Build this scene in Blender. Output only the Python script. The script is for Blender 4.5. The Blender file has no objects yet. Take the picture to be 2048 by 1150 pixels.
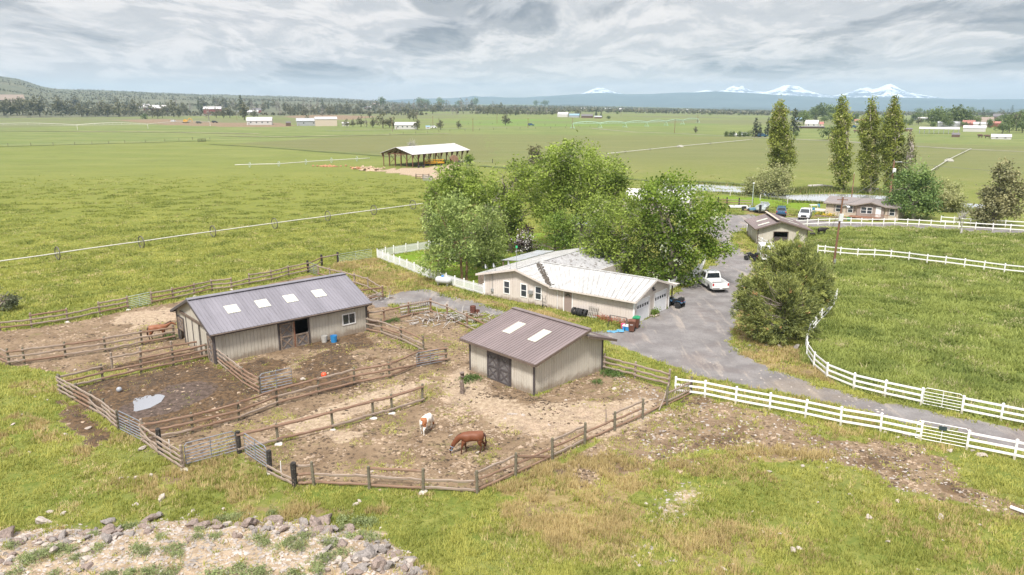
import bpy, math, random
import numpy as np
from mathutils import Vector, Matrix
R = math.radians
rnd = random.Random(7)
nr = np.random.default_rng(11)
scn = bpy.context.scene
col = scn.collection

# ---------------------------------------------------------------- camera
F, CAMH = 1477.0, 21.0
PIT = math.atan(370 / F)
CP, SP = math.cos(PIT), math.sin(PIT)
cd = bpy.data.cameras.new('camera')
cam = bpy.data.objects.new('camera', cd)
col.objects.link(cam)
cd.sensor_width = 36.0
cd.lens = F / 2048 * 36
cd.clip_start, cd.clip_end = 0.5, 60000
cam.location = (0, 0, CAMH)
cam.rotation_euler = (math.pi / 2 - PIT, 0, 0)
scn.camera = cam


def G(x, y, z=0.0):
    dx, d = (x - 1024) / F, (y - 575) / F
    t = (z - CAMH) / (-SP - d * CP)
    return (dx * t, (CP - d * SP) * t)


def AZ(x, y):
    dx, d = (x - 1024) / F, (y - 575) / F
    dy, dz = CP - d * SP, -SP - d * CP
    return math.atan2(dx, dy), dz / math.hypot(dx, dy)


# ---------------------------------------------------------------- noise
def _h(i, j, s):
    n = (i.astype(np.int64) * 374761393 + j.astype(np.int64) * 668265263 + s * 1442695041) & 0xFFFFFFFF
    n = ((n ^ (n >> 13)) * 1274126177) & 0xFFFFFFFF
    return ((n ^ (n >> 16)) & 0xFFFF) / 65535.0


def vn(x, y, s=0):
    x = np.asarray(x, float); y = np.asarray(y, float)
    i, j = np.floor(x), np.floor(y)
    fx, fy = x - i, y - j
    fx = fx * fx * (3 - 2 * fx); fy = fy * fy * (3 - 2 * fy)
    a, b, c, d = _h(i, j, s), _h(i + 1, j, s), _h(i, j + 1, s), _h(i + 1, j + 1, s)
    return a + (b - a) * fx + (c - a) * fy + (a - b - c + d) * fx * fy


def fbm(x, y, o=4, s=0):
    t, a, n = 0, .5, 0
    for k in range(o):
        t = t + a * vn(np.asarray(x) * 2 ** k + 17 * k, np.asarray(y) * 2 ** k - 9 * k, s + k)
        n += a; a *= .5
    return t / n


def ss(a, b, x):
    t = np.clip((x - a) / (b - a), 0, 1)
    return t * t * (3 - 2 * t)


def sdpoly(P, x, y):
    """signed distance to a closed outline, positive inside"""
    P = np.asarray(P, float)
    d2 = np.full(x.shape, 1e18); ins = np.zeros(x.shape, bool)
    for k in range(len(P)):
        a, b = P[k], P[(k + 1) % len(P)]
        ex, ey = b - a
        wx, wy = x - a[0], y - a[1]
        t = np.clip((wx * ex + wy * ey) / (ex * ex + ey * ey + 1e-12), 0, 1)
        d2 = np.minimum(d2, (wx - ex * t) ** 2 + (wy - ey * t) ** 2)
        c = (a[1] > y) != (b[1] > y)
        with np.errstate(divide='ignore', invalid='ignore'):
            xx = ex * (y - a[1]) / (ey if ey else 1e-9) + a[0]
        ins ^= c & (x < xx)
    return np.where(ins, 1, -1) * np.sqrt(d2)


def sdline(P, x, y):
    P = np.asarray(P, float)
    d2 = np.full(x.shape, 1e18)
    for k in range(len(P) - 1):
        a, b = P[k], P[k + 1]
        ex, ey = b - a
        wx, wy = x - a[0], y - a[1]
        t = np.clip((wx * ex + wy * ey) / (ex * ex + ey * ey + 1e-12), 0, 1)
        d2 = np.minimum(d2, (wx - ex * t) ** 2 + (wy - ey * t) ** 2)
    return np.sqrt(d2)


def gp(*pts):
    return [G(*p) for p in pts]


# ---------------------------------------------------------------- terrain height
BERM = gp((-260, 1096), (0, 1078), (120, 1062), (300, 1048), (480, 1046), (650, 1050), (760, 1078), (820, 1105), (860, 1150), (900, 1240), (-300, 1240))
PUD = gp((256, 806), (270, 796), (295, 790), (315, 789), (324, 794), (316, 804), (296, 814), (272, 819), (258, 815))
PADDOCK = gp((1672, 600), (1655, 628), (1630, 656), (1613, 690), (1612, 715), (1628, 736), (1655, 758), (1710, 779), (1845, 811), (1925, 828), (2120, 868), (2300, 700), (2300, 480),
             (2048, 467), (1917, 459), (1766, 453), (1610, 456), (1618, 480), (1640, 520), (1665, 560))


def T(x, y):
    x = np.asarray(x, float); y = np.asarray(y, float)
    r = np.hypot(x, y)
    near = 1 - ss(150, 400, r)
    z = .16 * (fbm(x / 7, y / 7, 3, 3) - .5) * near
    b = sdpoly(BERM, x, y)
    z = z + 1.0 * ss(-.6, 2.6, b + 1.2 * (fbm(x / 1.6, y / 1.6, 3, 5) - .5)) + .35 * (fbm(x / 1.1, y / 1.1, 3, 8) - .5) * ss(-1, 1, b)
    p = sdpoly(PUD, x, y)
    z = z - .06 * ss(-1.6, .5, p)
    w = sdpoly(PADDOCK, x, y)
    z = z + .35 * (fbm(x / 1.9, y / 1.9, 3, 21) - .42) * ss(0, 4, w)
    az = np.arctan2(x, np.maximum(y, 1e-3))
    k = .0085 * ss(R(-2), R(26), az)
    z = z - k * np.maximum(r - 800, 0)
    return z


def Tz(x, y):
    return float(T(np.array([x]), np.array([y]))[0])


def GT(px, py):
    z = 0.0
    for _ in range(8):
        x, y = G(px, py, z)
        z = Tz(x, y)
    return x, y, z


def V3(px, py, dz=0.0):
    x, y, z = GT(px, py)
    return Vector((x, y, z + dz))


# ---------------------------------------------------------------- mesh building
class MB:
    def __init__(s):
        s.v, s.f = [], []

    def quad(s, *p):
        n = len(s.v); s.v += [tuple(q) for q in p]; s.f.append(tuple(range(n, n + len(p)))); return s

    def box(s, x0, x1, y0, y1, z0, z1):
        n = len(s.v)
        s.v += [(x0, y0, z0), (x1, y0, z0), (x1, y1, z0), (x0, y1, z0), (x0, y0, z1), (x1, y0, z1), (x1, y1, z1), (x0, y1, z1)]
        s.f += [tuple(n + i for i in q) for q in ((3, 2, 1, 0), (4, 5, 6, 7), (0, 1, 5, 4), (1, 2, 6, 5), (2, 3, 7, 6), (3, 0, 4, 7))]
        return s

    def beam(s, p, q, w, h, up=(0, 0, 1)):
        p, q = Vector(p), Vector(q); d = (q - p).normalized(); u = Vector(up)
        a = d.cross(u)
        if a.length < 1e-4: a = d.cross(Vector((1, 0, 0)))
        a.normalize(); b = a.cross(d).normalized()
        n = len(s.v)
        for e in (p, q):
            for i, j in ((-1, -1), (1, -1), (1, 1), (-1, 1)):
                s.v.append(tuple(e + a * (i * w / 2) + b * (j * h / 2)))
        s.f += [tuple(n + i for i in k) for k in ((3, 2, 1, 0), (4, 5, 6, 7), (0, 1, 5, 4), (1, 2, 6, 5), (2, 3, 7, 6), (3, 0, 4, 7))]
        return s

    def tube(s, pts, rad, n=8, cap=True):
        pts = [Vector(p) for p in pts]
        if not hasattr(rad, '__len__'): rad = [rad] * len(pts)
        base = len(s.v); ref = Vector((0, 0, 1))
        for i, p in enumerate(pts):
            d = (pts[min(i + 1, len(pts) - 1)] - pts[max(i - 1, 0)]).normalized()
            a = d.cross(ref)
            if a.length < .05: a = d.cross(Vector((1, 0, 0)))
            a.normalize(); b = a.cross(d)
            for k in range(n):
                t = 2 * math.pi * k / n
                s.v.append(tuple(p + (a * math.cos(t) + b * math.sin(t)) * rad[i]))
        for i in range(len(pts) - 1):
            for k in range(n):
                a0, a1 = base + i * n + k, base + i * n + (k + 1) % n
                s.f.append((a0, a1, a1 + n, a0 + n))
        if cap:
            s.f.append(tuple(base + k for k in range(n))[::-1])
            e = base + (len(pts) - 1) * n
            s.f.append(tuple(e + k for k in range(n)))
        return s

    def ring(s, c, axis, R0, r, n=28, m=6):
        c = Vector(c); ax = Vector(axis).normalized()
        a = ax.cross(Vector((0, 0, 1)))
        if a.length < .05: a = Vector((1, 0, 0))
        a.normalize(); b = ax.cross(a); base = len(s.v)
        for i in range(n):
            t = 2 * math.pi * i / n; d = a * math.cos(t) + b * math.sin(t)
            for k in range(m):
                u = 2 * math.pi * k / m
                s.v.append(tuple(c + d * (R0 + r * math.cos(u)) + ax * (r * math.sin(u))))
        for i in range(n):
            for k in range(m):
                s.f.append((base + i * m + k, base + ((i + 1) % n) * m + k, base + ((i + 1) % n) * m + (k + 1) % m, base + i * m + (k + 1) % m))
        return s

    def lathe(s, prof, o=(0, 0, 0), n=16, ax='z'):
        base = len(s.v)
        for (r, h) in prof:
            for k in range(n):
                t = 2 * math.pi * k / n; a, b = r * math.cos(t), r * math.sin(t)
                s.v.append((o[0] + a, o[1] + b, o[2] + h) if ax == 'z' else ((o[0] + h, o[1] + a, o[2] + b) if ax == 'x' else (o[0] + a, o[1] + h, o[2] + b)))
        for i in range(len(prof) - 1):
            for k in range(n):
                a0, a1 = base + i * n + k, base + i * n + (k + 1) % n
                s.f.append((a0, a1, a1 + n, a0 + n))
        s.f.append(tuple(base + k for k in range(n))[::-1])
        e = base + (len(prof) - 1) * n
        s.f.append(tuple(e + k for k in range(n)))
        return s

    def prism(s, P, y0, y1):
        """outline P in (x, z) pushed from y0 to y1"""
        n = len(s.v); m = len(P)
        s.v += [(a, y0, b) for a, b in P] + [(a, y1, b) for a, b in P]
        s.f.append(tuple(range(n, n + m))); s.f.append(tuple(range(n + m, n + 2 * m))[::-1])
        for k in range(m):
            j = (k + 1) % m
            s.f.append((n + k, n + m + k, n + m + j, n + j))
        return s

    def blob(s, c, r, seed=0, flat=0., amp=.35, lv=1):
        import bmesh
        bm = bmesh.new(); bmesh.ops.create_icosphere(bm, subdivisions=lv + 1, radius=1)
        q = random.Random(seed); n = len(s.v)
        ph = [(q.uniform(-3, 3), q.uniform(-3, 3), q.uniform(-3, 3), q.uniform(0, 6)) for _ in range(5)]
        cuts = [(Vector((q.gauss(0, 1), q.gauss(0, 1), q.gauss(0, 1))).normalized(), q.uniform(.55, .9)) for _ in range(7)]
        for v in bm.verts:
            d = v.co.normalized()
            k = 1 + amp * .3 * sum(math.sin(a * d.x + b * d.y + e * d.z + f) for a, b, e, f in ph)
            p = d * k
            for nv, lim in cuts:
                t = p.dot(nv)
                if t > lim: p = p - nv * (t - lim)
            s.v.append((c[0] + p.x * r[0], c[1] + p.y * r[1], c[2] + p.z * r[2]))
        bm.verts.index_update()
        s.f += [tuple(n + v.index for v in f.verts) for f in bm.faces]
        bm.free()
        return s

    def mesh(s, name, mat=None, smooth=False):
        me = bpy.data.meshes.new(name)
        me.from_pydata(s.v, [], s.f)
        if mat is not None: me.materials.append(mat)
        if smooth: me.polygons.foreach_set('use_smooth', [True] * len(me.polygons))
        me.update()
        return me

    def ball(s, r, n=16, m=10):
        s.lathe([(max(.002, r * math.sin(math.pi * i / m)), r - r * math.cos(math.pi * i / m)) for i in range(m + 1)], n=n); return s

    def build(s, name, mat, parent=None, smooth=False):
        return link(name, s.mesh(name, mat, smooth), parent)


def link(name, data, parent=None):
    o = bpy.data.objects.new(name, data)
    col.objects.link(o)
    if parent is not None: o.parent = parent
    return o


def thing(name, label, cat, loc=(0, 0, 0), rz=0.0, group=None):
    o = link(name, None)
    o.location = loc; o.rotation_euler = (0, 0, rz); o.empty_display_size = .3
    return tag(o, label, cat, group)


def tag(o, label=None, cat=None, group=None, kind=None):
    if label: o['label'] = label
    if cat: o['category'] = cat
    if group: o['group'] = group
    if kind: o['kind'] = kind
    return o


def copy_tree(o, parent=None):
    c = o.copy(); col.objects.link(c); c.parent = parent
    for ch in o.children: copy_tree(ch, c)
    return c


def rawmesh(name, verts, faces_flat, nper, mat, attrs=None, smooth=False):
    """fast mesh from numpy; every face has nper corners"""
    me = bpy.data.meshes.new(name)
    nv, nf = len(verts), len(faces_flat) // nper
    me.vertices.add(nv); me.vertices.foreach_set('co', np.asarray(verts, np.float32).ravel())
    me.loops.add(nf * nper); me.loops.foreach_set('vertex_index', np.asarray(faces_flat, np.int32))
    me.polygons.add(nf)
    me.polygons.foreach_set('loop_start', np.arange(0, nf * nper, nper, dtype=np.int32))
    me.polygons.foreach_set('loop_total', np.full(nf, nper, np.int32))
    if smooth: me.polygons.foreach_set('use_smooth', np.ones(nf, bool))
    me.update(calc_edges=True)
    for k, a in (attrs or {}).items():
        at = me.attributes.new(k, 'FLOAT', 'POINT'); at.data.foreach_set('value', np.asarray(a, np.float32))
    if mat is not None: me.materials.append(mat)
    return me


# ---------------------------------------------------------------- materials
class NT:
    def __init__(s, name):
        s.m = bpy.data.materials.new(name); s.m.use_nodes = True
        s.t = s.m.node_tree; s.n = s.t.nodes; s.l = s.t.links
        s.b = s.n['Principled BSDF']

    def _in(s, sock, v):
        if v is None: return
        if isinstance(v, bpy.types.NodeSocket): s.l.new(v, sock)
        elif isinstance(v, tuple) and len(v) == 3 and sock.type == 'RGBA': sock.default_value = (*v, 1)
        else: sock.default_value = v

    def coord(s, k='Object'):
        return s.n.new('ShaderNodeTexCoord').outputs[k]

    def scale(s, v, sc):
        m = s.n.new('ShaderNodeMapping'); s._in(m.inputs['Vector'], v); m.inputs['Scale'].default_value = sc
        return m.outputs[0]

    def noise(s, v, sc, det=4, rough=.55, dist=0., out='Fac'):
        n = s.n.new('ShaderNodeTexNoise'); s._in(n.inputs['Vector'], v)
        n.inputs['Scale'].default_value = sc; n.inputs['Detail'].default_value = det
        n.inputs['Roughness'].default_value = rough; n.inputs['Distortion'].default_value = dist
        return n.outputs[out]

    def vor(s, v, sc, out='Distance'):
        n = s.n.new('ShaderNodeTexVoronoi'); s._in(n.inputs['Vector'], v); n.inputs['Scale'].default_value = sc
        return n.outputs[out]

    def step(s, v, a, b, lo=0., hi=1.):
        n = s.n.new('ShaderNodeMapRange'); n.interpolation_type = 'SMOOTHSTEP'
        s._in(n.inputs['Value'], v); n.inputs['From Min'].default_value = a; n.inputs['From Max'].default_value = b
        n.inputs['To Min'].default_value = lo; n.inputs['To Max'].default_value = hi
        return n.outputs[0]

    def math(s, op, a, b=None, c=None):
        n = s.n.new('ShaderNodeMath'); n.operation = op
        for i, v in enumerate((a, b, c)): s._in(n.inputs[i], v)
        return n.outputs[0]

    def mix(s, f, a, b, mode='MIX'):
        n = s.n.new('ShaderNodeMix'); n.data_type = 'RGBA'; n.blend_type = mode
        s._in(n.inputs[0], f); s._in(n.inputs[6], a); s._in(n.inputs[7], b)
        return n.outputs[2]

    def attr(s, name):
        n = s.n.new('ShaderNodeAttribute'); n.attribute_name = name
        return n.outputs['Fac']

    def bump(s, h, st=.5, d=.05):
        n = s.n.new('ShaderNodeBump'); s._in(n.inputs['Height'], h)
        n.inputs['Strength'].default_value = st; n.inputs['Distance'].default_value = d
        s.l.new(n.outputs[0], s.b.inputs['Normal'])

    def set(s, **k):
        for a, v in k.items(): s._in(s.b.inputs[a.replace('_', ' ')], v)
        return s


_M = {}


def M(name, c=None, rough=.65, var=.18, sc=2.5, metal=0., bump=0., bsc=30., c2=None, streak=None, spec=None):
    """plain weathered material: base colour, slow blotches and fine grain"""
    if name in _M: return _M[name]
    t = NT(name); co = t.coord()
    if streak: co = t.scale(co, streak)
    n1 = t.noise(co, sc, 5, .6); n2 = t.noise(co, sc * 9, 3, .6)
    f = t.math('ADD', t.math('MULTIPLY', n1, .65), t.math('MULTIPLY', n2, .35))
    f = t.step(f, .32, .68)
    d = tuple(max(0, x * (1 - var * 1.4)) for x in c); h = tuple(min(1, x * (1 + var)) for x in c)
    b = t.mix(f, d, h)
    if c2 is not None:
        b = t.mix(t.step(t.noise(co, sc * 1.7, 6, .65), .52, .66), b, c2)
    t.set(Base_Color=b, Roughness=rough, Metallic=metal)
    if spec is not None: t.set(Specular_IOR_Level=spec)
    if bump: t.bump(t.noise(co, bsc, 4), bump, .02)
    _M[name] = t.m
    return t.m
# ---------------------------------------------------------------- render settings, sky and sun
scn.view_settings.view_transform = 'Standard'
scn.view_settings.look = 'None'
scn.view_settings.exposure = 1.36
scn.view_settings.gamma = 1.0
scn.cycles.use_denoising = True
scn.cycles.max_bounces = 8
scn.cycles.volume_bounces = 1
SUN_EL, SUN_AZ = R(56), R(196)          # azimuth from +Y clockwise

w = bpy.data.worlds.new('World'); scn.world = w; w.use_nodes = True
wt = NT.__new__(NT); wt.t = w.node_tree; wt.n = wt.t.nodes; wt.l = wt.t.links
bg = wt.n['Background']; bg.inputs['Strength'].default_value = 0.1
sky = wt.n.new('ShaderNodeTexSky'); sky.sky_type = 'NISHITA'; sky.sun_disc = False
sky.sun_elevation = SUN_EL; sky.sun_rotation = SUN_AZ; sky.air_density = 1.0; sky.dust_density = 2.0
vec = wt.coord('Generated')
sep = wt.n.new('ShaderNodeSeparateXYZ'); wt.l.new(vec, sep.inputs[0])
z = wt.math('MAXIMUM', sep.outputs[2], 0.0)
wz = wt.math('ADD', z, 0.14)
cmb = wt.n.new('ShaderNodeCombineXYZ')
wt.l.new(wt.math('DIVIDE', sep.outputs[0], wz), cmb.inputs[0])
wt.l.new(wt.math('DIVIDE', sep.outputs[1], wz), cmb.inputs[1])
cv = wt.scale(cmb.outputs[0], (1, .58, 1))
of = wt.n.new('ShaderNodeVectorMath'); of.operation = 'ADD'; wt.l.new(cv, of.inputs[0]); of.inputs[1].default_value = (.03, .11, 0)
big = wt.noise(cv, .75, 3, .5, .3)
mid = wt.noise(cv, 1.9, 10, .60, .5)
mid2 = wt.noise(of.outputs[0], 1.9, 10, .60, .5)
fin = wt.noise(cv, 6.5, 8, .65, .4)
hi = wt.step(z, .015, .10)              # heavier cloud bases higher up
thr = wt.math('ADD', wt.math('ADD', wt.math('MULTIPLY', big, .55), wt.math('MULTIPLY', mid, .45)), wt.math('MULTIPLY', hi, .05))
dark = wt.step(thr, .53, .585)
rim = wt.step(wt.math('SUBTRACT', mid, mid2), -.07, .08)
lite = wt.math('ADD', wt.math('MULTIPLY', rim, .75), wt.math('MULTIPLY', wt.step(fin, .3, .7), .25))
c1 = wt.mix(lite, (2.35, 2.32, 2.38), (3.75, 3.52, 3.4))
c2 = wt.mix(lite, (.92, .98, 1.13), (1.95, 1.92, 1.97))
cc = wt.mix(dark, c1, c2)
cc = wt.mix(wt.math('MULTIPLY', wt.step(z, .05, .0), .7), cc, (3.7, 3.35, 3.1))
up = wt.math('ADD', wt.math('MULTIPLY', wt.step(z, .16, .9), 1.35), 1.0)
cs = wt.n.new('ShaderNodeVectorMath'); cs.operation = 'SCALE'
wt.l.new(cc, cs.inputs[0]); wt.l.new(up, cs.inputs['Scale'])
wt.l.new(wt.mix(.95, sky.outputs[0], cs.outputs[0]), bg.inputs['Color'])

ld = bpy.data.lights.new('sun', 'SUN'); ld.energy = 2.4; ld.angle = R(9); ld.color = (1, .95, .88)
so = link('sun', ld)
dv = Vector((math.sin(SUN_AZ) * math.cos(SUN_EL), math.cos(SUN_AZ) * math.cos(SUN_EL), math.sin(SUN_EL)))
so.rotation_euler = dv.to_track_quat('Z', 'Y').to_euler()

# ---------------------------------------------------------------- ground zones
DRIVE = gp((2300, 965), (2048, 900), (1940, 874), (1800, 841), (1640, 801), (1480, 768), (1390, 750), (1300, 717), (1222, 690), (1190, 668), (1120, 652), (1010, 632), (930, 624), (860, 612),
           (800, 610), (745, 618), (742, 602), (790, 588), (850, 577), (905, 592), (1000, 617), (1090, 640), (1190, 662), (1245, 660), (1290, 636), (1330, 612), (1340, 592),
           (1370, 577), (1395, 560), (1400, 548), (1430, 525), (1440, 500), (1425, 470), (1400, 445), (1440, 430), (1478, 428), (1545, 432), (1600, 436), (1660, 442), (1800, 447), (1880, 452), (2048, 461), (2300, 480),
           (2300, 492), (2048, 472), (1900, 463), (1750, 457), (1600, 453), (1515, 452), (1485, 458), (1462, 478), (1478, 498), (1500, 508), (1512, 530), (1508, 560), (1482, 610), (1466, 660), (1470, 690),
           (1500, 720), (1560, 746), (1640, 771), (1760, 800), (1900, 830), (2048, 855), (2300, 912))
PEN_A = gp((-200, 715), (0, 664), (62, 657), (200, 632), (340, 604), (540, 566), (618, 549), (640, 552), (705, 572), (760, 600), (800, 620), (735, 668), (433, 735), (412, 715), (280, 740), (150, 745), (80, 738), (0, 728), (-200, 790))
PEN_B = gp((122, 786), (205, 762), (413, 716), (432, 722), (525, 785), (470, 842), (290, 880), (240, 858))
PEN_C = gp((425, 722), (735, 662), (850, 702), (892, 724), (640, 790), (522, 790))
PEN_D = gp((280, 880), (470, 828), (520, 785), (700, 745), (892, 712), (935, 740), (860, 800), (680, 852), (480, 905), (372, 932), (320, 905))
PEN_E = gp((480, 905), (666, 858), (845, 804), (892, 725), (850, 702), (740, 662), (740, 628), (865, 622), (940, 655), (1010, 690), (1068, 790), (1205, 738), (1270, 757), (1340, 785), (1332, 810), (1230, 860), (1105, 917), (956, 983), (846, 980), (740, 974), (592, 968), (545, 942))
STRIP = gp((1290, 845), (1345, 815), (1400, 795), (1540, 822), (1640, 850), (1660, 880), (1740, 885), (1830, 890), (1870, 915), (1940, 975), (2040, 1020), (1950, 1010), (1840, 985), (1740, 955), (1640, 928), (1560, 912), (1440, 908), (1340, 930), (1240, 955), (1150, 960), (1130, 940), (1200, 890))
DRYF = gp((1010, 985), (1120, 930), (1240, 930), (1340, 915), (1450, 890), (1560, 900), (1640, 915), (1560, 925), (1420, 930), (1330, 950), (1300, 1000), (1290, 1060), (1250, 1110), (1150, 1120), (1080, 1090), (1020, 1060), (1000, 1020))
DRYB = gp((650, 545), (690, 525), (752, 517), (830, 548), (900, 578), (960, 596), (1090, 626), (1150, 640), (1110, 645), (1000, 617), (905, 592), (850, 577), (800, 588), (745, 600), (700, 566))
BARE = gp((115, 800), (150, 808), (185, 835), (225, 862), (235, 880), (190, 895), (150, 870), (128, 830))
LAWN = gp((757, 514), (842, 496), (960, 480), (1060, 465), (1120, 470), (1130, 520), (985, 560), (962, 580), (900, 565), (820, 535))
YARDH = gp((716, 336), (770, 338), (826, 336), (905, 330), (935, 331), (890, 344), (905, 352), (880, 362), (850, 356), (790, 347), (745, 343))
FARM = gp((225, 240), (330, 238), (440, 245), (560, 246), (600, 252), (560, 254), (440, 253), (330, 250))
FARM2 = gp((560, 232), (660, 229), (760, 233), (700, 240), (600, 240))
EMER = gp((1410, 400), (1490, 410), (1560, 418), (1640, 425), (1640, 400), (1500, 392), (1420, 388))
FLDN = gp((-900, 300), (0, 291), (250, 286), (420, 281), (560, 296), (700, 308), (830, 318), (1000, 335), (1300, 380), (1300, 480), (840, 500), (680, 530), (0, 665), (-900, 840))
FLDR = gp((960, 268), (1400, 272), (1900, 288), (2400, 300), (2400, 385), (2048, 400), (1830, 385), (1560, 372), (1400, 362), (1000, 330))
BRIT = gp((870, 244), (1060, 238), (1400, 246), (1460, 250), (1300, 252), (1100, 252), (950, 250))
OLIVE = gp((440, 289), (700, 272), (960, 268), (1000, 330), (830, 316), (700, 306))


def growth(a, step, end, g=1.045):
    o = []; x = a
    while abs(x) < abs(end):
        step *= g; x += math.copysign(step, end - a); o.append(x)
    return o


xs = np.array(sorted(growth(-50, .2, -13000)) + list(np.arange(-50, 50.01, .2)) + growth(50, .2, 13000))
ys = np.array([-400., -200, -100, -50, -20, -5, 4, 10, 14, 17, 19.5, 21.5, 23, 24, 25, 25.8, 26.4] + list(np.arange(26.8, 98, .2)) + growth(98, .2, 13000))
gx, gy = np.meshgrid(xs, ys)
X, Y = gx.ravel(), gy.ravel()
Zt = T(X, Y)
RR = np.hypot(X, Y)
wob = (fbm(X / 2.2, Y / 2.2, 4, 31) - .5)
wob2 = (fbm(X / .7, Y / .7, 3, 41) - .5)


def zone(P, width=1., amp=2.0):
    d = sdpoly(P, X, Y)
    k = np.maximum(1, RR / 70)
    return ss(-width * .5, width * .5, d + (wob * amp + wob2 * .8) * np.minimum(k, 2.5))


nearm = RR < 400
mk = {}
mk['gravel'] = zone(DRIVE, 1.0, 1.2)
pen = np.maximum.reduce([zone(p, .8, .8) for p in (PEN_A, PEN_B, PEN_C, PEN_D, PEN_E)])
strip = zone(STRIP, 1.6, 3.2)
bare = zone(BARE, .8, 1.2)
mk['dirt'] = np.maximum.reduce([pen, strip * .95, bare, zone(YARDH, 3, 2), zone(FARM, 20, 4), zone(FARM2, 25, 4) * .8])
mudC = sdpoly(PUD, X, Y)
mk['mud'] = np.maximum.reduce([zone(PEN_B, 2.5, 1.4) * .8, ss(-3.2, -.6, mudC + wob * 1.5), zone(PEN_C, 3, 3) * (.3 + .7 * ss(.5, .62, fbm(X / 3, Y / 3, 3, 77))) * .8,
                               zone(gp((160, 735), (400, 700), (415, 715), (280, 742), (150, 748)), 2, 1) * .75, bare * .7, strip * ss(.52, .62, fbm(X / 2.5, Y / 2.5, 3, 78)) * .55,
                               zone(gp((980, 770), (1060, 790), (1150, 800), (1120, 825), (1020, 830), (950, 790)), 2, 2) * .5])
mk['wet'] = ss(-.9, .1, sdpoly(gp((250, 815), (300, 795), (340, 772), (395, 766), (430, 775), (405, 793), (350, 818), (280, 832)), X, Y) + wob * 1.6)
mk['sand'] = np.maximum.reduce([zone(BERM, 1.5, 2) * .95, zone(gp((930, 735), (1040, 800), (1200, 800), (1300, 800), (1290, 840), (1150, 880), (1090, 870), (1010, 850), (930, 830), (880, 780)), 5, 4) * .85,
                                zone(gp((560, 850), (700, 800), (850, 755), (880, 765), (820, 790), (690, 840), (600, 868)), 1.5, 2) * .9, zone(gp((220, 640), (330, 608), (345, 612), (345, 640), (260, 660)), 3, 3) * .8,
                                zone(YARDH, 3, 2) * .8, zone(gp((1300, 1010), (1380, 960), (1420, 990), (1330, 1060), (1270, 1110)), 2, 3) * .6, zone(gp((640, 850), (720, 868), (680, 890)), 1, 1) * .8])
mk['dry'] = np.maximum.reduce([zone(DRYF, 2.5, 5) * .9, zone(DRYB, 1.5, 2) * .9, zone(gp((1470, 600), (1560, 690), (1640, 720), (1670, 770), (1500, 722), (1465, 690)), 1, 1) * .7,
                               zone(gp((1480, 412), (1560, 425), (1640, 432), (1640, 440), (1545, 431), (1478, 427)), 2, 3) * .8, zone(gp((1465, 480), (1510, 490), (1535, 510), (1505, 515), (1475, 500)), 2, 2) * .9,
                               zone(gp((1465, 685), (1520, 690), (1620, 690), (1600, 740), (1520, 735)), 1, 1)])
straw = ss(.53, .66, fbm(X / 4.5, Y / 3.5, 4, 123)) * (1 - ss(48, 62, Y)) * ss(26, 28, Y)
straw = straw * (1 - np.clip(mk['dirt'] * 1.5, 0, 1)) * (1 - mk['sand'])
mk['dry'] = np.maximum(mk['dry'], straw * np.where(X < 12, .5, .28))
mk['weed'] = zone(PADDOCK, 1.0, 1.0)
mk['lawn'] = np.maximum(zone(LAWN, 1, 1), zone(EMER, 4, 4) * .6)
mk['far'] = ss(170, 330, RR)
mk['near'] = zone(FLDN, 5, 2)
mk['tone'] = zone(BRIT, 40, 10) - zone(OLIVE, 12, 4) * .6 - zone(FLDR, 14, 4) * .45
mk['scrub'] = ss(620, 900, RR) * ss(.45, .6, fbm(X / 260, Y / 160, 4, 91) + .12 * ss(900, 2500, RR))

# ---------------------------------------------------------------- ground material
t = NT('ground_material')
co = t.coord()
n_l = t.noise(co, .06, 5, .6)
n_m = t.noise(co, .45, 6, .65)
n_s = t.noise(co, 2.6, 5, .7)
n_t = t.noise(co, 9., 4, .7)
n_st = t.noise(t.scale(co, (.012, .06, 1)), 1., 5, .55)
A = {k: t.attr(k) for k in mk}


def edge(k, amp=.5, n=None):
    v = t.math('ADD', A[k], t.math('MULTIPLY', t.math('SUBTRACT', n if n is not None else n_s, .5), amp))
    return t.step(v, .36, .64)


g0 = t.mix(t.step(n_m, .34, .66), (.130, .160, .026), (.215, .222, .054))
g0 = t.mix(t.step(n_s, .4, .72), g0, (.085, .125, .018))
g0 = t.mix(t.math('MULTIPLY', t.step(n_l, .45, .7), .55), g0, (.225, .215, .075))
g0 = t.mix(t.math('MULTIPLY', t.step(n_t, .55, .75), .35), g0, (.25, .24, .085))
clump = t.step(t.noise(t.scale(co, (.5, 1.5, 1)), .55, 7, .72), .56, .64)
n_c = t.noise(t.scale(co, (.9, 1.3, 1)), 1.1, 8, .75)
g_near = t.mix(t.step(n_c, .42, .62), (.185, .205, .026), (.115, .148, .024))
g_near = t.mix(t.math('MULTIPLY', t.step(n_m, .5, .7), .6), g_near, (.175, .178, .052))
g_near = t.mix(t.math('MULTIPLY', t.step(n_l, .42, .66), .5), g_near, (.205, .215, .036))
g_near = t.mix(t.math('MULTIPLY', clump, .7), g_near, (.058, .082, .018))
n_f2 = t.noise(t.scale(co, (.05, .16, 1)), 1., 7, .7)
g_far = t.mix(t.step(n_st, .35, .68), (.130, .168, .046), (.185, .205, .07))
g_far = t.mix(t.math('MULTIPLY', t.step(n_f2, .47, .66), .75), g_far, (.085, .115, .034))
g_far = t.mix(t.step(A['tone'], 0, 1), g_far, (.125, .20, .035))
g_far = t.mix(t.step(A['tone'], 0, -.7), g_far, t.mix(n_st, (.115, .130, .044), (.165, .16, .066)))
gr = t.mix(A['far'], g0, g_far)
gr = t.mix(A['near'], gr, t.mix(t.math('MULTIPLY', A['far'], .6), t.mix(.12, g_near, (.15, .14, .06)), g_far))
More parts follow.
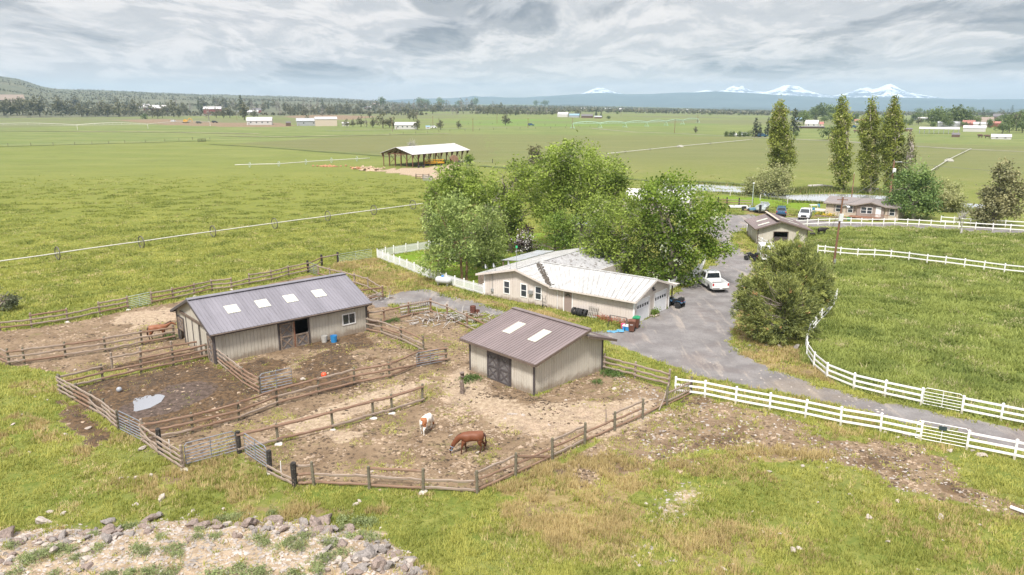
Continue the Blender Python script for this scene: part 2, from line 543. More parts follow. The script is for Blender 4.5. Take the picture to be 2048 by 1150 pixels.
gr = t.mix(t.math('MULTIPLY', A['scrub'], .75), gr, t.mix(n_st, (.10, .115, .055), (.17, .165, .085)))
lw = t.mix(n_m, (.11, .19, .012), (.17, .25, .02))
gr = t.mix(edge('lawn', .3), gr, lw)
wd = t.mix(t.step(n_m, .36, .62), (.095, .135, .028), (.175, .205, .055))
wd = t.mix(t.step(n_s, .55, .75), wd, (.22, .225, .09))
gr = t.mix(edge('weed', .3), gr, wd)
dg = t.mix(t.step(n_s, .35, .65), (.22, .165, .070), (.31, .24, .115))
dg = t.mix(t.step(n_m, .48, .62), dg, (.18, .125, .075))
dg = t.mix(t.math('MULTIPLY', t.step(n_t, .5, .65), .5), dg, (.14, .15, .03))
gr = t.mix(edge('dry', 1.5, t.math('ADD', t.math('MULTIPLY', n_m, .6), t.math('MULTIPLY', n_s, .4))), gr, dg)
vo = t.vor(t.scale(co, (1, 1, 1)), 3.2)
dt = t.mix(t.step(n_m, .35, .65), (.170, .117, .072), (.262, .19, .122))
dt = t.mix(t.step(n_s, .5, .68), dt, (.085, .058, .038))
dt = t.mix(t.math('MULTIPLY', t.step(n_t, .54, .68), .7), dt, (.30, .225, .155))
dt = t.mix(t.math('MULTIPLY', t.step(t.noise(co, .8, 5, .7), .55, .68), .55), dt, (.13, .13, .04))
mud = t.mix(t.step(n_s, .38, .62), (.062, .039, .022), (.155, .099, .054))
mud = t.mix(t.math('MULTIPLY', t.step(n_t, .55, .66), .5), mud, (.16, .11, .065))
dt = t.mix(edge('mud', .7), dt, mud)
sd_ = t.mix(t.step(n_s, .35, .65), (.285, .215, .145), (.455, .36, .26))
sd_ = t.mix(t.math('MULTIPLY', t.step(n_t, .52, .66), .6), sd_, (.19, .135, .095))
gr = t.mix(edge('dirt', .55), gr, dt)
gr = t.mix(edge('sand', 1.2, t.math('ADD', t.math('MULTIPLY', n_m, .5), t.math('MULTIPLY', n_s, .5))), gr, sd_)
wetc = t.mix(t.step(n_s, .35, .65), (.055, .038, .028), (.135, .098, .080))
gr = t.mix(edge('wet', .3), gr, wetc)
tr = t.noise(t.scale(co, (1.1, .16, 1)), .8, 6, .6)
gv = t.mix(t.step(n_m, .3, .7), (.160, .150, .150), (.25, .238, .235))
gv = t.mix(t.math('MULTIPLY', t.step(tr, .52, .64), .75), gv, (.345, .305, .27))
gv = t.mix(t.math('MULTIPLY', t.step(n_t, .52, .66), .6), gv, (.11, .098, .104))
gv = t.mix(t.math('MULTIPLY', t.step(t.noise(co, .22, 4, .6), .5, .66), .5), gv, (.15, .125, .12))
gv = t.mix(t.math('MULTIPLY', t.step(n_l, .56, .66), .35), gv, (.25, .19, .125))
gr = t.mix(edge('gravel', .6), gr, gv)
rg = t.mix(edge('wet', .3), (.9, .9, .9), (.6, .6, .6))
t.set(Base_Color=gr, Roughness=rg, Specular_IOR_Level=.25)
hb = t.math('ADD', t.math('MULTIPLY', n_s, .6), t.math('MULTIPLY', n_t, .4))
t.bump(hb, .8, .22)
GM = t.m

cls = np.zeros(len(X), int)
cls[(pen > .5)] = 1
cls[mk['gravel'] > .5] = 2
nx, ny = len(xs), len(ys)
ii, jj = np.meshgrid(np.arange(nx - 1), np.arange(ny - 1))
q = np.stack([jj * nx + ii, jj * nx + ii + 1, (jj + 1) * nx + ii + 1, (jj + 1) * nx + ii], -1).reshape(-1, 4)
fc = cls[q[:, 0]]
V = np.stack([X, Y, Zt], 1)
for ci, nm in ((0, 'ground'), (1, 'corral_ground'), (2, 'driveway')):
    f = q[fc == ci]
    u, inv = np.unique(f.ravel(), return_inverse=True)
    me = rawmesh(nm, V[u], inv, 4, GM, {k: a[u] for k, a in mk.items()}, smooth=True)
    tag(link(nm, me), kind='structure')


def mask_at(k, x, y):
    i = np.clip(np.searchsorted(xs, x), 0, nx - 1); j = np.clip(np.searchsorted(ys, y), 0, ny - 1)
    return mk[k].reshape(ny, nx)[j, i]


# ---------------------------------------------------------------- water
wm = NT('water'); cw = wm.coord()
wm.set(Base_Color=(.78, .79, .80), Roughness=.05, Metallic=.62)
wm.bump(wm.noise(wm.scale(cw, (1, 1.6, 1)), 1.2, 4), .02, .02)


pm_ = NT('puddle_water'); pm_.set(Base_Color=(.40, .415, .45), Roughness=.06, Metallic=.5, Specular_IOR_Level=.8)


def water(name, P, z, mat=None):
    m = MB(); n = len(P)
    m.quad(*[(p[0], p[1], z) for p in P])
    if sum((P[i][0] * P[(i + 1) % n][1] - P[(i + 1) % n][0] * P[i][1]) for i in range(n)) < 0: m.f = [m.f[0][::-1]]
    return tag(m.build(name, mat or wm.m), kind='structure')


def smoothP(P, it=3):
    for _ in range(it):
        o = []
        for k in range(len(P)):
            a, b = P[k], P[(k + 1) % len(P)]
            o += [(a[0] * .75 + b[0] * .25, a[1] * .75 + b[1] * .25), (a[0] * .25 + b[0] * .75, a[1] * .25 + b[1] * .75)]
        P = o
    return P


POND = smoothP(gp((1330, 372), (1395, 369), (1450, 371), (1500, 376), (1560, 388), (1580, 391), (1640, 388), (1700, 389), (1770, 392), (1830, 396), (1900, 406), (1950, 408), (1985, 412), (1960, 424), (1880, 418), (1840, 408), (1760, 404), (1650, 404), (1590, 401), (1560, 397), (1500, 387), (1440, 384), (1390, 382), (1320, 380)), 2)
water('pond', POND, .07)
puddle_z = float(np.median(T(np.array([p[0] for p in PUD]), np.array([p[1] for p in PUD]))))
water('puddle', gp((246, 806), (262, 793), (290, 786), (318, 785), (330, 791), (322, 803), (300, 815), (272, 822), (252, 818)), puddle_z + .004, pm_.m)

# ---------------------------------------------------------------- hills, mountains
def prof(pts):
    a = [AZ(*p) for p in pts]
    return np.array([k[0] for k in a]), np.array([k[1] for k in a])


def polar(name, az, r, zf, mat, attrs=None):
    a, rr = np.meshgrid(az, r)
    x, y = rr * np.sin(a), rr * np.cos(a)
    z = zf(a, rr, x, y)
    n, m = len(az), len(r)
    i, j = np.meshgrid(np.arange(n - 1), np.arange(m - 1))
    f = np.stack([j * n + i, (j + 1) * n + i, (j + 1) * n + i + 1, j * n + i + 1], -1).reshape(-1, 4)[:, ::-1]
    me = rawmesh(name, np.stack([x.ravel(), y.ravel(), z.ravel()], 1), f.ravel(), 4, mat, None, True)
    return tag(link(name, me), kind='structure')


ht = NT('hill_scrub'); hc = ht.coord()
hn = ht.noise(ht.scale(hc, (.006, .006, .02)), 1, 7, .7); hn2 = ht.noise(ht.scale(hc, (.05, .05, .05)), 1, 4, .7)
hcx = ht.mix(ht.step(hn, .38, .62), (.13, .145, .075), (.195, .185, .105))
hcx = ht.mix(ht.step(hn2, .5, .6), hcx, (.055, .065, .035))
hcx = ht.mix(ht.math('MULTIPLY', ht.step(hn, .6, .7), .5), hcx, (.24, .205, .14))
hcx = ht.mix(.45, hcx, (.05, .055, .035))
ht.set(Base_Color=hcx, Roughness=.95)
HPA, HPS = prof([(-400, 150), (-200, 138), (-60, 146), (0, 156), (35, 161), (60, 168), (85, 176), (110, 180), (150, 182), (200, 182.5), (300, 187), (400, 190), (500, 191.5), (600, 194), (700, 198), (760, 201.5), (810, 206), (860, 212)])


def hz(a, r, x, y):
    s = np.interp(a, HPA, HPS)
    z = (s * 4600 + 21) * ss(900, 4600, r) ** .9
    z = z + (fbm(x / 420, y / 420, 5, 51) - .5) * 26 * ss(1500, 3500, r) * np.clip(s * 60, 0, 1.2)
    return np.where(r < 1250, -30, z - 3)


polar('hills', np.linspace(R(-46), R(-6), 260), np.concatenate([[1200], np.linspace(1260, 6000, 90)]), hz, ht.m)

mt = NT('mountain_forest'); mc = mt.coord()
mn = mt.noise(mt.scale(mc, (.0011, .0011, .004)), 1, 7, .65)
mt.set(Base_Color=mt.mix(mt.step(mn, .35, .65), (.036, .056, .062), (.066, .092, .094)), Roughness=.95)  # forest tones lightened and blued: part of the distance haze is painted in
FPA, FPS = prof([(640, 206), (700, 203), (780, 200), (850, 197), (900, 196.5), (935, 194), (948, 191.5), (960, 193.5), (985, 193), (1010, 195), (1050, 195), (1075, 193), (1100, 192), (1130, 190), (1170, 187.5), (1200, 185.5), (1230, 187), (1260, 188.5), (1300, 188), (1350, 185.5), (1400, 184.5), (1430, 182.5), (1470, 184.5), (1520, 187),
                 (1560, 190), (1620, 193), (1660, 195.5), (1720, 195), (1800, 195), (1860, 196.5), (1900, 198), (1960, 198.5), (2048, 198), (2300, 200)])


def mz(a, r, x, y):
    s = np.interp(a, FPA, FPS)
    z = -110 + (s * 10800 + 21 + 110) * ss(6800, 10800, r) ** 1.15
    return z + (fbm(x / 700, y / 700, 5, 61) - .5) * 50 * ss(7200, 8500, r) * (1 - ss(9500, 10700, r))


polar('mountains', np.linspace(R(-16), R(46), 420), np.linspace(6700, 11400, 70), mz, mt.m)
QPA, QPS = prof([(980, 214), (1040, 207), (1090, 202), (1140, 200.5), (1180, 203), (1260, 209), (1330, 213), (1400, 211.5), (1450, 208.5), (1510, 209), (1560, 212), (1620, 215), (1760, 221), (1900, 218), (1980, 214), (2048, 211.5), (2300, 208)])
polar('foothills', np.linspace(R(-2), R(46), 260), np.linspace(4700, 6900, 30), lambda a, r, x, y: -70 + (np.interp(a, QPA, QPS) * 6200 + 21 + 70) * np.sin(np.clip((r - 4700) / 3000, 0, 1) * math.pi / 2) * (1 - .8 * ss(6200, 6900, r)) + (fbm(x / 300, y / 300, 4, 71) - .5) * 10, mt.m)

sn = NT('snow_peak'); sc_ = sn.coord()
geo = sn.n.new('ShaderNodeNewGeometry')
rn = sn.noise(sn.scale(sc_, (.0042, .0042, .011)), 1, 9, .72, .9)
zz = sn.n.new('ShaderNodeSeparateXYZ'); sn.l.new(geo.outputs['Position'], zz.inputs[0])
low = sn.step(zz.outputs[2], 265, 95)
rk = sn.step(sn.math('ADD', rn, sn.math('MULTIPLY', low, .10)), .53, .60)
sn.set(Base_Color=sn.mix(rk, (.66, .71, .79), (.13, .16, .21)), Roughness=.8)  # snow dulled to blue, haze over the peaks put into the colour
SPA, SPS = prof([(1080, 196), (1110, 193.5), (1150, 191), (1168, 186), (1180, 180.5), (1192, 176), (1199, 174.5), (1207, 176), (1220, 181), (1232, 185), (1250, 188), (1300, 189), (1380, 185.5), (1396, 183), (1412, 180), (1425, 182), (1437, 183), (1450, 178.5), (1460, 174), (1467, 171.5), (1472, 173.5), (1478, 174.5), (1484, 171), (1490, 175), (1498, 179.5), (1512, 182.5), (1530, 184),
                 (1545, 180), (1558, 175), (1568, 171), (1575, 170), (1585, 171.5), (1598, 172.5), (1608, 178.5), (1625, 184), (1645, 188), (1665, 191), (1688, 187.5), (1704, 183), (1718, 177.5), (1728, 175.5), (1737, 175), (1744, 178.5), (1754, 176.5), (1765, 172.5), (1775, 168.5), (1781, 167.5), (1789, 171), (1800, 176.5), (1815, 183), (1838, 188.5), (1868, 193), (1890, 197), (2048, 199)])


def sz(a, r, x, y):
    s = np.interp(a, SPA, SPS); d = np.abs(r - 11900)
    z = 20 + (s * 11900 + 1) * np.clip(1 - d / 1000, 0, 1) ** .85
    rid = 1 - np.abs(2 * fbm(x / 130, y / 130, 5, 81) - 1)
    return z + (rid - .75) * 46 * ss(30, 330, d) * np.clip(s * 60, 0, 1)


polar('snow_peaks', np.linspace(R(2), R(36), 700), np.linspace(11000, 12500, 61), sz, sn.m)

# ---------------------------------------------------------------- air
hm = bpy.data.materials.new('haze'); hm.use_nodes = True
for nn in list(hm.node_tree.nodes):
    if nn.type == 'BSDF_PRINCIPLED': hm.node_tree.nodes.remove(nn)
pv = hm.node_tree.nodes.new('ShaderNodeVolumePrincipled')
pv.inputs['Color'].default_value = (.55, .76, 1.0, 1)
pv.inputs['Density'].default_value = 9e-5
pv.inputs['Anisotropy'].default_value = .2
hm.node_tree.links.new(pv.outputs[0], [n for n in hm.node_tree.nodes if n.type == 'OUTPUT_MATERIAL'][0].inputs['Volume'])
zmin = float(Zt.min()) - 1
hz_box = MB().box(-13100, 13100, -450, 13100, min(zmin, -131), 315)
tag(hz_box.build('haze', hm), kind='stuff')

def ribbon(name, px, w_, mat, dz=.12):
    P = [Vector((*G(*p), 0)) for p in px]; Q = []
    for a, b in zip(P[:-1], P[1:]): Q += [a.lerp(b, i / 12) for i in range(12)]
    Q.append(P[-1]); m = MB()
    for i, p in enumerate(Q):
        d = (Q[min(i + 1, len(Q) - 1)] - Q[max(i - 1, 0)]).normalized(); n = Vector((-d.y, d.x, 0)) * w_ * .5 * rnd.uniform(.55, 1.35)
        for e in (p + n, p - n): m.v.append((e.x, e.y, Tz(e.x, e.y) + dz))
    for i in range(len(Q) - 1): m.f.append((2 * i, 2 * i + 1, 2 * i + 3, 2 * i + 2))
    return tag(m.build(name, mat), kind='structure')


M('lane_gravel', (.215, .21, .15), .95, .2, .05); M('rank_grass', (.085, .11, .025), .95, .3, .2); M('pale_grass', (.20, .20, .095), .95, .3, .1)
ribbon('field_road', [(1180, 256.5), (1270, 264.5), (1350, 267), (1460, 272.5), (1560, 277), (1700, 284), (1900, 297), (2100, 306)], 6, M('lane_gravel'), .1)
ribbon('field_road', [(650, 262), (780, 259.5), (900, 257.5), (1040, 254.5), (1180, 256.5)], 5, M('lane_gravel'), .1)
ribbon('ditch_bank', [(420, 289), (480, 292), (560, 297), (640, 303.5), (720, 309), (790, 314)], 2.6, M('rank_grass'))
ribbon('ditch_bank', [(-200, 301), (0, 293.5), (160, 289), (290, 285.5), (420, 281.5)], 3.0, M('rank_grass'))
ribbon('ditch_bank', [(960, 332), (1120, 345), (1300, 362), (1420, 364), (1500, 370)], 3.0, M('rank_grass'))
ribbon('field_margin', [(440, 272), (560, 274), (760, 270), (900, 267)], 9, M('pale_grass'), .2)
ribbon('field_margin', [(0, 262), (300, 264), (520, 268)], 10, M('pale_grass'), .2)
# ---------------------------------------------------------------- building kit
M('beige_siding', (.50, .465, .40), .7, .08, 1.2, streak=(1, 1, .35))
M('cream_siding', (.62, .56, .515), .7, .06, 1.0, streak=(1, 1, .35))
M('white_trim', (.80, .80, .80), .5, .05)
M('dark_trim', (.085, .075, .078), .55, .15)
M('brown_trim', (.14, .105, .085), .6, .2)
M('grey_roof', (.195, .187, .215), .42, .13, 1.0, streak=(1.1, .10, .10), spec=.5)
M('brown_roof', (.19, .152, .152), .42, .13, 1.0, streak=(1.1, .10, .10), spec=.5)
M('white_roof', (.43, .43, .425), .5, .2, 1.0, c2=(.33, .32, .31), streak=(2.4, .5, .5))
M('stained_roof', (.36, .36, .365), .55, .14, .9, c2=(.13, .115, .105))
M('grey_steel_roof', (.36, .38, .40), .45, .12, .8, c2=(.27, .26, .25))
M('skylight_panel', (.56, .555, .48), .4, .1, 3)
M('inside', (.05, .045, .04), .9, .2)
M('barn_door', (.135, .125, .125), .8, .3, 3, c2=(.22, .2, .19))
M('old_wood', (.22, .165, .125), .85, .3, 4, c2=(.30, .26, .225), streak=(1, 1, 1))
M('red_wood', (.23, .105, .06), .8, .3, 4, c2=(.27, .20, .16))
M('window_glass', (.035, .045, .055), .08, .1, spec=.8)
M('door_taupe', (.30, .235, .21), .6, .06)
M('garage_white', (.74, .75, .78), .5, .03)
M('taupe_wall', (.30, .25, .225), .75, .07)
M('shingle', (.215, .19, .185), .9, .2, 9)
M('tan_wall', (.52, .44, .36), .75, .06)
M('galvanised', (.46, .48, .50), .35, .12, metal=.6)
M('debris', (.10, .085, .07), .95, .5, 20)
M('stake_white', (.8, .8, .8), .5, .03)


def wall(mb, p0, p1, zb, top, opens=(), pw=.3, gap=.022, dep=.03, thick=.05):
    """upright planks from p0 to p1, outer face on the right hand side; top = list of (t, z) along the wall"""
    p0, p1 = Vector((p0[0], p0[1])), Vector((p1[0], p1[1]))
    L = (p1 - p0).length; d = (p1 - p0) / L; nrm = Vector((d.y, -d.x))
    tt = [a for a, _ in top]; tz = [b for _, b in top]
    zt = lambda s: float(np.interp(s, tt, tz))
    cuts = {0., L}
    for k in range(1, int(round(L / pw))): cuts.add(k * L / round(L / pw))
    for o in opens:
        for e in (o[0], o[1]):
            cuts = {c for c in cuts if abs(c - e) > .06 or c in (0., L)}; cuts.add(e)
    for a in tt:
        if 0 < a < L:
            cuts = {c for c in cuts if abs(c - a) > .06}; cuts.add(a)
    cuts = sorted(cuts)

    def pt(s, z, off):
        q = p0 + d * s + nrm * off
        return (q.x, q.y, z)
    for a, b in zip(cuts[:-1], cuts[1:]):
        m = (a + b) / 2
        sp = [(zb, None)]
        os_ = sorted([o for o in opens if o[0] - 1e-6 <= m <= o[1] + 1e-6], key=lambda o: o[2])
        lo = zb; segs = []
        for o in os_:
            if o[2] > lo + .01: segs.append((lo, lo, o[2], o[2]))
            lo = o[3]
        segs.append((lo, lo, zt(a), zt(b)))
        g = gap / 2
        for (z0a, z0b, z1a, z1b) in segs:
            s0, s1 = a + g, b - g
            i = len(mb.v)
            mb.v += [pt(s0, z0a, 0), pt(s1, z0b, 0), pt(s1, z1b, 0), pt(s0, z1a, 0), pt(s0, z0a, -dep), pt(s1, z0b, -dep), pt(s1, z1b, -dep), pt(s0, z1a, -dep)]
            mb.f += [(i, i + 1, i + 2, i + 3), (i, i + 3, i + 7, i + 4), (i + 1, i + 5, i + 6, i + 2)]
            i = len(mb.v)
            mb.v += [pt(a, z0a, -dep), pt(b, z0b, -dep), pt(b, z1b, -dep), pt(a, z1a, -dep), pt(a, z0a, -dep - thick), pt(b, z0b, -dep - thick), pt(b, z1b, -dep - thick), pt(a, z1a, -dep - thick)]
            mb.f += [(i, i + 1, i + 2, i + 3), (i + 7, i + 6, i + 5, i + 4), (i + 3, i + 2, i + 6, i + 7), (i, i + 4, i + 5, i + 1)]
    return mb


def roofplane(mb, a, b, c, d, th=.06, rib=.3, rh=.035, rw=.05):
    """a, b along the eave, d, c along the ridge above them"""
    a, b, c, d = map(Vector, (a, b, c, d))
    n = (b - a).cross(d - a).normalized()
    if n.z < 0: n = -n
    lo = [p - n * th for p in (a, b, c, d)]
    i = len(mb.v)
    mb.v += [tuple(p) for p in (a, b, c, d)] + [tuple(p) for p in lo]
    mb.f += [(i, i + 1, i + 2, i + 3), (i + 7, i + 6, i + 5, i + 4), (i, i + 4, i + 5, i + 1), (i + 1, i + 5, i + 6, i + 2), (i + 2, i + 6, i + 7, i + 3), (i + 3, i + 7, i + 4, i)]
    if rib:
        L = (b - a).length; k = max(2, int(round(L / rib))); u = (b - a).normalized()
        for m in range(k + 1):
            f = m / k
            p, q = a.lerp(b, f), d.lerp(c, f)
            w2 = u * rw / 2
            i = len(mb.v)
            P = [p - w2, p + w2, q + w2, q - w2]
            T_ = [p - w2 * .5 + n * rh, p + w2 * .5 + n * rh, q + w2 * .5 + n * rh, q - w2 * .5 + n * rh]
            mb.v += [tuple(x) for x in P + T_]
            mb.f += [(i + 4, i + 5, i + 6, i + 7), (i, i + 4, i + 7, i + 3), (i + 1, i + 2, i + 6, i + 5), (i, i + 1, i + 5, i + 4)]
    return mb


def on_plane(a, b, c, d, u, v, off):
    a, b, c, d = map(Vector, (a, b, c, d))
    n = (b - a).cross(d - a).normalized()
    if n.z < 0: n = -n
    return a.lerp(b, u).lerp(d.lerp(c, u), v) + n * off


def frame(mb, o, ux, x0, x1, z0, z1, w, t0, t1, bottom=True):
    """flat frame round an opening on a wall with origin o and unit direction ux; t0..t1 is how far it stands out"""
    ux = Vector((ux[0], ux[1], 0)); n = Vector((ux.y, -ux.x, 0)); o = Vector((o[0], o[1], 0))

    def bx(a, b, c, d):
        i = len(mb.v)
        for tt_ in (t0, t1):
            for s, z_ in ((a, c), (b, c), (b, d), (a, d)):
                mb.v.append(tuple(o + ux * s + n * tt_ + Vector((0, 0, z_))))
        mb.f += [tuple(i + k for k in q_) for q_ in ((3, 2, 1, 0), (4, 5, 6, 7), (0, 1, 5, 4), (1, 2, 6, 5), (2, 3, 7, 6), (3, 0, 4, 7))]
    bx(x0 - w, x0, z0 - (w if bottom else 0), z1 + w); bx(x1, x1 + w, z0 - (w if bottom else 0), z1 + w)
    bx(x0, x1, z1, z1 + w)
    if bottom: bx(x0, x1, z0 - w, z0)
    return bx


def panel(mb, o, ux, x0, x1, z0, z1, t0, t1):
    ux = Vector((ux[0], ux[1], 0)); n = Vector((ux.y, -ux.x, 0)); o = Vector((o[0], o[1], 0)); i = len(mb.v)
    for tt_ in (t0, t1):
        for s, z_ in ((x0, z0), (x1, z0), (x1, z1), (x0, z1)):
            mb.v.append(tuple(o + ux * s + n * tt_ + Vector((0, 0, z_))))
    mb.f += [tuple(i + k for k in q_) for q_ in ((3, 2, 1, 0), (4, 5, 6, 7), (0, 1, 5, 4), (1, 2, 6, 5), (2, 3, 7, 6), (3, 0, 4, 7))]
    return mb


def P3(o, ux, s, z_, off=0.):
    n = (ux[1], -ux[0])
    return (o[0] + ux[0] * s + n[0] * off, o[1] + ux[1] * s + n[1] * off, z_)


def window(parent, o, ux, x0, x1, z0, z1, fw=.07, mull='v', mat='white_trim'):
    m = MB(); frame(m, o, ux, x0, x1, z0, z1, fw, .003, .05)
    f = m.build('window', M(mat), parent)
    g = MB(); panel(g, o, ux, x0, x1, z0, z1, .004, .012)
    if mull == 'v': panel(m, o, ux, (x0 + x1) / 2 - .025, (x0 + x1) / 2 + .025, z0, z1, .014, .045)
    if mull == 'h': panel(m, o, ux, x0, x1, (z0 + z1) / 2 - .025, (z0 + z1) / 2 + .025, .014, .045)
    f.data = m.mesh('window', M(mat))
    g.build('pane', M('window_glass'), f)
    return f


def xdoor(parent, o, ux, x0, x1, z0, z1, t=.05, halves=True, name='door', mat='barn_door', brace='dark_trim'):
    m = MB(); panel(m, o, ux, x0, x1, z0, z1, .005, t)
    d = m.build(name, M(mat), parent)
    b = MB(); w_ = .13
    zs = [z0, (z0 + z1) / 2, z1] if halves else [z0, z1]
    for a, c in zip(zs[:-1], zs[1:]):
        n = (ux[1], -ux[0], 0)
        for k, (s0, s1) in enumerate(((x0 + .1, x1 - .1), (x1 - .1, x0 + .1))):
            b.beam(P3(o, ux, s0, a + .12, t + .012 + k * .006), P3(o, ux, s1, c - .12, t + .012 + k * .006), .03, .11, up=n if False else (0, 0, 1))
    for s in (x0 + w_ / 2, x1 - w_ / 2): b.beam(P3(o, ux, s, z0, t + .03), P3(o, ux, s, z1, t + .03), w_, .05, up=(ux[1], -ux[0], 0))
    for z_ in zs:
        zc = min(max(z_, z0 + w_ / 2), z1 - w_ / 2)
        b.beam(P3(o, ux, x0 + w_, zc, t + .032), P3(o, ux, x1 - w_, zc, t + .032), .05, w_)
    b.build('brace', M(brace), d)
    return d


def corner(mb, x, y, z0, z1, w_=.13, out=.03):
    mb.box(x - w_ / 2, x + w_ / 2, y - w_ / 2, y + w_ / 2, z0, z1)


def splash(name, z0=.05, z1=.75, c=(.20, .145, .10)):
    """mud splashed up the foot of the siding"""
    nt = _M[name].node_tree; t = NT.__new__(NT); t.m = _M[name]; t.t = nt; t.n = nt.nodes; t.l = nt.links; t.b = nt.nodes['Principled BSDF']
    src = t.b.inputs['Base Color'].links[0].from_socket; co = t.coord()
    s = t.n.new('ShaderNodeSeparateXYZ'); t.l.new(co, s.inputs[0])
    k = t.math('ADD', s.outputs[2], t.math('MULTIPLY', t.math('SUBTRACT', t.noise(co, 1.6, 6, .7), .5), 1.3))
    dr = t.math('MULTIPLY', t.step(t.noise(t.scale(co, (2.2, 2.2, .12)), 1.0, 5, .7), .52, .72), .35)
    b = t.mix(dr, src, tuple(x * 1.35 for x in c))
    t.l.new(t.mix(t.math('MULTIPLY', t.step(k, z1, z0), .75), b, c), t.b.inputs['Base Color'])


splash('beige_siding'); splash('cream_siding', .0, .5)
UX, UY = (1, 0), (0, 1)
# ---------------------------------------------------------------- horse barn
BL, BD, BE, BR = 14.2, 9.1, 2.72, 4.72
zb = -.35
O = (-24.42, 57.65)
barn = thing('horse_barn', 'long beige horse barn with grey metal roof and four square skylights', 'barn', (*O, Tz(*O)), R(41.4))
gz = BE + .12
m = MB()
wall(m, (0, 0), (BL, 0), zb, [(0, gz), (BL, gz)], [(5.55, 6.75, -.1, 2.35), (6.8, 8.3, -.1, 2.35)])
wall(m, (BL, 0), (BL, BD), zb, [(0, gz), (BD / 2, BR - .06), (BD, gz)])
wall(m, (BL, BD), (0, BD), zb, [(0, gz), (BL, gz)])
wall(m, (0, BD), (0, 0), zb, [(0, gz), (BD / 2, BR - .06), (BD, gz)], [(.35, 1.75, -.1, 2.25), (BD - 1.45, BD - .25, -.1, 2.25)])
m.build('wall', M('beige_siding'), barn)
ex, ey = .4, .42
def gable_planes(L, D, E_, Rz, ex, ey, yr=None):
    yr = D / 2 if yr is None else yr
    s1 = (Rz - E_) / (yr + ey)
    A_ = [(-ex, -ey, E_), (L + ex, -ey, E_), (L + ex, yr, Rz), (-ex, yr, Rz)]
    B_ = [(L + ex, D + ey, E_), (-ex, D + ey, E_), (-ex, yr, Rz), (L + ex, yr, Rz)]
    return A_, B_
A_, B_ = gable_planes(BL, BD, BE, BR, ex, ey)
m = MB(); roofplane(m, *A_, rib=.305); roofplane(m, *B_, rib=.305)
m.beam((-ex, BD / 2 - .16, BR + .0), (BL + ex, BD / 2 - .16, BR + .0), .36, .05); m.beam((-ex, BD / 2 + .16, BR - .005), (BL + ex, BD / 2 + .16, BR - .005), .36, .05)
roof = m.build('roof', M('grey_roof'), barn)
for u in (.195, .375, .548, .735):
    s = MB(); P = [on_plane(*A_, u - .037, v, .045) for v in (.43, .64)] + [on_plane(*A_, u + .037, v, .045) for v in (.64, .43)]
    s.quad(*[P[i] for i in (0, 3, 2, 1)]); Q = [p - Vector((0, 0, .03)) for p in P]
    for i in range(4): s.quad(P[i], P[(i + 1) % 4], Q[(i + 1) % 4], Q[i])
    for k in range(1, 5):
        f0 = .0148 * k
        s.beam(on_plane(*A_, u - .037 + f0, .43, .06), on_plane(*A_, u - .037 + f0, .64, .06), .04, .025)
    s.build('skylight', M('skylight_panel'), roof)
m = MB()
for P in (A_, B_):
    m.beam(Vector(P[0]) - Vector((0, 0, .14)), Vector(P[1]) - Vector((0, 0, .14)), .04, .16)
for xx in (-ex - .022, BL + ex + .022):
    m.beam((xx, -ey, BE - .12), (xx, BD / 2, BR - .12), .04, .2); m.beam((xx, BD + ey, BE - .12), (xx, BD / 2, BR - .12), .04, .2)
m.build('fascia', M('dark_trim'), barn)
m = MB(); m.tube([(-ex, -ey - .1, BE - .06), (BL + ex, -ey - .1, BE - .08)], .06, 8); m.tube([(BL + .06, -ey - .1, BE - .1), (BL + .06, -.08, BE - .45), (BL + .06, -.08, zb)], .05, 6)
m.build('gutter', M('brown_trim'), barn)
for x_, y_ in ((0, 0), (BL, 0), (0, BD), (BL, BD)):
    m = MB(); corner(m, x_, y_, zb, BE + .05); m.build('corner_trim', M('dark_trim'), barn)
# long wall doors: left pair closed, right leaf a half door with the dark stall above
m = MB(); frame(m, (0, 0), UX, 5.55, 8.3, -.1, 2.35, .09, .002, .07, False); m.build('door_frame', M('dark_trim'), barn)
xdoor(barn, (0, 0), UX, 5.6, 6.85, -.1, 2.33, brace='old_wood')
xdoor(barn, (0, 0), UX, 7.0, 8.25, -.1, 1.12, halves=False, brace='old_wood')
m = MB(); m.box(6.86, 6.98, -.12, .02, -.2, 2.35); m.build('door_post', M('red_wood'), barn)
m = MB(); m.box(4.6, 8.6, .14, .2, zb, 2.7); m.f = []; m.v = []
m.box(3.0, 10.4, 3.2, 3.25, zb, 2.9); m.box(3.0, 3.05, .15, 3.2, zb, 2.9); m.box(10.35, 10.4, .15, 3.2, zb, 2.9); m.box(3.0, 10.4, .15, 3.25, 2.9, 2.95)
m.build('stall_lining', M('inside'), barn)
wn = window(barn, (0, 0), UX, 11.75, 12.95, 1.05, 1.95, .09)
# gable end: sliding door on a track
oL, uL = (0, BD), (0, -1)
m = MB(); panel(m, oL, uL, 2.75, 6.0, -.1, 2.75, .05, .09)
sd = m.build('sliding_door', M('beige_siding'), barn)
for s in (2.75, 4.35, 5.95):
    m = MB(); panel(m, oL, uL, s - .07, s + .07, -.1, 2.75, .092, .125); m.build('door_stile', M('dark_trim'), sd)
m = MB(); panel(m, oL, uL, 1.3, 7.2, 2.78, 2.98, .04, .16); m.build('door_track', M('brown_trim'), barn)
m = MB(); panel(m, oL, uL, 8.0, 8.9, -.1, 2.2, .01, .05); m.f = []; m.v = []
xdoor(barn, oL, uL, BD - 1.4, BD - .3, -.1, 2.2, brace='old_wood')
xdoor(barn, oL, uL, .4, 1.7, 1.1, 2.2, halves=False, brace='old_wood')
m = MB(); frame(m, oL, uL, .35, 1.75, -.1, 2.25, .09, .002, .07, False); m.build('door_frame', M('dark_trim'), barn)
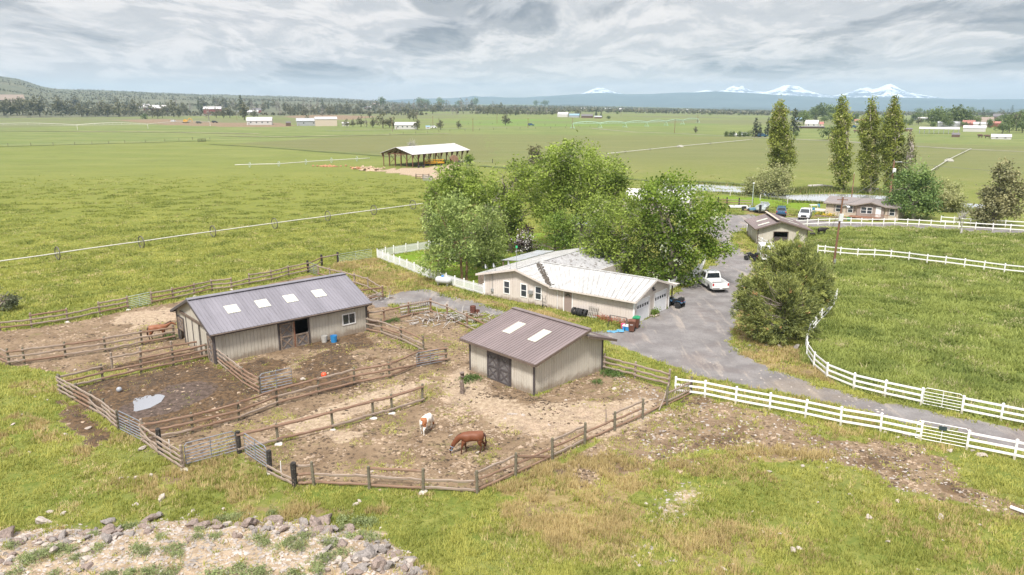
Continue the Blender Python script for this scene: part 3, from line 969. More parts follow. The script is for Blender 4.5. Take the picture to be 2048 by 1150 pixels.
m = MB(); frame(m, oL, uL, BD - 1.45, BD - .25, -.1, 2.25, .09, .002, .07, False); m.build('door_frame', M('dark_trim'), barn)

# ---------------------------------------------------------------- small shed
SL, SD, SE, SR, SY = 7.25, 7.75, 2.68, 4.02, 5.3
O = (-3.36, 56.35)
shed = thing('tack_shed', 'small beige shed with brown metal roof, two oblong skylights and double barn doors', 'shed', (*O, Tz(*O)), R(-46.6))
zt_f = SE + .10; zr = SR - .1; zbk = 2.62
m = MB()
wall(m, (0, 0), (SL, 0), zb, [(0, zt_f), (SL, zt_f)], (), .27)
wall(m, (SL, 0), (SL, SD), zb, [(0, zt_f), (SY, zr), (SD, zbk + .15)], (), .27)
wall(m, (SL, SD), (0, SD), zb, [(0, zbk + .15), (SL, zbk + .15)], (), .27)
wall(m, (0, SD), (0, 0), zb, [(0, zbk + .15), (SD - SY, zr), (SD, zt_f)], (), .27)
m.build('wall', M('cream_siding') if False else M('beige_pale', (.52, .485, .42), .7, .06, 1.2, streak=(1, 1, .35)), shed)
splash('beige_pale')
sx = .65
SA = [(-sx, -.52, SE), (SL + sx, -.52, SE), (SL + sx, SY + .25, SR + .06), (-sx, SY + .25, SR + .06)]
SB = [(SL + sx + .1, SD + .95, 2.55), (-sx, SD + .95, 2.55), (-sx, SY - .1, 3.62), (SL + sx + .1, SY - .1, 3.62)]
m = MB(); roofplane(m, *SA, rib=.29); roofplane(m, *SB, rib=.29)
m.beam((-sx, SY + .1, SR + .08), (SL + sx, SY + .1, SR + .08), .42, .05)
roof = m.build('roof', M('brown_roof'), shed)
for u in (.33, .665):
    s = MB(); P = [on_plane(*SA, u - .052, v, .05) for v in (.40, .70)] + [on_plane(*SA, u + .052, v, .05) for v in (.70, .40)]
    s.quad(*[P[i] for i in (0, 3, 2, 1)]); Q = [p - Vector((0, 0, .035)) for p in P]
    for i in range(4): s.quad(P[i], P[(i + 1) % 4], Q[(i + 1) % 4], Q[i])
    for k in range(0, 4):
        s.beam(on_plane(*SA, u - .045 + .03 * k, .40, .06), on_plane(*SA, u - .045 + .03 * k, .70, .06), .04, .025)
    s.build('skylight', M('skylight_panel'), roof)
m = MB()
for xx in (-sx - .02, SL + sx + .02):
    m.beam((xx, -.52, SE - .1), (xx, SY + .25, SR - .04), .05, .2)
    m.beam((xx + .05, SD + .95, 2.46), (xx + .05, SY - .1, 3.53), .05, .2)
m.beam((-sx, -.54, SE - .12), (SL + sx, -.54, SE - .12), .04, .16)
m.beam((-sx, SY + .27, SR - .1), (SL + sx, SY + .27, SR - .1), .04, .2)
m.build('fascia', M('brown_trim'), shed)
for x_, y_ in ((0, 0), (SL, 0), (0, SD), (SL, SD)):
    m = MB(); corner(m, x_, y_, zb, 2.7); m.build('corner_trim', M('dark_trim'), shed)
m = MB(); frame(m, (0, 0), UX, 2.15, 4.75, -.05, 2.25, .07, .002, .06, False); m.build('door_frame', M('dark_trim'), shed)
xdoor(shed, (0, 0), UX, 2.17, 3.41, -.05, 2.23)
xdoor(shed, (0, 0), UX, 3.49, 4.73, -.05, 2.23)
m = MB(); m.tube([(3.45, -.02, 2.45), (3.45, -.2, 2.5)], .03, 6); m.lathe([(.02, 0), (.09, .05), (.1, .12)], (3.4, -.22, 2.4), 8); m.lathe([(.02, 0), (.09, .05), (.1, .12)], (3.52, -.22, 2.4), 8)
m.build('flood_light', M('dark_trim'), shed)

# ---------------------------------------------------------------- ranch house with garage wing
HL, HD, HE, HR = 18.6, 7.7, 2.42, 3.82
O = (-3.03, 80.14)
house = thing('ranch_house', 'cream ranch house with white ribbed metal roof and two garage doors', 'house', (*O, Tz(*O)), R(-36.9))
gx0, gxr, gx1 = -.85, 4.6, 9.4                     # gable wing: left eave, ridge, right eave
sl = (3.72 - 2.45) / (gxr - gx0)
m = MB()
zf = lambda x_: min(3.72 - abs(x_ - gxr) * sl * (1 if x_ < gxr else (3.72 - 2.42) / (gx1 - gxr) / sl) - .02, 9)
wall(m, (0, 0), (HL, 0), zb, [(0, zf(0)), (gxr, zf(gxr)), (9.2, 2.5), (HL, 2.5)], (), .3, .018)
gs = (HR - HE) / (HD / 2 + .5)
wall(m, (HL, 0), (HL, HD), zb, [(0, HE + .5 * gs - .02), (HD / 2, HR - .06), (HD, HE + .5 * gs - .02)], [(.5, 3.15, -.2, 2.15), (4.35, 7.1, -.2, 2.15)], .3, .018)
wall(m, (HL, HD), (9.4, HD), zb, [(0, 2.5), (HL - 9.4, 2.5)], (), .3, .018)
wall(m, (9.4, HD), (9.4, 14.5), zb, [(0, 2.5), (14.5 - HD, 2.5)], (), .3, .018)
wall(m, (9.4, 14.5), (0, 14.5), zb, [(0, 2.5), (9.4 - gxr, 3.68), (9.4, 2.6)], (), .3, .018)
wall(m, (0, 14.5), (0, 0), zb, [(0, zf(0)), (14.5, zf(0))], (), .3, .018)
m.build('wall', M('cream_siding'), house)
HA = [(9.0, -.5, HE), (HL + .45, -.5, HE), (HL + .45, HD / 2, HR), (4.0, HD / 2, HR)]
HA2 = [(8.9, -.5, HE), (HL + .45, -.5, HE), (HL + .45, HD / 2, HR), (4.7, HD / 2, HR)]
HB = [(HL + .45, HD + .5, HE), (9.0, HD + .5, HE), (9.0, HD / 2, HR), (HL + .45, HD / 2, HR)]
m = MB()
roofplane(m, *HA2, rib=.46, rh=.085, rw=.06)
m.beam((4.6, HD / 2, HR + .02), (HL + .45, HD / 2, HR + .02), .3, .05)
roofplane(m, (gx0, 15.2, 2.45), (gx0, -.55, 2.45), (gxr, -.55, 3.72), (gxr, 15.2, 3.72), rib=.42, rh=.045, rw=.06)
roofplane(m, (gx1, -.55, 2.42), (gx1, HD / 2, 2.42), (gxr, HD / 2, 3.72), (gxr, -.55, 3.72), rib=.42, rh=.045, rw=.06)
m.beam((gxr, -.55, 3.74), (gxr, 15.2, 3.74), .3, .05)
m.build('roof', M('white_roof'), house)
m = MB(); roofplane(m, *HB, rib=.42, rh=.05, rw=.07)
roofplane(m, (gx1, HD / 2, 2.42), (gx1, 15.2, 2.42), (gxr, 15.2, 3.72), (gxr, HD / 2, 3.72), rib=.42, rh=.045, rw=.06)
r2 = m.build('roof', M('stained_roof'), house); r2['label'] = 'rear roof slope with dark needle stains'
m = MB()
for k in range(430):                                # fallen debris lying in the valley
    f = rnd.random(); x_ = 8.9 - 3.9 * f + rnd.gauss(0, .2); y_ = -.35 + (HD / 2 - .2) * f + rnd.gauss(0, .1)
    z_ = max(HE + (y_ + .5) * gs, 3.72 - (x_ - gxr) * (1.3 / (gx1 - gxr))) + .05
    m.blob((x_, y_, z_), (rnd.uniform(.05, .13), rnd.uniform(.05, .13), .04), k, lv=0)
tag(m.build('roof_debris', M('debris')), 'strip of dark leaf litter lying in the roof valley of the cream house', 'leaf litter', kind='stuff').matrix_world = Matrix.Translation(house.location) @ Matrix.Rotation(R(-36.9), 4, 'Z')
m = MB()
m.beam((gx0 - .02, -.57, 2.36), (gxr, -.57, 3.63), .05, .2); m.beam((gx1 - .35, -.57, 2.43), (gxr, -.57, 3.63), .05, .2)
m.beam((8.9, -.52, HE - .1), (HL + .45, -.52, HE - .1), .05, .14)
m.beam((HL + .47, -.5, HE - .08), (HL + .47, HD / 2, HR - .08), .05, .17); m.beam((HL + .47, HD + .5, HE - .08), (HL + .47, HD / 2, HR - .08), .05, .17)
m.beam((gx0 - .02, -.5, 2.36), (gx0 - .02, 15.2, 2.36), .05, .14)
m.build('fascia', M('cream_siding'), house)
for x_, y_ in ((0, 0), (HL, 0), (HL, HD)):
    m = MB(); corner(m, x_, y_, zb, 2.45, .14); m.build('corner_trim', M('white_trim'), house)
for a in (2.75, 5.05, 6.95): window(house, (0, 0), UX, a, a + .68, .72, 2.02, .1, 'h')
m = MB(); frame(m, (0, 0), UX, 10.55, 11.5, -.05, 2.08, .1, .002, .05, False); m.build('door_frame', M('white_trim'), house)
m = MB(); panel(m, (0, 0), UX, 10.56, 11.49, -.05, 2.06, .006, .035); dr = m.build('entry_door', M('door_taupe'), house)
m = MB()
for k in range(4):
    a0, a1 = math.pi * (k + .12) / 4, math.pi * (k + .88) / 4
    m.quad(*[(11.02 + r_ * math.cos(a_), -.04, 1.62 + r_ * math.sin(a_)) for r_, a_ in ((.10, a0), (.10, a1), (.33, a1), (.33, a0))][::-1])
m.build('pane', M('window_glass'), dr)
m = MB(); m.tube([(9.75, -.44, HE - .12), (9.75, -.08, HE - .4), (9.75, -.08, zb)], .045, 6); m.build('downspout', M('white_trim'), house)
oR, uR = (HL, 0), (0, 1)
for s0, s1 in ((.55, 3.1), (4.4, 7.05)):
    m = MB()
    for k in range(5):
        panel(m, oR, uR, s0, s1, -.2 + k * .46, -.2 + k * .46 + .445, -.05, .0)
    gd = m.build('garage_door', M('garage_white'), house)
    m = MB(); n_ = 5
    for k in range(n_):
        c_ = s0 + (s1 - s0) * (k + .5) / n_
        panel(m, oR, uR, c_ - .17, c_ + .17, 1.38, 1.68, .002, .008)
    m.build('pane', M('window_glass'), gd)
    m = MB(); frame(m, oR, uR, s0 - .03, s1 + .03, -.2, 2.12, .09, .003, .05, False); m.build('door_frame', M('white_trim'), house)
m = MB(); m.box(HL + .02, HL + .16, HD / 2 - .1, HD / 2 + .1, 2.75, 2.95); m.lathe([(.02, 0), (.1, .05), (.11, .13)], (HL + .2, HD / 2 - .12, 2.6), 8); m.lathe([(.02, 0), (.1, .05), (.11, .13)], (HL + .2, HD / 2 + .12, 2.6), 8)
m.build('flood_light', M('dark_trim'), house)
m = MB(); m.box(.95, 1.25, -.16, -.02, .55, .95); m.tube([(1.1, -.07, .9), (1.1, -.07, 2.9)], .03, 6); m.lathe([(.1, 0), (.1, .08)], (1.1, -.2, .72), 10, 'y'); m.build('meter_box', M('galvanised'), house)
m = MB(); m.box(6.15, 6.6, -.3, .0, 1.18, 1.55); m.build('air_conditioner', M('galvanised'), house)
# patio roof and board screen on the far left side of the house
m = MB(); roofplane(m, (-3.4, 14.9, 2.35), (-3.4, 7.4, 2.35), (gx0 + .1, 7.4, 2.62), (gx0 + .1, 14.9, 2.62), rib=.45, rh=.03)
m.build('patio_roof', M('grey_steel_roof'), house)
for y_ in (7.6, 11.2, 14.7):
    m = MB(); m.box(-3.3, -3.18, y_ - .06, y_ + .06, zb, 2.32); m.build('patio_post', M('old_wood'), house)
# lean-to shelter roof post by the garage
m = MB(); m.box(HL - .4, HL - .28, HD + 1.5, HD + 1.62, zb, 2.2); m.build('lean_to_post', M('old_wood'), house)
m = MB(); roofplane(m, (HL + .4, HD + 1.8, 2.3), (HL - 3, HD + 1.8, 2.3), (HL - 3, HD + .45, 2.42), (HL + .4, HD + .45, 2.42), rib=0)
m.build('lean_to', M('cream_siding'), house)
HM = Matrix.Translation(house.location) @ Matrix.Rotation(R(-36.9), 4, 'Z')
def hp(x, y, z): return HM @ Vector((x, y, z))
# screen fence of brown boards left of the house
scr = thing('board_screen', 'tall brown board screen at the left rear corner of the cream house', 'screen fence', hp(-.2, 1.2, 0), R(-36.9))
m = MB(); wall(m, (-2.6, 1.0), (-.3, .6), -.3, [(0, 1.75), (3, 1.75)], (), .16, .012, .02, .02); wall(m, (-2.6, 6.2), (-2.6, 1.0), -.3, [(0, 1.75), (6, 1.75)], (), .16, .012, .02, .02)
m.build('boards', M('old_wood'), scr)

# ---------------------------------------------------------------- far shed beside the curved white fence
WL, WD = 7.2, 8.0
O = (37.45, 111.1)
sh3 = thing('loafing_shed', 'beige shed with low brown roof beside the curved white fence behind the pines', 'shed', (*O, 0), R(-7))
xr = 3.1
m = MB()
wall(m, (0, 0), (WL, 0), zb, [(0, 2.5), (xr, 3.55), (WL, 2.5)], [(2.35, 4.4, -.2, 1.95)])
wall(m, (WL, 0), (WL, WD), zb, [(0, 2.5), (WD, 2.5)]); wall(m, (WL, WD), (0, WD), zb, [(0, 2.5), (WL - xr, 3.5), (WL, 2.5)]); wall(m, (0, WD), (0, 0), zb, [(0, 2.5), (WD, 2.5)])
m.build('wall', M('beige_siding'), sh3)
WA = [(-.55, WD + .5, 2.42), (-.55, -.6, 2.42), (xr, -.6, 3.6), (xr, WD + .5, 3.6)]
WB = [(WL + .7, -.6, 2.32), (WL + .7, WD + .5, 2.32), (xr - .35, WD + .5, 3.85), (xr - .35, -.6, 3.85)]
m = MB(); roofplane(m, *WA, rib=.3); roofplane(m, *WB, rib=.3)
roof = m.build('roof', M('brown_roof'), sh3)
for Pp, u, v0, v1 in ((WA, .45, .3, .75), (WA, .8, .2, .65), (WB, .3, .3, .6), (WB, .68, .3, .7)):
    s = MB(); P = [on_plane(*Pp, u - .045, v, .05) for v in (v0, v1)] + [on_plane(*Pp, u + .045, v, .05) for v in (v1, v0)]
    s.quad(*[P[i] for i in (0, 3, 2, 1)]); s.build('skylight', M('skylight_panel'), roof)
m = MB(); m.beam((xr - .4, -.62, 3.88), (xr - .4, WD + .5, 3.88), .34, .06); m.build('ridge_cap', M('tan_wall'), roof)
m = MB(); m.beam((-.55, -.62, 2.34), (xr, -.62, 3.52), .05, .18); m.beam((WL + .7, -.62, 2.24), (xr - .35, -.62, 3.77), .05, .18); m.beam((-.57, -.6, 2.34), (-.57, WD + .5, 2.34), .05, .16)
m.build('fascia', M('brown_trim'), sh3)
for x_, y_ in ((0, 0), (WL, 0), (0, WD)):
    m = MB(); corner(m, x_, y_, zb, 2.5); m.build('corner_trim', M('brown_trim'), sh3)
m = MB(); frame(m, (0, 0), UX, 2.35, 4.4, -.2, 1.95, .09, .002, .06, False); m.build('door_frame', M('brown_trim'), sh3)
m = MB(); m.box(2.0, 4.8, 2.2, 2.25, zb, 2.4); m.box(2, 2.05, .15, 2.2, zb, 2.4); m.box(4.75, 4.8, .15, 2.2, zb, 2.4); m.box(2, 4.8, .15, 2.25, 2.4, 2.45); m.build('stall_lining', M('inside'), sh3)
xdoor(sh3, (0, 0), UX, 2.4, 4.35, -.2, 1.2, halves=False, mat='brown_trim')

# ---------------------------------------------------------------- manufactured home
O = (60.4, 141.6)
ML, MD, ME, MR_ = 12.6, 8.0, 2.4, 3.25
mob = thing('manufactured_home', 'tan manufactured home with grey shingle roof and gabled porch front by the pond', 'house', (*O, 0), R(-35.6))
m = MB()
wall(m, (0, 0), (ML, 0), zb, [(0, ME + .1), (ML, ME + .1)], (), 1.2, .01); wall(m, (ML, 0), (ML, MD), zb, [(0, ME + .1), (MD / 2, MR_ - .1), (MD, ME + .1)], (), 1.2, .01)
wall(m, (ML, MD), (0, MD), zb, [(0, ME + .1), (ML, ME + .1)], (), 1.2, .01); wall(m, (0, MD), (0, 0), zb, [(0, ME + .1), (MD / 2, MR_ - .1), (MD, ME + .1)], (), 1.2, .01)
m.build('wall', M('tan_wall'), mob)
A2, B2 = gable_planes(ML, MD, ME, MR_, .4, .45)
m = MB(); roofplane(m, *A2, th=.12, rib=0); roofplane(m, *B2, th=.12, rib=0)
px0, pxc, px1 = 5.6, 7.95, 10.3
roofplane(m, (px0 - .4, 3.4, 2.42), (px0 - .4, -.85, 2.42), (pxc, -.85, 3.12), (pxc, 3.4, 3.12), th=.1, rib=0)
roofplane(m, (px1 + .4, -.85, 2.42), (px1 + .4, 3.4, 2.42), (pxc, 3.4, 3.12), (pxc, -.85, 3.12), th=.1, rib=0)
m.build('roof', M('shingle'), mob)
m = MB(); wall(m, (px0, -.4), (px1, -.4), zb, [(0, 2.45), (pxc - px0, 3.0), (px1 - px0, 2.45)], (), 1.2, .01); m.box(px0, px0 + .05, -.4, .0, zb, 2.4); m.box(px1 - .05, px1, -.4, 0, zb, 2.4)
pw = m.build('porch_front', M('taupe_wall'), mob)
m = MB(); m.beam((px0 - .4, -.87, 2.32), (pxc, -.87, 3.03), .05, .16); m.beam((px1 + .4, -.87, 2.32), (pxc, -.87, 3.03), .05, .16); m.beam((-.4, -.47, ME - .1), (px0 - .3, -.47, ME - .1), .05, .14); m.beam((px1 + .3, -.47, ME - .1), (ML + .4, -.47, ME - .1), .05, .14)
m.build('fascia', M('taupe_wall'), mob)
for a, b in ((1.85, 2.75), (4.0, 4.8), (11.15, 11.95)):
    window(mob, (0, 0), UX, a, b, .85, 2.05, .06, 'h')
    for s in (a - .42, b + .1):
        m = MB(); panel(m, (0, 0), UX, s, s + .32, .8, 2.1, .004, .04); m.build('shutter', M('taupe_wall'), mob)
window(pw, (0, -.4), UX, 6.35, 7.25, .95, 2.05, .06, 'h'); window(pw, (0, -.4), UX, 7.4, 8.2, .95, 2.05, .06, 'h')
m = MB(); panel(m, (0, -.4), UX, 8.85, 9.75, .3, 2.25, .004, .05); m.build('door', M('white_trim'), mob)
m = MB(); m.box(4.6, 9.9, -2.6, -.45, .28, .4)
m.build('deck', M('red_wood'), mob)
m = MB()
for k in range(14): m.box(8.4 + k * .22, 8.46 + k * .22, -2.7, -2.62, .1, 1.15)
m.beam((8.3, -2.66, 1.17), (11.6, -2.66, 1.17), .08, .06); m.build('deck_railing', M('red_wood'), mob)
m = MB(); m.box(6.2, 8.2, -3.0, -2.62, -.1, .2); m.build('step', M('tan_wall'), mob)

# ---------------------------------------------------------------- open hay barn
O = (-33.0, 248.0)
KL, KW, KE, KR = 29.0, 13.3, 4.3, 6.5
hay = thing('hay_barn', 'open pole hay barn with white roof and rust brown trusses', 'hay barn', (*O, 0), R(55))
A3, B3 = gable_planes(KL, KW, KE, KR, .9, .9)
m = MB(); roofplane(m, *A3, th=.1, rib=.9, rh=.05); roofplane(m, *B3, th=.1, rib=.9, rh=.05); m.build('roof', M('clean_white_roof', (.50, .485, .49), .5, .08, .4), hay)
for y_ in (0, KW):
    for k in range(11):
        x_ = k * KL / 10
        m = MB(); m.tube([(x_, y_, -.6), (x_, y_, KE)], .16, 8)
        sgn = -1 if y_ == 0 else 1
        m.prism([(x_ - .08, 0), (x_ + .08, 0), (x_ + .08, .1), (x_ - .08, .1)], 0, .01)
        m.v = m.v[:-8]; m.f = m.f[:-6]
        for (a, b) in ((( y_, KE - 1.8), (y_ + sgn * .85, KE - .05)),):
            m.beam((x_, a[0], a[1]), (x_, b[0], b[1]), .12, .2)
            m.beam((x_ + .0, y_, KE - 1.5), (x_ + .0, y_ + sgn * .5, KE - .1), .1, .5)
        m.build('post', M('rust_wood', (.16, .075, .045), .85, .3), hay)
for k in range(11):
    x_ = k * KL / 10
    m = MB(); m.beam((x_, -.8, KE - .05), (x_, KW + .8, KE - .05), .1, .22); m.beam((x_, 0, KE), (x_, KW / 2, KR - .15), .1, .22); m.beam((x_, KW, KE), (x_, KW / 2, KR - .15), .1, .22)
    for f in (.17, .34, .5, .66, .83):
        zz_ = KE + (KR - KE - .15) * (1 - abs(f - .5) * 2)
        m.beam((x_, KW * f, KE), (x_, KW * min(max(f + (.12 if f < .5 else -.12), 0), 1), min(zz_ + .3, KR - .2)), .08, .14)
    m.build('truss', M('rust_wood'), hay)
m = MB()
for y_ in (0, KW):
    for k in range(10):
        x0_, x1_ = k * KL / 10, (k + 1) * KL / 10
        if k % 2 == (y_ > 0): m.beam((x0_, y_, KE - .2), (x1_, y_, 1.0), .06, .12)
for f in (0, .25, .5, .75):
    m.beam((0, KW * f, KE - .1), (0, KW * (f + .25), 1.2 if f in (0, .5) else 3.6), .08, .14)
m.build('brace', M('rust_wood'), hay)
for f in (.2, .4, .6, .8):
    m = MB(); m.tube([(0, KW * f, -.6), (0, KW * f, KE)], .15, 8); m.build('post', M('rust_wood'), hay)
# ---------------------------------------------------------------- fences
M('post_green', (.155, .14, .10), .9, .3, 5)
M('post_black', (.03, .026, .024), .9, .5, 6, c2=(.10, .09, .08))
M('rail_red', (.215, .128, .085), .85, .28, 3, c2=(.30, .225, .175), streak=(.25, 2, 2))
M('rail_grey', (.29, .235, .195), .9, .25, 3, c2=(.20, .13, .09), streak=(.25, 2, 2))
M('vinyl', (.82, .82, .83), .45, .03, 2)
M('tube_steel', (.30, .32, .37), .35, .12, metal=.5)
M('tube_green', (.40, .47, .43), .4, .15)
M('concrete', (.56, .53, .49), .9, .2, 6)


def postmesh(name, r, h, mat):
    m = MB(); m.tube([(0, 0, -.3), (0, 0, h - .03), (0, 0, h)], [r, r * .96, r * .75], 9)
    return m.mesh(name, M(mat))


def railmesh(name, w_, h_, mat, jag):
    m = MB(); n = 9; q = random.Random(jag)
    oy, oz = [0.] * n, [0.] * n
    for i in range(1, n - 1): oy[i] = q.gauss(0, .012); oz[i] = q.gauss(0, .018)
    base = 0
    for i in range(n):
        for k in range(6):
            t_ = 2 * math.pi * k / 6 + .5
            m.v.append((i / (n - 1), oy[i] + w_ * math.cos(t_), oz[i] + h_ * math.sin(t_)))
    for i in range(n - 1):
        for k in range(6):
            a = i * 6 + k; b = i * 6 + (k + 1) % 6
            m.f.append((a, a + 6, b + 6, b))
    m.f.append(tuple(range(6))); m.f.append(tuple(range((n - 1) * 6, n * 6))[::-1])
    return m.mesh(name, M(mat))


PM = {'green': postmesh('post', .088, 1.42, 'post_green'), 'black': postmesh('post', .15, 1.5, 'post_black'), 'red': postmesh('post', .09, 1.4, 'rail_red'), 'grey': postmesh('post', .095, 1.4, 'rail_grey')}
RMS = {'red': [railmesh('rail', .055, .088, 'rail_red', k) for k in range(4)], 'grey': [railmesh('rail', .055, .088, 'rail_grey', k + 9) for k in range(4)]}
FG = 'brown pole rail fences round the corrals'


def span(o, p, q):
    """lay a unit bar along x from p to q"""
    d = Vector(q) - Vector(p); L = d.length
    o.location = p; o.scale = (L, 1, 1)
    o.rotation_euler = (0, -math.asin(max(-1, min(1, d.z / L))), math.atan2(d.y, d.x))


def rail_fence(label, px, hs=(1.22, .78, .32), style='red', posts='green', miss=(), drop=(), big=(), side=.1, group=FG, ph=1.0, double=False):
    pts = [V3(*p[:2]) for p in px]
    root = thing('pole_fence', label, 'fence', pts[0], 0, group)
    for i, p in enumerate(pts):
        kind = 'black' if i in big else posts
        o = link('post', PM[kind], root)
        o.location = p - pts[0]; o.rotation_euler = (rnd.gauss(0, .025), rnd.gauss(0, .025), rnd.uniform(0, 6)); o.scale = (1, 1, ph * rnd.uniform(.96, 1.05))
    for i in range(len(pts) - 1):
        d = (pts[i + 1] - pts[i]).normalized(); n = Vector((d.y, -d.x, 0)) * side
        for j, h in enumerate(hs):
            if (i, j) in miss: continue
            s = style if rnd.random() < .72 else ('grey' if style == 'red' else 'red')
            o = link('rail', rnd.choice(RMS[s]), root)
            e0 = h + rnd.gauss(0, .025); e1 = h + rnd.gauss(0, .025)
            if (i, j) in drop: e1 = .12
            span(o, pts[i] - pts[0] + n + Vector((0, 0, e0)) - d * .1, pts[i + 1] - pts[0] + n + Vector((0, 0, e1)) + d * .1)
            if double and j == 0:
                o2 = link('rail', rnd.choice(RMS[style]), root)
                span(o2, pts[i] - pts[0] - n + Vector((0, 0, e0 - .06)) - d * .1, pts[i + 1] - pts[0] - n + Vector((0, 0, e1 - .06)) + d * .1)
    return root


rail_fence('long weathered pole fence with wide gaps between pasture grass and the left dirt paddock', [(-60, 676), (1, 662), (63.6, 654.5), (135, 643), (200, 629), (256, 618.5)], style='grey', posts='grey', miss=((0, 0), (1, 0), (3, 0)))
rail_fence('weathered three rail fence running behind the long grey roofed barn', [(304, 608), (347, 600), (389, 591), (425, 582), (463, 578.5), (499, 570), (544, 562), (578, 553), (617, 545)], style='grey', posts='grey', miss=((4, 0),), drop=())
rail_fence('short two rail fence with black posts reaching toward the white picket corner', [(617, 545), (644, 532), (676, 526.5)], (1.2, .62), style='red', posts='black', miss=((1, 1),))
rail_fence('pole fence with one top rail running past the barn ridge to a branch heap', [(637.6, 551), (660, 557), (684, 562), (709.6, 569), (736.7, 577), (765.5, 596)], (1.2, .3), style='grey', posts='grey')
rail_fence('short pole fence joining the rear barn corner to the end post by the branch heap', [(765.5, 597), (722, 603)], (1.2, .75, .3), style='red', posts='red', drop=((0, 1),))
rail_fence('grey topped fence along the near side of the left paddock up to the barn end', [(20, 731), (49.5, 728), (131.6, 716), (211, 704), (284.5, 690.5), (349, 680)], style='grey')
rail_fence('short paddock fence turning away at the left edge of the picture', [(-40, 700), (-12, 715), (20, 731)], style='grey')
rail_fence('rail fence along the far side of the muddy pen with the puddle', [(121, 784), (206, 763), (283, 745.5), (347, 732), (413.5, 717)], style='red', miss=((1, 0),))
rail_fence('second older rail run standing just behind the muddy pen', [(225, 738), (283, 727), (345, 714), (405, 702)], (1.0, .55), style='grey', posts='grey', miss=((0, 1), (1, 1)))
rail_fence('slanting rail fence from the near barn corner to the grey tube gate', [(432, 722), (458, 744), (489, 769), (521, 788)], (1.3, .95, .6, .25), style='red')
rail_fence('board fence on the outer left side of the muddy pen', [(121, 785), (154, 804), (184.5, 821), (211, 836), (238, 860)], (1.25, .95, .62, .28), style='grey', drop=((2, 1),))
rail_fence('stout board fence with a thick grey corner post beside the alley gate', [(287.6, 884), (321, 908), (367, 939)], (1.2, .9, .55, .2), style='grey', big=(1,), posts='grey', ph=1.12, drop=((0, 1),))
rail_fence('longest pole fence crossing between the barn pen and the alley', [(289, 886), (386, 866), (478.7, 841), (554.7, 811), (638, 789), (708, 770), (779.4, 757), (838, 731), (892.5, 724)], (1.25, .75, .28), style='red', drop=((6, 1),))
rail_fence('double topped rail fence between the alley and the horse pen', [(479, 906), (556.6, 887), (666, 859), (746, 836), (784, 826), (844.4, 805)], (1.25, .3), style='red', double=True, big=(0,), miss=())
rail_fence('short two rail corner of the horse pen between tube gate and black post', [(540, 947), (590, 974)], (.5, .22), style='red', posts='black', big=(0, 1), drop=())
rail_fence('near fence of the horse pen with green treated posts facing the camera', [(590, 974), (628, 972), (739, 978), (846.6, 984), (954.5, 988), (1031, 953), (1104.5, 919), (1169.4, 888), (1228.8, 861), (1285, 837), (1333.8, 811)], (1.22, .72, .2), style='red', miss=((1, 0), (3, 0), (7, 0), (9, 0), (9, 1)), drop=((5, 0), ), side=-.09, big=(0,))
rail_fence('rustic rail fence from the small shed to the white vinyl fence', [(1208.5, 740), (1270, 757), (1337, 776)], (1.15, .75, .35), style='grey', posts='grey', ph=1.05)
rail_fence('rail fence from the barn corner with the window down to the alley mouth', [(736, 662), (764, 667.5), (802.5, 682), (847.6, 703)], (1.2, .72, .25), style='grey')
rail_fence('red fence behind the lattice pallet beside the gravel track', [(737, 648), (769, 643.5), (817, 632), (861.6, 624)], (1.2, .2), style='red', posts='red')
rail_fence('red fence beside the rubble heap ending behind the small shed roof', [(861.6, 624), (895, 635.5), (935, 655), (985, 680)], (1.2, .2), style='red', posts='red')

# chewed gate leaning in the corner by the white fence
c0, c1 = V3(1333.8, 811), V3(1381.6, 789)
g = thing('wooden_gate', 'weathered wooden gate with slanting pickets beside the white vinyl fence end', 'gate', c0)
d = c1 - c0
o = link('post', PM['green'], g); o.location = (0, 0, 0); o.scale = (1, 1, 1.05)
o = link('post', PM['green'], g); o.location = d
for h in (.95, .35, .12):
    o = link('rail', RMS['grey'][1] if h > .2 else RMS['red'][0], g); span(o, Vector((0, 0, h)), d + Vector((0, 0, h + .02)))
for k in range(11):
    f = .08 + k * .082; m = MB(); m.beam(d * f + Vector((0, 0, .3)), d * (f + .05) + Vector((0, 0, 1.25 + rnd.uniform(-.15, .1))), .05, .03); m.build('picket', M('old_wood'), g)


def tube_gate(label, a, b, n=6, h=1.3, mat='tube_steel', r=.028, lift=.12, cat='gate', group='tubular steel stock gates'):
    a, b = Vector(a), Vector(b)
    g = thing('tube_gate', label, cat, a, 0, group)
    d = b - a; u = d.normalized()
    m = MB(); zt_ = lift + h; c = .14
    P = [Vector((0, 0, lift)), Vector((0, 0, zt_ - c)), u * c + Vector((0, 0, zt_)), d - u * c + Vector((0, 0, zt_)), d + Vector((0, 0, zt_ - c)), d + Vector((0, 0, lift)), Vector((0, 0, lift))]
    m.tube(P, r * 1.15, 6); m.build('tube_frame', M(mat), g)
    bm_ = MB().tube([(0, 0, 0), (1, 0, 0)], r, 6).mesh('bar', M(mat))
    for k in range(1, n):
        o = link('bar', bm_, g); z_ = lift + h * k / n * (.92 if k < n - 1 else .94)
        span(o, Vector((0, 0, z_)), d + Vector((0, 0, z_)))
    o = link('brace', bm_, g); m2 = MB().tube([d * .5 + Vector((0, 0, lift)), d * .5 + Vector((0, 0, zt_))], r, 6); o.data = m2.mesh('brace', M(mat))
    return g


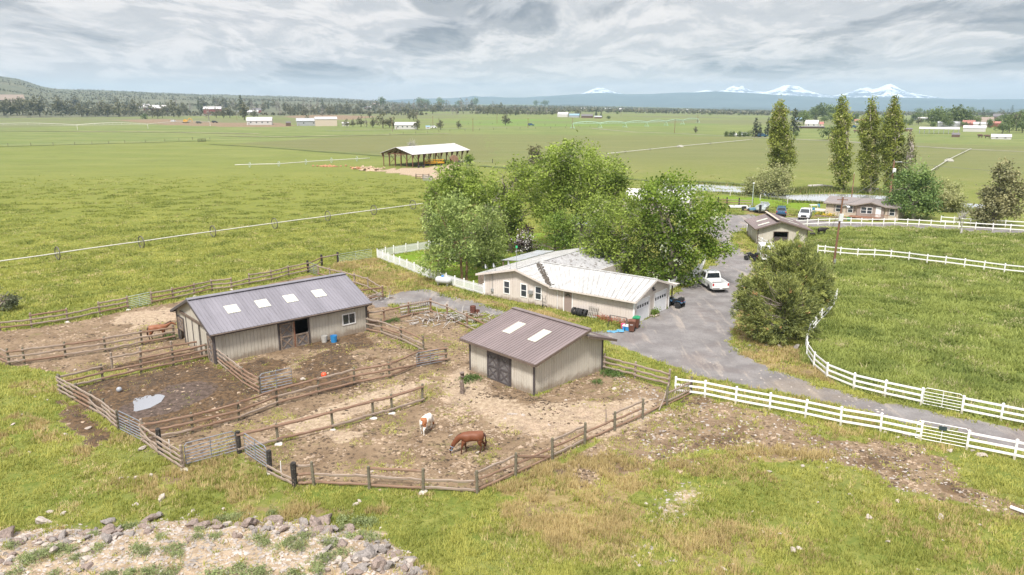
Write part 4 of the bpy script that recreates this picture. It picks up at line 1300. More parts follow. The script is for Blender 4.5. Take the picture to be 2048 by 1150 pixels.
tube_gate('grey tube gate closing the alley between two dark posts', V3(373, 931), V3(473, 904), 6)
tube_gate('grey tube gate swung open beside the thick black post', V3(491, 908), V3(535, 938), 6)
tube_gate('grey tube gate set in the left board fence of the muddy pen', V3(241, 861), V3(286, 884), 6)
tube_gate('grey tube gate standing open inside the barn pen', V3(523, 788), V3(585, 774), 6, 1.45)
tube_gate('pale green tube gate in the pasture fence left of the barn', V3(257, 618.5), V3(303, 608), 6, 1.2, 'tube_green')
tube_gate('grey tube gate at the pasture corner behind the barn', V3(619, 545), V3(636, 551), 5, 1.2)
tube_gate('thin green gate closing the field beside the white picket corner', V3(678, 526.5), V3(744, 515), 5, 1.1, 'tube_green', .022)
tube_gate('grey tube panel hung on the end of the longest pole fence', V3(833, 735), V3(889, 725) + Vector((0, 0, .05)), 5, 1.1, r=.022)

V_G = 'white vinyl rail fences along the drive'
vp = MB(); vp.box(-.065, .065, -.065, .065, -.3, 1.28); vp.lathe([(.10, 1.28), (.10, 1.31), (.01, 1.37)], n=4)
M('vinyl_post', (.80, .80, .80), .5, .05); splash('vinyl_post', .0, .45, (.34, .30, .20))
VP = vp.mesh('post', M('vinyl_post')); VR = MB().box(0, 1, -.02, .02, -.07, .07).mesh('rail', M('vinyl'))


def vinyl(label, px, hs=(1.15, .73, .31), group=V_G):
    pts = [V3(*p) for p in px]
    root = thing('vinyl_fence', label, 'fence', pts[0], 0, group)
    for i, p in enumerate(pts):
        o = link('post', VP, root); o.location = p - pts[0]
        a = pts[min(i + 1, len(pts) - 1)] - pts[max(i - 1, 0)]; o.rotation_euler = (rnd.gauss(0, .012), rnd.gauss(0, .012), math.atan2(a.y, a.x))
    for i in range(len(pts) - 1):
        for h in hs:
            o = link('rail', VR, root)
            d = (pts[i + 1] - pts[i]).normalized() * .06
            span(o, pts[i] - pts[0] + d + Vector((0, 0, h)), pts[i + 1] - pts[0] - d + Vector((0, 0, h)))
    return root


vinyl('white three rail vinyl fence on the near side of the gravel drive', [(1350, 787), (1409.6, 795), (1471, 808), (1539, 821), (1610.4, 835), (1681, 850.5), (1760.7, 864), (1840.5, 881)])
vinyl('short white vinyl fence run right of the near pipe gate', [(1933, 900), (2028, 919), (2130, 941)])
vinyl('white vinyl fence curving past the pines along the weedy paddock', [(1672, 601), (1667, 614), (1656, 629), (1642, 643), (1630.5, 657), (1618.7, 673), (1611.5, 696), (1613, 714), (1627, 735), (1653, 757), (1707, 779), (1769, 794), (1841.5, 810)])
vinyl('short white vinyl fence run right of the far pipe gate', [(1923, 827), (2001, 843), (2085, 860)])
vinyl('white two rail fence dividing the weedy paddock', [(1635, 508), (1649, 509), (1680, 512.5), (1714.6, 515.5), (1748, 516.5), (1781, 519), (1817, 523), (1853.6, 528), (1890, 532), (1928, 537), (1967, 542), (2008, 547.5), (2060, 553)], (1.15, .55))
vinyl('white fence along the far edge of the paddock in front of the manufactured home', [(1592, 455), (1614, 453), (1635.5, 452), (1657.7, 451), (1678, 450.5), (1701, 450.5), (1722, 451), (1743.5, 451.5), (1766.4, 451.5), (1789, 451), (1814.4, 452.5), (1837, 453.5), (1861, 455), (1889, 457), (1917, 458), (1950, 460), (1985, 462), (2020, 464), (2065, 467)], (1.15, .5))
vinyl('white fence on the far side of the lane at the right edge', [(1881, 446.5), (1907, 448.5), (1940, 451), (1975, 453), (2010, 455), (2060, 458)], (1.15, .5))
vinyl('white fence dropping past the low brown roofed shed', [(1494, 464), (1503, 477), (1513, 487), (1523, 493), (1533, 498), (1545, 503)], (1.15, .75, .35))
# white solid and picket fences round the house yard
M('picket_white', (.80, .81, .83), .5, .04)


def picket(label, px, gap=.075, n_per=1.9, h=1.15, w_=.085, group='white picket fences round the house yard'):
    ends = [V3(*p) for p in px]
    pts = []
    for a, b in zip(ends[:-1], ends[1:]):
        k = max(1, int(round((b - a).length / n_per)))
        pts += [a.lerp(b, i / k) for i in range(k)]
    pts.append(ends[-1])
    root = thing('picket_fence', label, 'fence', pts[0], 0, group)
    for i, p in enumerate(pts):
        p.z = Tz(p.x, p.y)
        o = link('post', VP, root); o.location = p - pts[0]; o.scale = (1, 1, 1.0)
    for a, b in zip(pts[:-1], pts[1:]):
        m = MB(); a_, b_ = a - pts[0], b - pts[0]; d = b_ - a_; L = d.length; u = d.normalized(); k = int(L / (w_ + gap))
        for hh in (.25, h - .2): m.beam(a_ + Vector((0, 0, hh)) - Vector((u.y, -u.x, 0)) * .03, b_ + Vector((0, 0, hh)) - Vector((u.y, -u.x, 0)) * .03, .03, .08)
        for j in range(k):
            c = a_ + u * ((j + .5) * L / k)
            p, q = c - u * w_ / 2, c + u * w_ / 2
            m.quad(p + Vector((0, 0, .05)), q + Vector((0, 0, .05)), q + Vector((0, 0, h)), c + Vector((0, 0, h + .05)), p + Vector((0, 0, h)))
        m.build('picket_panel', M('picket_white'), root)
    return root


picket('white picket fence running from the field corner down to the cream house', [(755, 516), (800, 533), (860, 557), (910, 573.5), (967, 590)], .035)
picket('white picket fence on the far side of the lawn under the willow', [(755, 516), (787.7, 509), (836.5, 501.5), (900, 491), (940, 484)], .03)
picket('white board fence beside the parked white pickup', [(1337, 582), (1382, 562), (1403, 542), (1409, 528)], .012)
tube_gate('white pipe gate with a small dark sign on the near side of the drive', V3(1830, 879), V3(1932, 899), 5, 1.2, 'stake_white', .022, .15, group='white pipe gates beside the drive')
tube_gate('white pipe gate on the paddock side of the drive', V3(1845, 810.5), V3(1921, 826), 5, 1.2, 'stake_white', .022, .15, group='white pipe gates beside the drive')
sg = V3(1881, 889)
dd = (V3(1932, 899) - V3(1830, 879)).normalized()
sgn_ = tag(MB().beam(dd * -.22, dd * .22, .02, .27).build('gate_sign', M('sign_dark', (.03, .05, .06), .5, .1)), 'small dark sign plate wired to the near white pipe gate', 'sign')
sgn_.location = sg + Vector((0, 0, 1.12)) + Vector((dd.y, -dd.x, 0)) * .05

# field fences far off: slim posts and wire
def wire_fence(label, px, step=6., h=1.2, r=.07, mat='post_green', wires=(.5, 1.0), group='wire fences across the fields'):
    ends = [V3(*p) for p in px]; root = thing('wire_fence', label, 'fence', ends[0], 0, group)
    pm = MB().tube([(0, 0, -.3), (0, 0, h)], r, 6).mesh('post', M(mat)); wm_ = MB().tube([(0, 0, 0), (1, 0, 0)], .012, 4).mesh('wire', M('galvanised'))
    n = 0
    for a, b in zip(ends[:-1], ends[1:]):
        k = max(1, int(round((b - a).length / step))); pr = None
        for i in range(k + 1):
            p = a.lerp(b, i / k); p.z = Tz(p.x, p.y)
            if n < 98: o = link('post', pm, root); o.location = p - ends[0]; o.rotation_euler = (rnd.gauss(0, .04), rnd.gauss(0, .04), 0); n += 1
        for w__ in wires:
            o = link('wire', wm_, root); span(o, a - ends[0] + Vector((0, 0, w__)), b - ends[0] + Vector((0, 0, w__)))
    return root


wire_fence('line of slim dark posts dividing the left pastures', [(-30, 294), (150, 290), (250, 287), (330, 283.5), (385, 280), (420, 279)], 9, 1.6, .1)
tube_gate('dark pole gate where the two left pastures meet', V3(396, 284), V3(412, 283), 4, 1.5, 'post_black', .08)
wire_fence('wire fence with pale posts along the near bank of the pond', [(1395, 386), (1460, 393), (1520, 401), (1575, 408)], 7, 1.3, .09, 'concrete')
rail_fence('dark rail fence across the rough grass behind the boat', [(1436, 408), (1454, 409), (1478, 410), (1505, 411)], (1.0, .5), style='grey', posts='black', group='small fences in the far yards')
rail_fence('dark rail fence at the mouth of the hay barn yard', [(832, 358), (846, 358.5), (858, 358)], (1.3, .8, .3), style='grey', posts='black', group='small fences in the far yards')
tube_gate('pale pipe gate beside the hay barn yard', V3(846, 361), V3(866, 364), 5, 1.3, 'galvanised', .06)
wire_fence('pasture fence east of the hay barn', [(890, 326), (985, 326)], 9, 1.5, .11, 'post_black')
wire_fence('post fence along the road beyond the big field', [(780, 270), (900, 263), (1040, 258), (1160, 256)], 14, 1.5, .16, 'post_green', ())
wire_fence('post fence at the foot of the bright green field', [(835, 252), (960, 248), (1090, 251), (1180, 254)], 16, 1.5, .16, 'post_green', ())
# concrete collars at fence posts
for (a, b) in ((135, 645), (200, 631), (256, 620), (389, 593), (463, 580), (540, 948), (367, 940.5), (556.6, 889), (666, 861), (784, 828), (846.6, 985.5), (745.8, 838)):
    p = V3(a, b); m = MB().blob((0, 0, .02), (.28, .24, .12), a % 97)
    o = tag(m.build('concrete_footing', M('concrete')), 'pale lump of concrete at the foot of a pole fence post', 'footing', 'concrete lumps at the fence post feet'); o.location = p
# loose stakes
for (a, b, lab) in ((563, 957, 'white plastic stake beside the black post of the horse pen'), (341, 912, 'white plastic stake against the board fence left of the alley gate')):
    m = MB().tube([(0, 0, -.1), (.02, 0, 1.1)], .025, 6); o = tag(m.build('stake', M('stake_white')), lab, 'stake'); o.location = V3(a, b)
p = V3(1211, 850); m = MB().tube([(0, 0, -.2), (.03, .02, .7), (-.02, .05, 1.25)], [.06, .05, .02], 6); tag(m.build('broken_stake', M('rail_grey')), 'thin splintered stake standing just inside the near horse pen fence', 'stake').location = p
a, b = V3(1318, 823), V3(1336, 793)
m = MB().tube([Vector((0, 0, .1)), (b - a) * .5 + Vector((0, 0, .4)), b - a + Vector((0, 0, 1.0))], .05, 6); tag(m.build('loose_pole', M('rail_grey')), 'bent loose pole leaning on the post beside the wooden gate', 'pole').location = a
p = V3(924, 786)
m = MB().tube([(0, 0, -.2), (.03, 0, .4), (-.03, .02, .9), (.06, .03, 1.3), (.02, 0, 1.62)], [.2, .16, .15, .17, .2], 9); tag(m.build('old_post', M('old_grey', (.17, .13, .11), .95, .45, 7)), 'thick gnarled old post standing alone in front of the small shed', 'post').location = p
# ---------------------------------------------------------------- trees
def leafmat(name, dark, light, third=None, trans=.3, rough=.6):
    if name in _M: return _M[name]
    t = NT(name); a = t.attr('tone'); oi = t.n.new('ShaderNodeObjectInfo')
    c = t.mix(a, dark, light)
    if third is not None: c = t.mix(t.step(t.attr('odd'), .4, .6), c, third)
    hs = t.n.new('ShaderNodeHueSaturation'); t.l.new(c, hs.inputs['Color'])
    t.l.new(t.math('ADD', t.math('MULTIPLY', oi.outputs['Random'], .35), .84), hs.inputs['Value'])
    c = hs.outputs[0]
    t.set(Base_Color=c, Roughness=rough, Specular_IOR_Level=.35)
    tb = t.n.new('ShaderNodeBsdfTranslucent'); t.l.new(c, tb.inputs[0])
    mx = t.n.new('ShaderNodeMixShader'); mx.inputs[0].default_value = trans
    t.l.new(t.b.outputs[0], mx.inputs[1]); t.l.new(tb.outputs[0], mx.inputs[2])
    out = [n for n in t.n if n.type == 'OUTPUT_MATERIAL'][0]
    t.l.new(mx.outputs[0], out.inputs['Surface'])
    _M[name] = t.m
    return t.m


leafmat('willow_leaf', (.07, .12, .018), (.43, .54, .105), (.42, .45, .24), .4)
leafmat('willow_blue', (.095, .15, .04), (.46, .55, .18), (.46, .5, .3), .4)
leafmat('maple_leaf', (.034, .076, .01), (.25, .345, .045), (.42, .46, .32), .4)
leafmat('poplar_leaf', (.095, .135, .026), (.40, .44, .095), (.42, .40, .2), .4)
leafmat('pine_needle', (.095, .125, .04), (.42, .45, .14), (.66, .40, .2), .3)
leafmat('juniper_leaf', (.115, .122, .058), (.34, .32, .16), None, .2)
leafmat('juniper_dark', (.055, .07, .04), (.17, .185, .10), None, .2)
leafmat('plum_leaf', (.03, .018, .02), (.085, .05, .045), (.72, .68, .70))
leafmat('green_leaf', (.085, .155, .03), (.31, .41, .085), None, .4)
leafmat('cool_leaf', (.05, .10, .03), (.24, .33, .10), None, .35)
leafmat('pale_leaf', (.22, .25, .10), (.44, .44, .21), None, .35)
leafmat('grey_twig', (.20, .18, .16), (.34, .31, .28), None, .1)
M('bark', (.22, .185, .155), .95, .35, 6)
M('tan_bark', (.30, .19, .12), .95, .3, 5)
M('pale_bark', (.36, .32, .29), .9, .25, 5)
M('dead_bark', (.42, .40, .38), .9, .2, 5)


def at_depth(px, py, Yw):
    dx, d = (px - 1024) / F, (py - 575) / F
    t = Yw / (CP - d * SP)
    return Vector((dx * t, Yw, CAMH + t * (-SP - d * CP))), t / F


def sprays(lobes, dens, rg, gap=.42, shell=.5):
    """twig end points through a set of lobes (centre, radii): more near the outside, with gaps"""
    out = []
    for c, r in lobes:
        n = int(dens * (r[0] * r[1] + r[1] * r[2] + r[0] * r[2]) * 4.2)
        d = rg.normal(size=(n * 2, 3)); d /= np.linalg.norm(d, axis=1)[:, None]
        f = 1 - shell * rg.random(n * 2) ** 1.4
        f *= .86 + .34 * vn(d[:, 0] * 2.2 + c[0], d[:, 2] * 2.2 + d[:, 1] * 1.7 + c[2], 5)
        p = np.array(c) + d * f[:, None] * np.array(r)
        g = fbm(p[:, 0] * .55 + p[:, 1] * .21, p[:, 2] * .62 - p[:, 1] * .33, 3, 9)
        out.append(p[g > gap][:n])
    return np.concatenate(out)


def leafquads(P, per, spread, size, asp, rg, droop=0., up=.0, tone=None, odd=0., out_c=None):
    """small leaf faces scattered round each twig point"""
    n = len(P) * per
    C = np.repeat(P, per, 0) + rg.normal(size=(n, 3)) * np.array(spread)
    a = rg.normal(size=(n, 3)); a[:, 2] = a[:, 2] * .7 - droop + up
    if out_c is not None:
        o = np.repeat(P - out_c, per, 0); o /= np.linalg.norm(o, axis=1)[:, None] + 1e-6; a = a * .55 + o
    a /= np.linalg.norm(a, axis=1)[:, None]
    b = rg.normal(size=(n, 3)); b -= (b * a).sum(1)[:, None] * a; b /= np.linalg.norm(b, axis=1)[:, None] + 1e-9
    s = size * (.6 + .8 * rg.random(n))[:, None]
    L, W = a * s * asp, b * s
    q = np.stack([C - L * .5, C + W * .5 + L * .05, C + L * .5, C - W * .5 + L * .05], 1)
    t = np.repeat(tone if tone is not None else rg.random(len(P)), per) * .62 + rg.random(n) * .38
    od = (np.repeat(rg.random(len(P)), per) < odd) * 1.0
    return q.reshape(-1, 3), np.repeat(t, 4), np.repeat(od, 4)


def crown_obj(name, q, t, od, mat, parent, origin):
    me = rawmesh(name, q - np.array(origin), np.arange(len(q)), 4, M(mat), {'tone': t, 'odd': od})
    return link(name, me, parent)


def limb(m, a, b, r0, r1, rg, n=6, wob=.12, sag=0.):
    a, b = Vector(a), Vector(b); L = (b - a).length; pts = []
    for i in range(n):
        f = i / (n - 1); p = a.lerp(b, f)
        if 0 < i < n - 1: p += Vector(rg.normal(size=3)) * wob * L * .25
        p.z += sag * L * math.sin(f * math.pi)
        pts.append(p)
    m.tube(pts, [r0 + (r1 - r0) * (i / (n - 1)) for i in range(n)], 6, cap=False)
    return pts


def tree(name, label, cat, base, lobes, leaf, dens=1.0, per=9, size=.26, asp=1.9, spread=.35, droop=.25, up=0., odd=.012, gap=.42, shell=.55, trunk_r=.3, trunks=None, bark='bark', twigs=26, twig_r=.035, group=None, seed=1, fork=.32, flat=1., deadw=0):
    rg = np.random.default_rng(seed); rr = random.Random(seed)
    bx, by, bz = GT(*base)
    root = thing(name, label, cat, (bx, by, bz), 0, group)
    Lb = []
    for lo in lobes:
        cx, cy, rx, ry = lo[:4]; off = lo[4] if len(lo) > 4 else 0.
        c, mp = at_depth(cx, cy, by + off)
        rz = ry * mp / math.cos(PIT) ; rx_ = rx * mp
        if c.z - rz * .9 < bz + .1: c.z = bz + .1 + rz * .9
        Lb.append((tuple(c), (rx_, rx_ * (lo[5] if len(lo) > 5 else .95), rz)))
    P = sprays(Lb, dens * 1.45, rg, gap - .03, shell)
    P = P[P[:, 2] > bz + .15]
    tone = np.clip(fbm(P[:, 0] * .8, P[:, 2] * .8 + P[:, 1] * .5, 3, seed) * 2.2 - .6 + rg.normal(size=len(P)) * .16, 0, 1)
    q, t, od = leafquads(P, int(per * 1.9), spread, size * .70, asp, rg, droop, up, tone, odd)
    crown_obj('crown', q, t, od, leaf, root, (bx, by, bz))
    m = MB()
    o = Vector((bx, by, bz)); top = np.mean([np.array(c) for c, _ in Lb], 0)
    starts = trunks or [(0, 0)]
    forks = []
    for k, (ox, oy) in enumerate(starts):
        zf = (top[2] - bz) * fork
        a = Vector((ox, oy, -.3)); b = Vector((ox * 1.3 + rr.gauss(0, .15), oy * 1.3 + rr.gauss(0, .15), zf))
        pts = limb(m, a, b, trunk_r * 1.2, trunk_r * .85, rg, 5, .05); forks.append(b)
    for i, (c, r) in enumerate(Lb):
        c = Vector(c) - o
        f = min(forks, key=lambda v: (v - c).length)
        st = f if c.z > f.z else Vector((f.x * .9, f.y * .9, max(.2, c.z * .6)))
        pts = limb(m, st, c, trunk_r * .6, trunk_r * .22, rg, 6, .16, .04)
        for k in range(max(3, int(twigs / len(Lb)))):
            d = Vector(rg.normal(size=3)).normalized(); e = c + Vector((d.x * r[0], d.y * r[1], d.z * r[2])) * rr.uniform(.6, 1.0)
            limb(m, pts[rr.choice((3, 4, 5))], e, trunk_r * .2, twig_r * .5, rg, 5, .2, .05)
    m.build('trunk', M(bark), root, True)
    if deadw:
        Pd = P[rg.random(len(P)) < deadw * .5]
        q, t, od = leafquads(Pd, 5, spread, size * .16, 22, rg, 0, 0)
        crown_obj('bare_twigs', q, t, od, 'grey_twig', root, (bx, by, bz))
    return root


WG = 'big willows shading the ranch house'
tree('willow_tree', 'leaning pale green willow with two bare trunks beside the propane tank', 'tree', (928, 562), [(885, 440, 40, 42), (925, 425, 38, 36, 1), (905, 485, 52, 42), (868, 520, 34, 28), (930, 505, 26, 26)], 'willow_blue', .95, 9, .22, 2.4, .34, .5, trunk_r=.16, trunks=[(-.25, 0), (.35, .3)], fork=.45, group=WG, seed=3, deadw=.15, bark='tan_bark')
tree('willow_tree', 'round pale willow leaning over the patio roof', 'tree', (966, 533), [(975, 446, 36, 33), (978, 490, 40, 36), (950, 470, 28, 36), (990, 520, 22, 18), (955, 510, 22, 22)], 'willow_blue', .95, 9, .22, 2.4, .34, .5, trunk_r=.2, fork=.3, group=WG, seed=4, deadw=.25, bark='bark')
tree('willow_tree', 'bright willow at the left rear of the cluster with dark juniper behind it', 'tree', (925, 498), [(920, 362, 52, 36), (882, 392, 34, 42), (962, 385, 44, 42), (925, 420, 56, 40, 1), (900, 455, 35, 30)], 'willow_leaf', .8, 9, .28, 2., .42, .3, trunk_r=.32, group=WG, seed=5, deadw=.1)
tree('willow_tree', 'willow in the middle of the cluster showing a tangle of grey limbs', 'tree', (1020, 505), [(1010, 372, 48, 42), (1000, 428, 46, 50), (1052, 420, 42, 56), (1042, 358, 40, 34), (1005, 470, 34, 30)], 'willow_leaf', .62, 9, .28, 2., .42, .3, trunk_r=.36, group=WG, seed=6, deadw=.5, gap=.46)
tree('willow_tree', 'tallest willow of the cluster with thick dark trunks', 'tree', (1140, 494), [(1145, 322, 58, 42), (1200, 346, 48, 42), (1098, 345, 42, 42), (1160, 385, 66, 38), (1228, 388, 32, 42), (1095, 402, 42, 46), (1192, 425, 44, 30), (1248, 352, 14, 20)], 'willow_leaf', .78, 9, .29, 2., .44, .3, trunk_r=.42, trunks=[(-.8, 0), (.5, .4), (1.3, -.2)], fork=.42, group=WG, seed=7, deadw=.3)
tree('willow_tree', 'low spreading willow with bare grey twigs hanging over the garage roof', 'tree', (1262, 562), [(1205, 425, 42, 32, 6), (1190, 475, 38, 42), (1242, 452, 56, 42), (1292, 468, 50, 46), (1232, 508, 52, 36), (1282, 528, 46, 32), (1184, 516, 24, 22), (1252, 412, 34, 22, 6), (1300, 420, 30, 26, 4)], 'willow_leaf', .9, 9, .25, 1.9, .38, .25, trunk_r=.34, trunks=[(-.5, 0), (.6, .2)], group=WG, seed=8, deadw=.4, gap=.45)
tree('maple_tree', 'large dark green broadleaf tree spreading over the parked white pickup', 'tree', (1348, 572), [(1342, 374, 38, 30, 4), (1310, 402, 32, 38), (1382, 408, 46, 42), (1340, 445, 54, 46), (1420, 440, 42, 36), (1438, 492, 34, 26), (1392, 490, 46, 36), (1350, 518, 44, 34), (1302, 548, 36, 22), (1372, 556, 30, 16), (1295, 385, 20, 18, 6)], 'maple_leaf', .85, 9, .30, 1.5, .40, .1, trunk_r=.38, seed=9, odd=.05, gap=.44)
tree('green_tree', 'bright green bushy tree just behind the ridge of the cream house', 'tree', (1112, 512), [(1110, 462, 42, 28), (1150, 490, 34, 22), (1082, 490, 28, 22), (1130, 440, 30, 22)], 'green_leaf', 1.1, 9, .24, 1.7, .34, .2, trunk_r=.2, seed=10)
tree('plum_tree', 'dark purple leaved tree with white blossom behind the patio roof', 'tree', (1060, 514), [(1058, 478, 24, 24), (1072, 492, 20, 20), (1045, 490, 16, 16)], 'plum_leaf', 1.2, 9, .24, 1.6, .3, .2, odd=.22, trunk_r=.12, seed=12)
tree('juniper_tree', 'narrow dark juniper at the left edge of the willow cluster', 'tree', (866, 489), [(862, 462, 13, 24), (860, 430, 16, 28), (864, 398, 13, 24), (868, 378, 7, 14)], 'juniper_leaf', 2.2, 8, .22, 2.2, .28, 0, .3, trunk_r=.2, seed=13)
tree('juniper_tree', 'dark juniper standing alone in the field behind the willow cluster', 'tree', (1072, 336), [(1071, 303, 12, 13), (1071, 322, 14, 12)], 'juniper_leaf', .7, 8, .5, 1.8, .5, 0, .3, trunk_r=.3, seed=14)
tree('juniper_tree', 'ragged dark juniper with bare white branches at the left edge of the pasture', 'tree', (-6, 624), [(-8, 600, 28, 20), (8, 592, 20, 18), (4, 610, 20, 12), (18, 600, 12, 12)], 'juniper_dark', 2.0, 8, .2, 2.2, .25, 0, .2, trunk_r=.2, seed=15, deadw=.3)
tree('juniper_tree', 'tall ragged juniper leaning right above the white fence at the right edge', 'tree', (1986, 453), [(2010, 345, 22, 22), (2022, 380, 28, 30), (1990, 392, 28, 28), (1984, 425, 30, 24), (2028, 412, 22, 22), (1962, 428, 14, 12)], 'juniper_leaf', .8, 9, .36, 1.9, .42, 0, .25, trunk_r=.32, seed=16, gap=.46)
tree('maple_tree', 'broad green tree with pale trunk right of the manufactured home', 'tree', (1827, 438), [(1832, 348, 26, 20), (1812, 378, 36, 28), (1850, 374, 28, 32), (1822, 404, 46, 22), (1858, 408, 26, 22)], 'cool_leaf', .62, 9, .38, 1.6, .5, .15, trunk_r=.34, bark='pale_bark', seed=17, gap=.44)
tree('willow_tree', 'small yellow green willow at the pond edge left of the leaning juniper', 'tree', (1905, 424), [(1900, 396, 22, 18), (1916, 406, 18, 14), (1888, 406, 14, 12)], 'pale_leaf', .8, 9, .32, 2.2, .4, .4, trunk_r=.16, seed=18)
tree('willow_shrub', 'pale rounded shrub on the far pond bank behind the small willow', 'shrub', (1890, 392), [(1890, 372, 26, 13), (1872, 380, 14, 10), (1910, 378, 14, 10)], 'pale_leaf', .7, 9, .36, 1.8, .45, .2, trunk_r=.1, seed=19)
tree('willow_shrub', 'big spreading willow shrub on the pond bank beneath the first poplar', 'shrub', (1540, 391), [(1550, 356, 32, 24), (1512, 370, 24, 18), (1568, 374, 20, 15), (1530, 378, 30, 13), (1500, 380, 12, 8)], 'pale_leaf', .62, 9, .36, 2., .48, .2, trunk_r=.14, seed=20, deadw=.2)
tree('dead_tree', 'spindly nearly bare tree with white trunk in front of the paddock fence', 'tree', (1922, 467), [(1918, 436, 14, 14), (1930, 428, 12, 12)], 'juniper_leaf', .12, 5, .2, 1.6, .3, 0, twigs=60, trunk_r=.16, twig_r=.03, bark='dead_bark', seed=21)
tree('dead_tree', 'bare pale dead tree behind the hay barn roof', 'tree', (824, 311), [(820, 286, 12, 12), (828, 290, 12, 12)], 'grey_twig', .03, 4, .2, 2, .3, 0, twigs=60, trunk_r=.3, twig_r=.06, bark='dead_bark', seed=22)
tree('green_tree', 'small leafy tree at the far end of the hay barn', 'tree', (938, 331), [(938, 316, 7, 10), (940, 324, 6, 6)], 'maple_leaf', .55, 8, .5, 1.6, .5, 0, trunk_r=.18, seed=23)


def poplar(label, base, topy, hw, seed, leaf='poplar_leaf', dens=.62, bend=0):
    rg = np.random.default_rng(seed); rr = random.Random(seed)
    bx, by, bz = GT(*base); h = base[1] - topy
    lobes = []
    n = 15
    for i in range(n):
        f = .09 + .87 * i / (n - 1)
        wdt = hw * float(np.interp(f, [.0, .13, .3, .45, .6, .75, .9, 1.], [.5, .72, .98, 1.02, .95, .78, .48, .26]))
        for k in range(2):
            s = (-1 if k else 1) * rr.uniform(.12, .52)
            lobes.append((base[0] + bend * f + s * wdt, base[1] - h * (f + rr.uniform(-.03, .03)), wdt * rr.uniform(.5, .72), h * rr.uniform(.055, .085), rr.uniform(-.5, .5)))
    return tree('poplar_tree', label, 'tree', base, lobes, leaf, dens * 1.25, 9, .37, 1.6, .36, 0, .7, odd=.10, gap=.42, shell=.7, trunk_r=.55, bark='pale_bark', twigs=50, fork=.8, group='tall poplars along the pond', seed=seed)


poplar('tall poplar standing alone behind the big willow shrub on the pond bank', (1566, 386), 205, 27, 31, bend=-8)
poplar('tallest slim poplar with bare pale trunk foot, second from the shrub', (1684, 383), 200, 23, 32)
poplar('poplar with split crown between the tallest one and the pole with transformer', (1738, 386), 206, 26, 33, bend=4)
poplar('dark full poplar rising behind the pole with transformer', (1782, 389), 202, 26, 34, bend=8)
poplar('thin half bare yellowish poplar right of the row', (1812, 392), 262, 12, 35, 'pale_leaf', .4, bend=10)


def pine(label, base, lobes, seed, odd=.02):
    rg = np.random.default_rng(seed)
    bx, by, bz = GT(*base)
    root = thing('pine_tree', label, 'tree', (bx, by, bz), 0, 'bushy pines inside the curve of the drive')
    Lb = []
    for lo in lobes:
        c, mp = at_depth(lo[0], lo[1], by + (lo[4] if len(lo) > 4 else 0)); rx, rz = lo[2] * mp, lo[3] * mp / CP
        if c.z - rz * .9 < bz: c.z = bz + rz * .9
        Lb.append((tuple(c), (rx, rx * .95, rz)))
    P = sprays(Lb, 3.6, rg, .39, .55)
    P = P[P[:, 2] > bz + .12]
    P = np.repeat(P, 2, 0) + rg.normal(size=(len(P) * 2, 3)) * .10
    c0 = np.array([bx, by, bz + .35 * (max(c[2] + r[2] for c, r in Lb) - bz)])
    tone = np.clip(fbm(P[:, 0] * 1.6, P[:, 2] * 1.6 + P[:, 1] * 1.1, 3, seed) * 3.0 - 1.1 + rg.normal(size=len(P)) * .15, 0, 1)
    q, t, od = leafquads(P, 10, .085, .07, 4.2, rg, 0, .5, tone, odd, c0)
    crown_obj('crown', q, t, od, 'pine_needle', root, (bx, by, bz))
    m = MB(); o = Vector((bx, by, bz)); top = max(c[2] for c, r in Lb) - bz
    limb(m, (0, 0, -.3), (.1, 0, top), .24, .06, rg, 7, .03)
    for c, r in Lb:
        c = Vector(c) - o
        for k in range(4):
            d = Vector(rg.normal(size=3)).normalized()
            e = c + Vector((d.x * r[0], d.y * r[1], abs(d.z) * r[2] * .8)) * .75
            limb(m, (0, 0, max(.3, min(top, c.z * .75))), e, .045, .012, rg, 5, .12, -.05)
    m.build('trunk', M('bark'), root, True)
    return root


pine('broad bushy pine closest to the drive fork with its skirt on the needle litter', (1562, 684), [(1545, 600, 46, 40), (1595, 610, 42, 42), (1535, 648, 52, 32), (1592, 655, 48, 28), (1560, 572, 40, 28), (1500, 622, 32, 40), (1490, 586, 22, 30), (1615, 640, 30, 36), (1560, 676, 50, 12)], 41, .006)
pine('tallest pine at the back of the clump in front of the beige shed', (1598, 634), [(1590, 520, 50, 36), (1560, 548, 42, 42), (1632, 552, 38, 48), (1600, 492, 38, 20), (1632, 605, 38, 42), (1550, 500, 24, 20), (1650, 575, 24, 40), (1610, 575, 42, 36)], 42, .005)
pine('pine at the left rear of the clump reaching toward the drive', (1538, 618), [(1530, 545, 32, 32), (1518, 580, 34, 30), (1540, 515, 26, 24), (1488, 575, 18, 26), (1505, 605, 34, 16)], 43, .02)
# ---------------------------------------------------------------- animals
def coat(name, c, c2=None, legs=None, patch=None, thr=(.5, .53), sc=1.6):
    t = NT(name); co = t.coord(); n = t.noise(co, 3, 4)
    b = t.mix(n, tuple(x * .75 for x in c), tuple(min(1, x * 1.2) for x in c))
    if patch is not None: b = t.mix(t.step(t.noise(co, sc, 2, .4), *thr), b, patch)
    if legs is not None:
        s = t.n.new('ShaderNodeSeparateXYZ'); t.l.new(co, s.inputs[0])
        b = t.mix(t.step(s.outputs[2], .62, .38), b, legs)
    t.set(Base_Color=b, Roughness=.55, Specular_IOR_Level=.35)
    return t.m


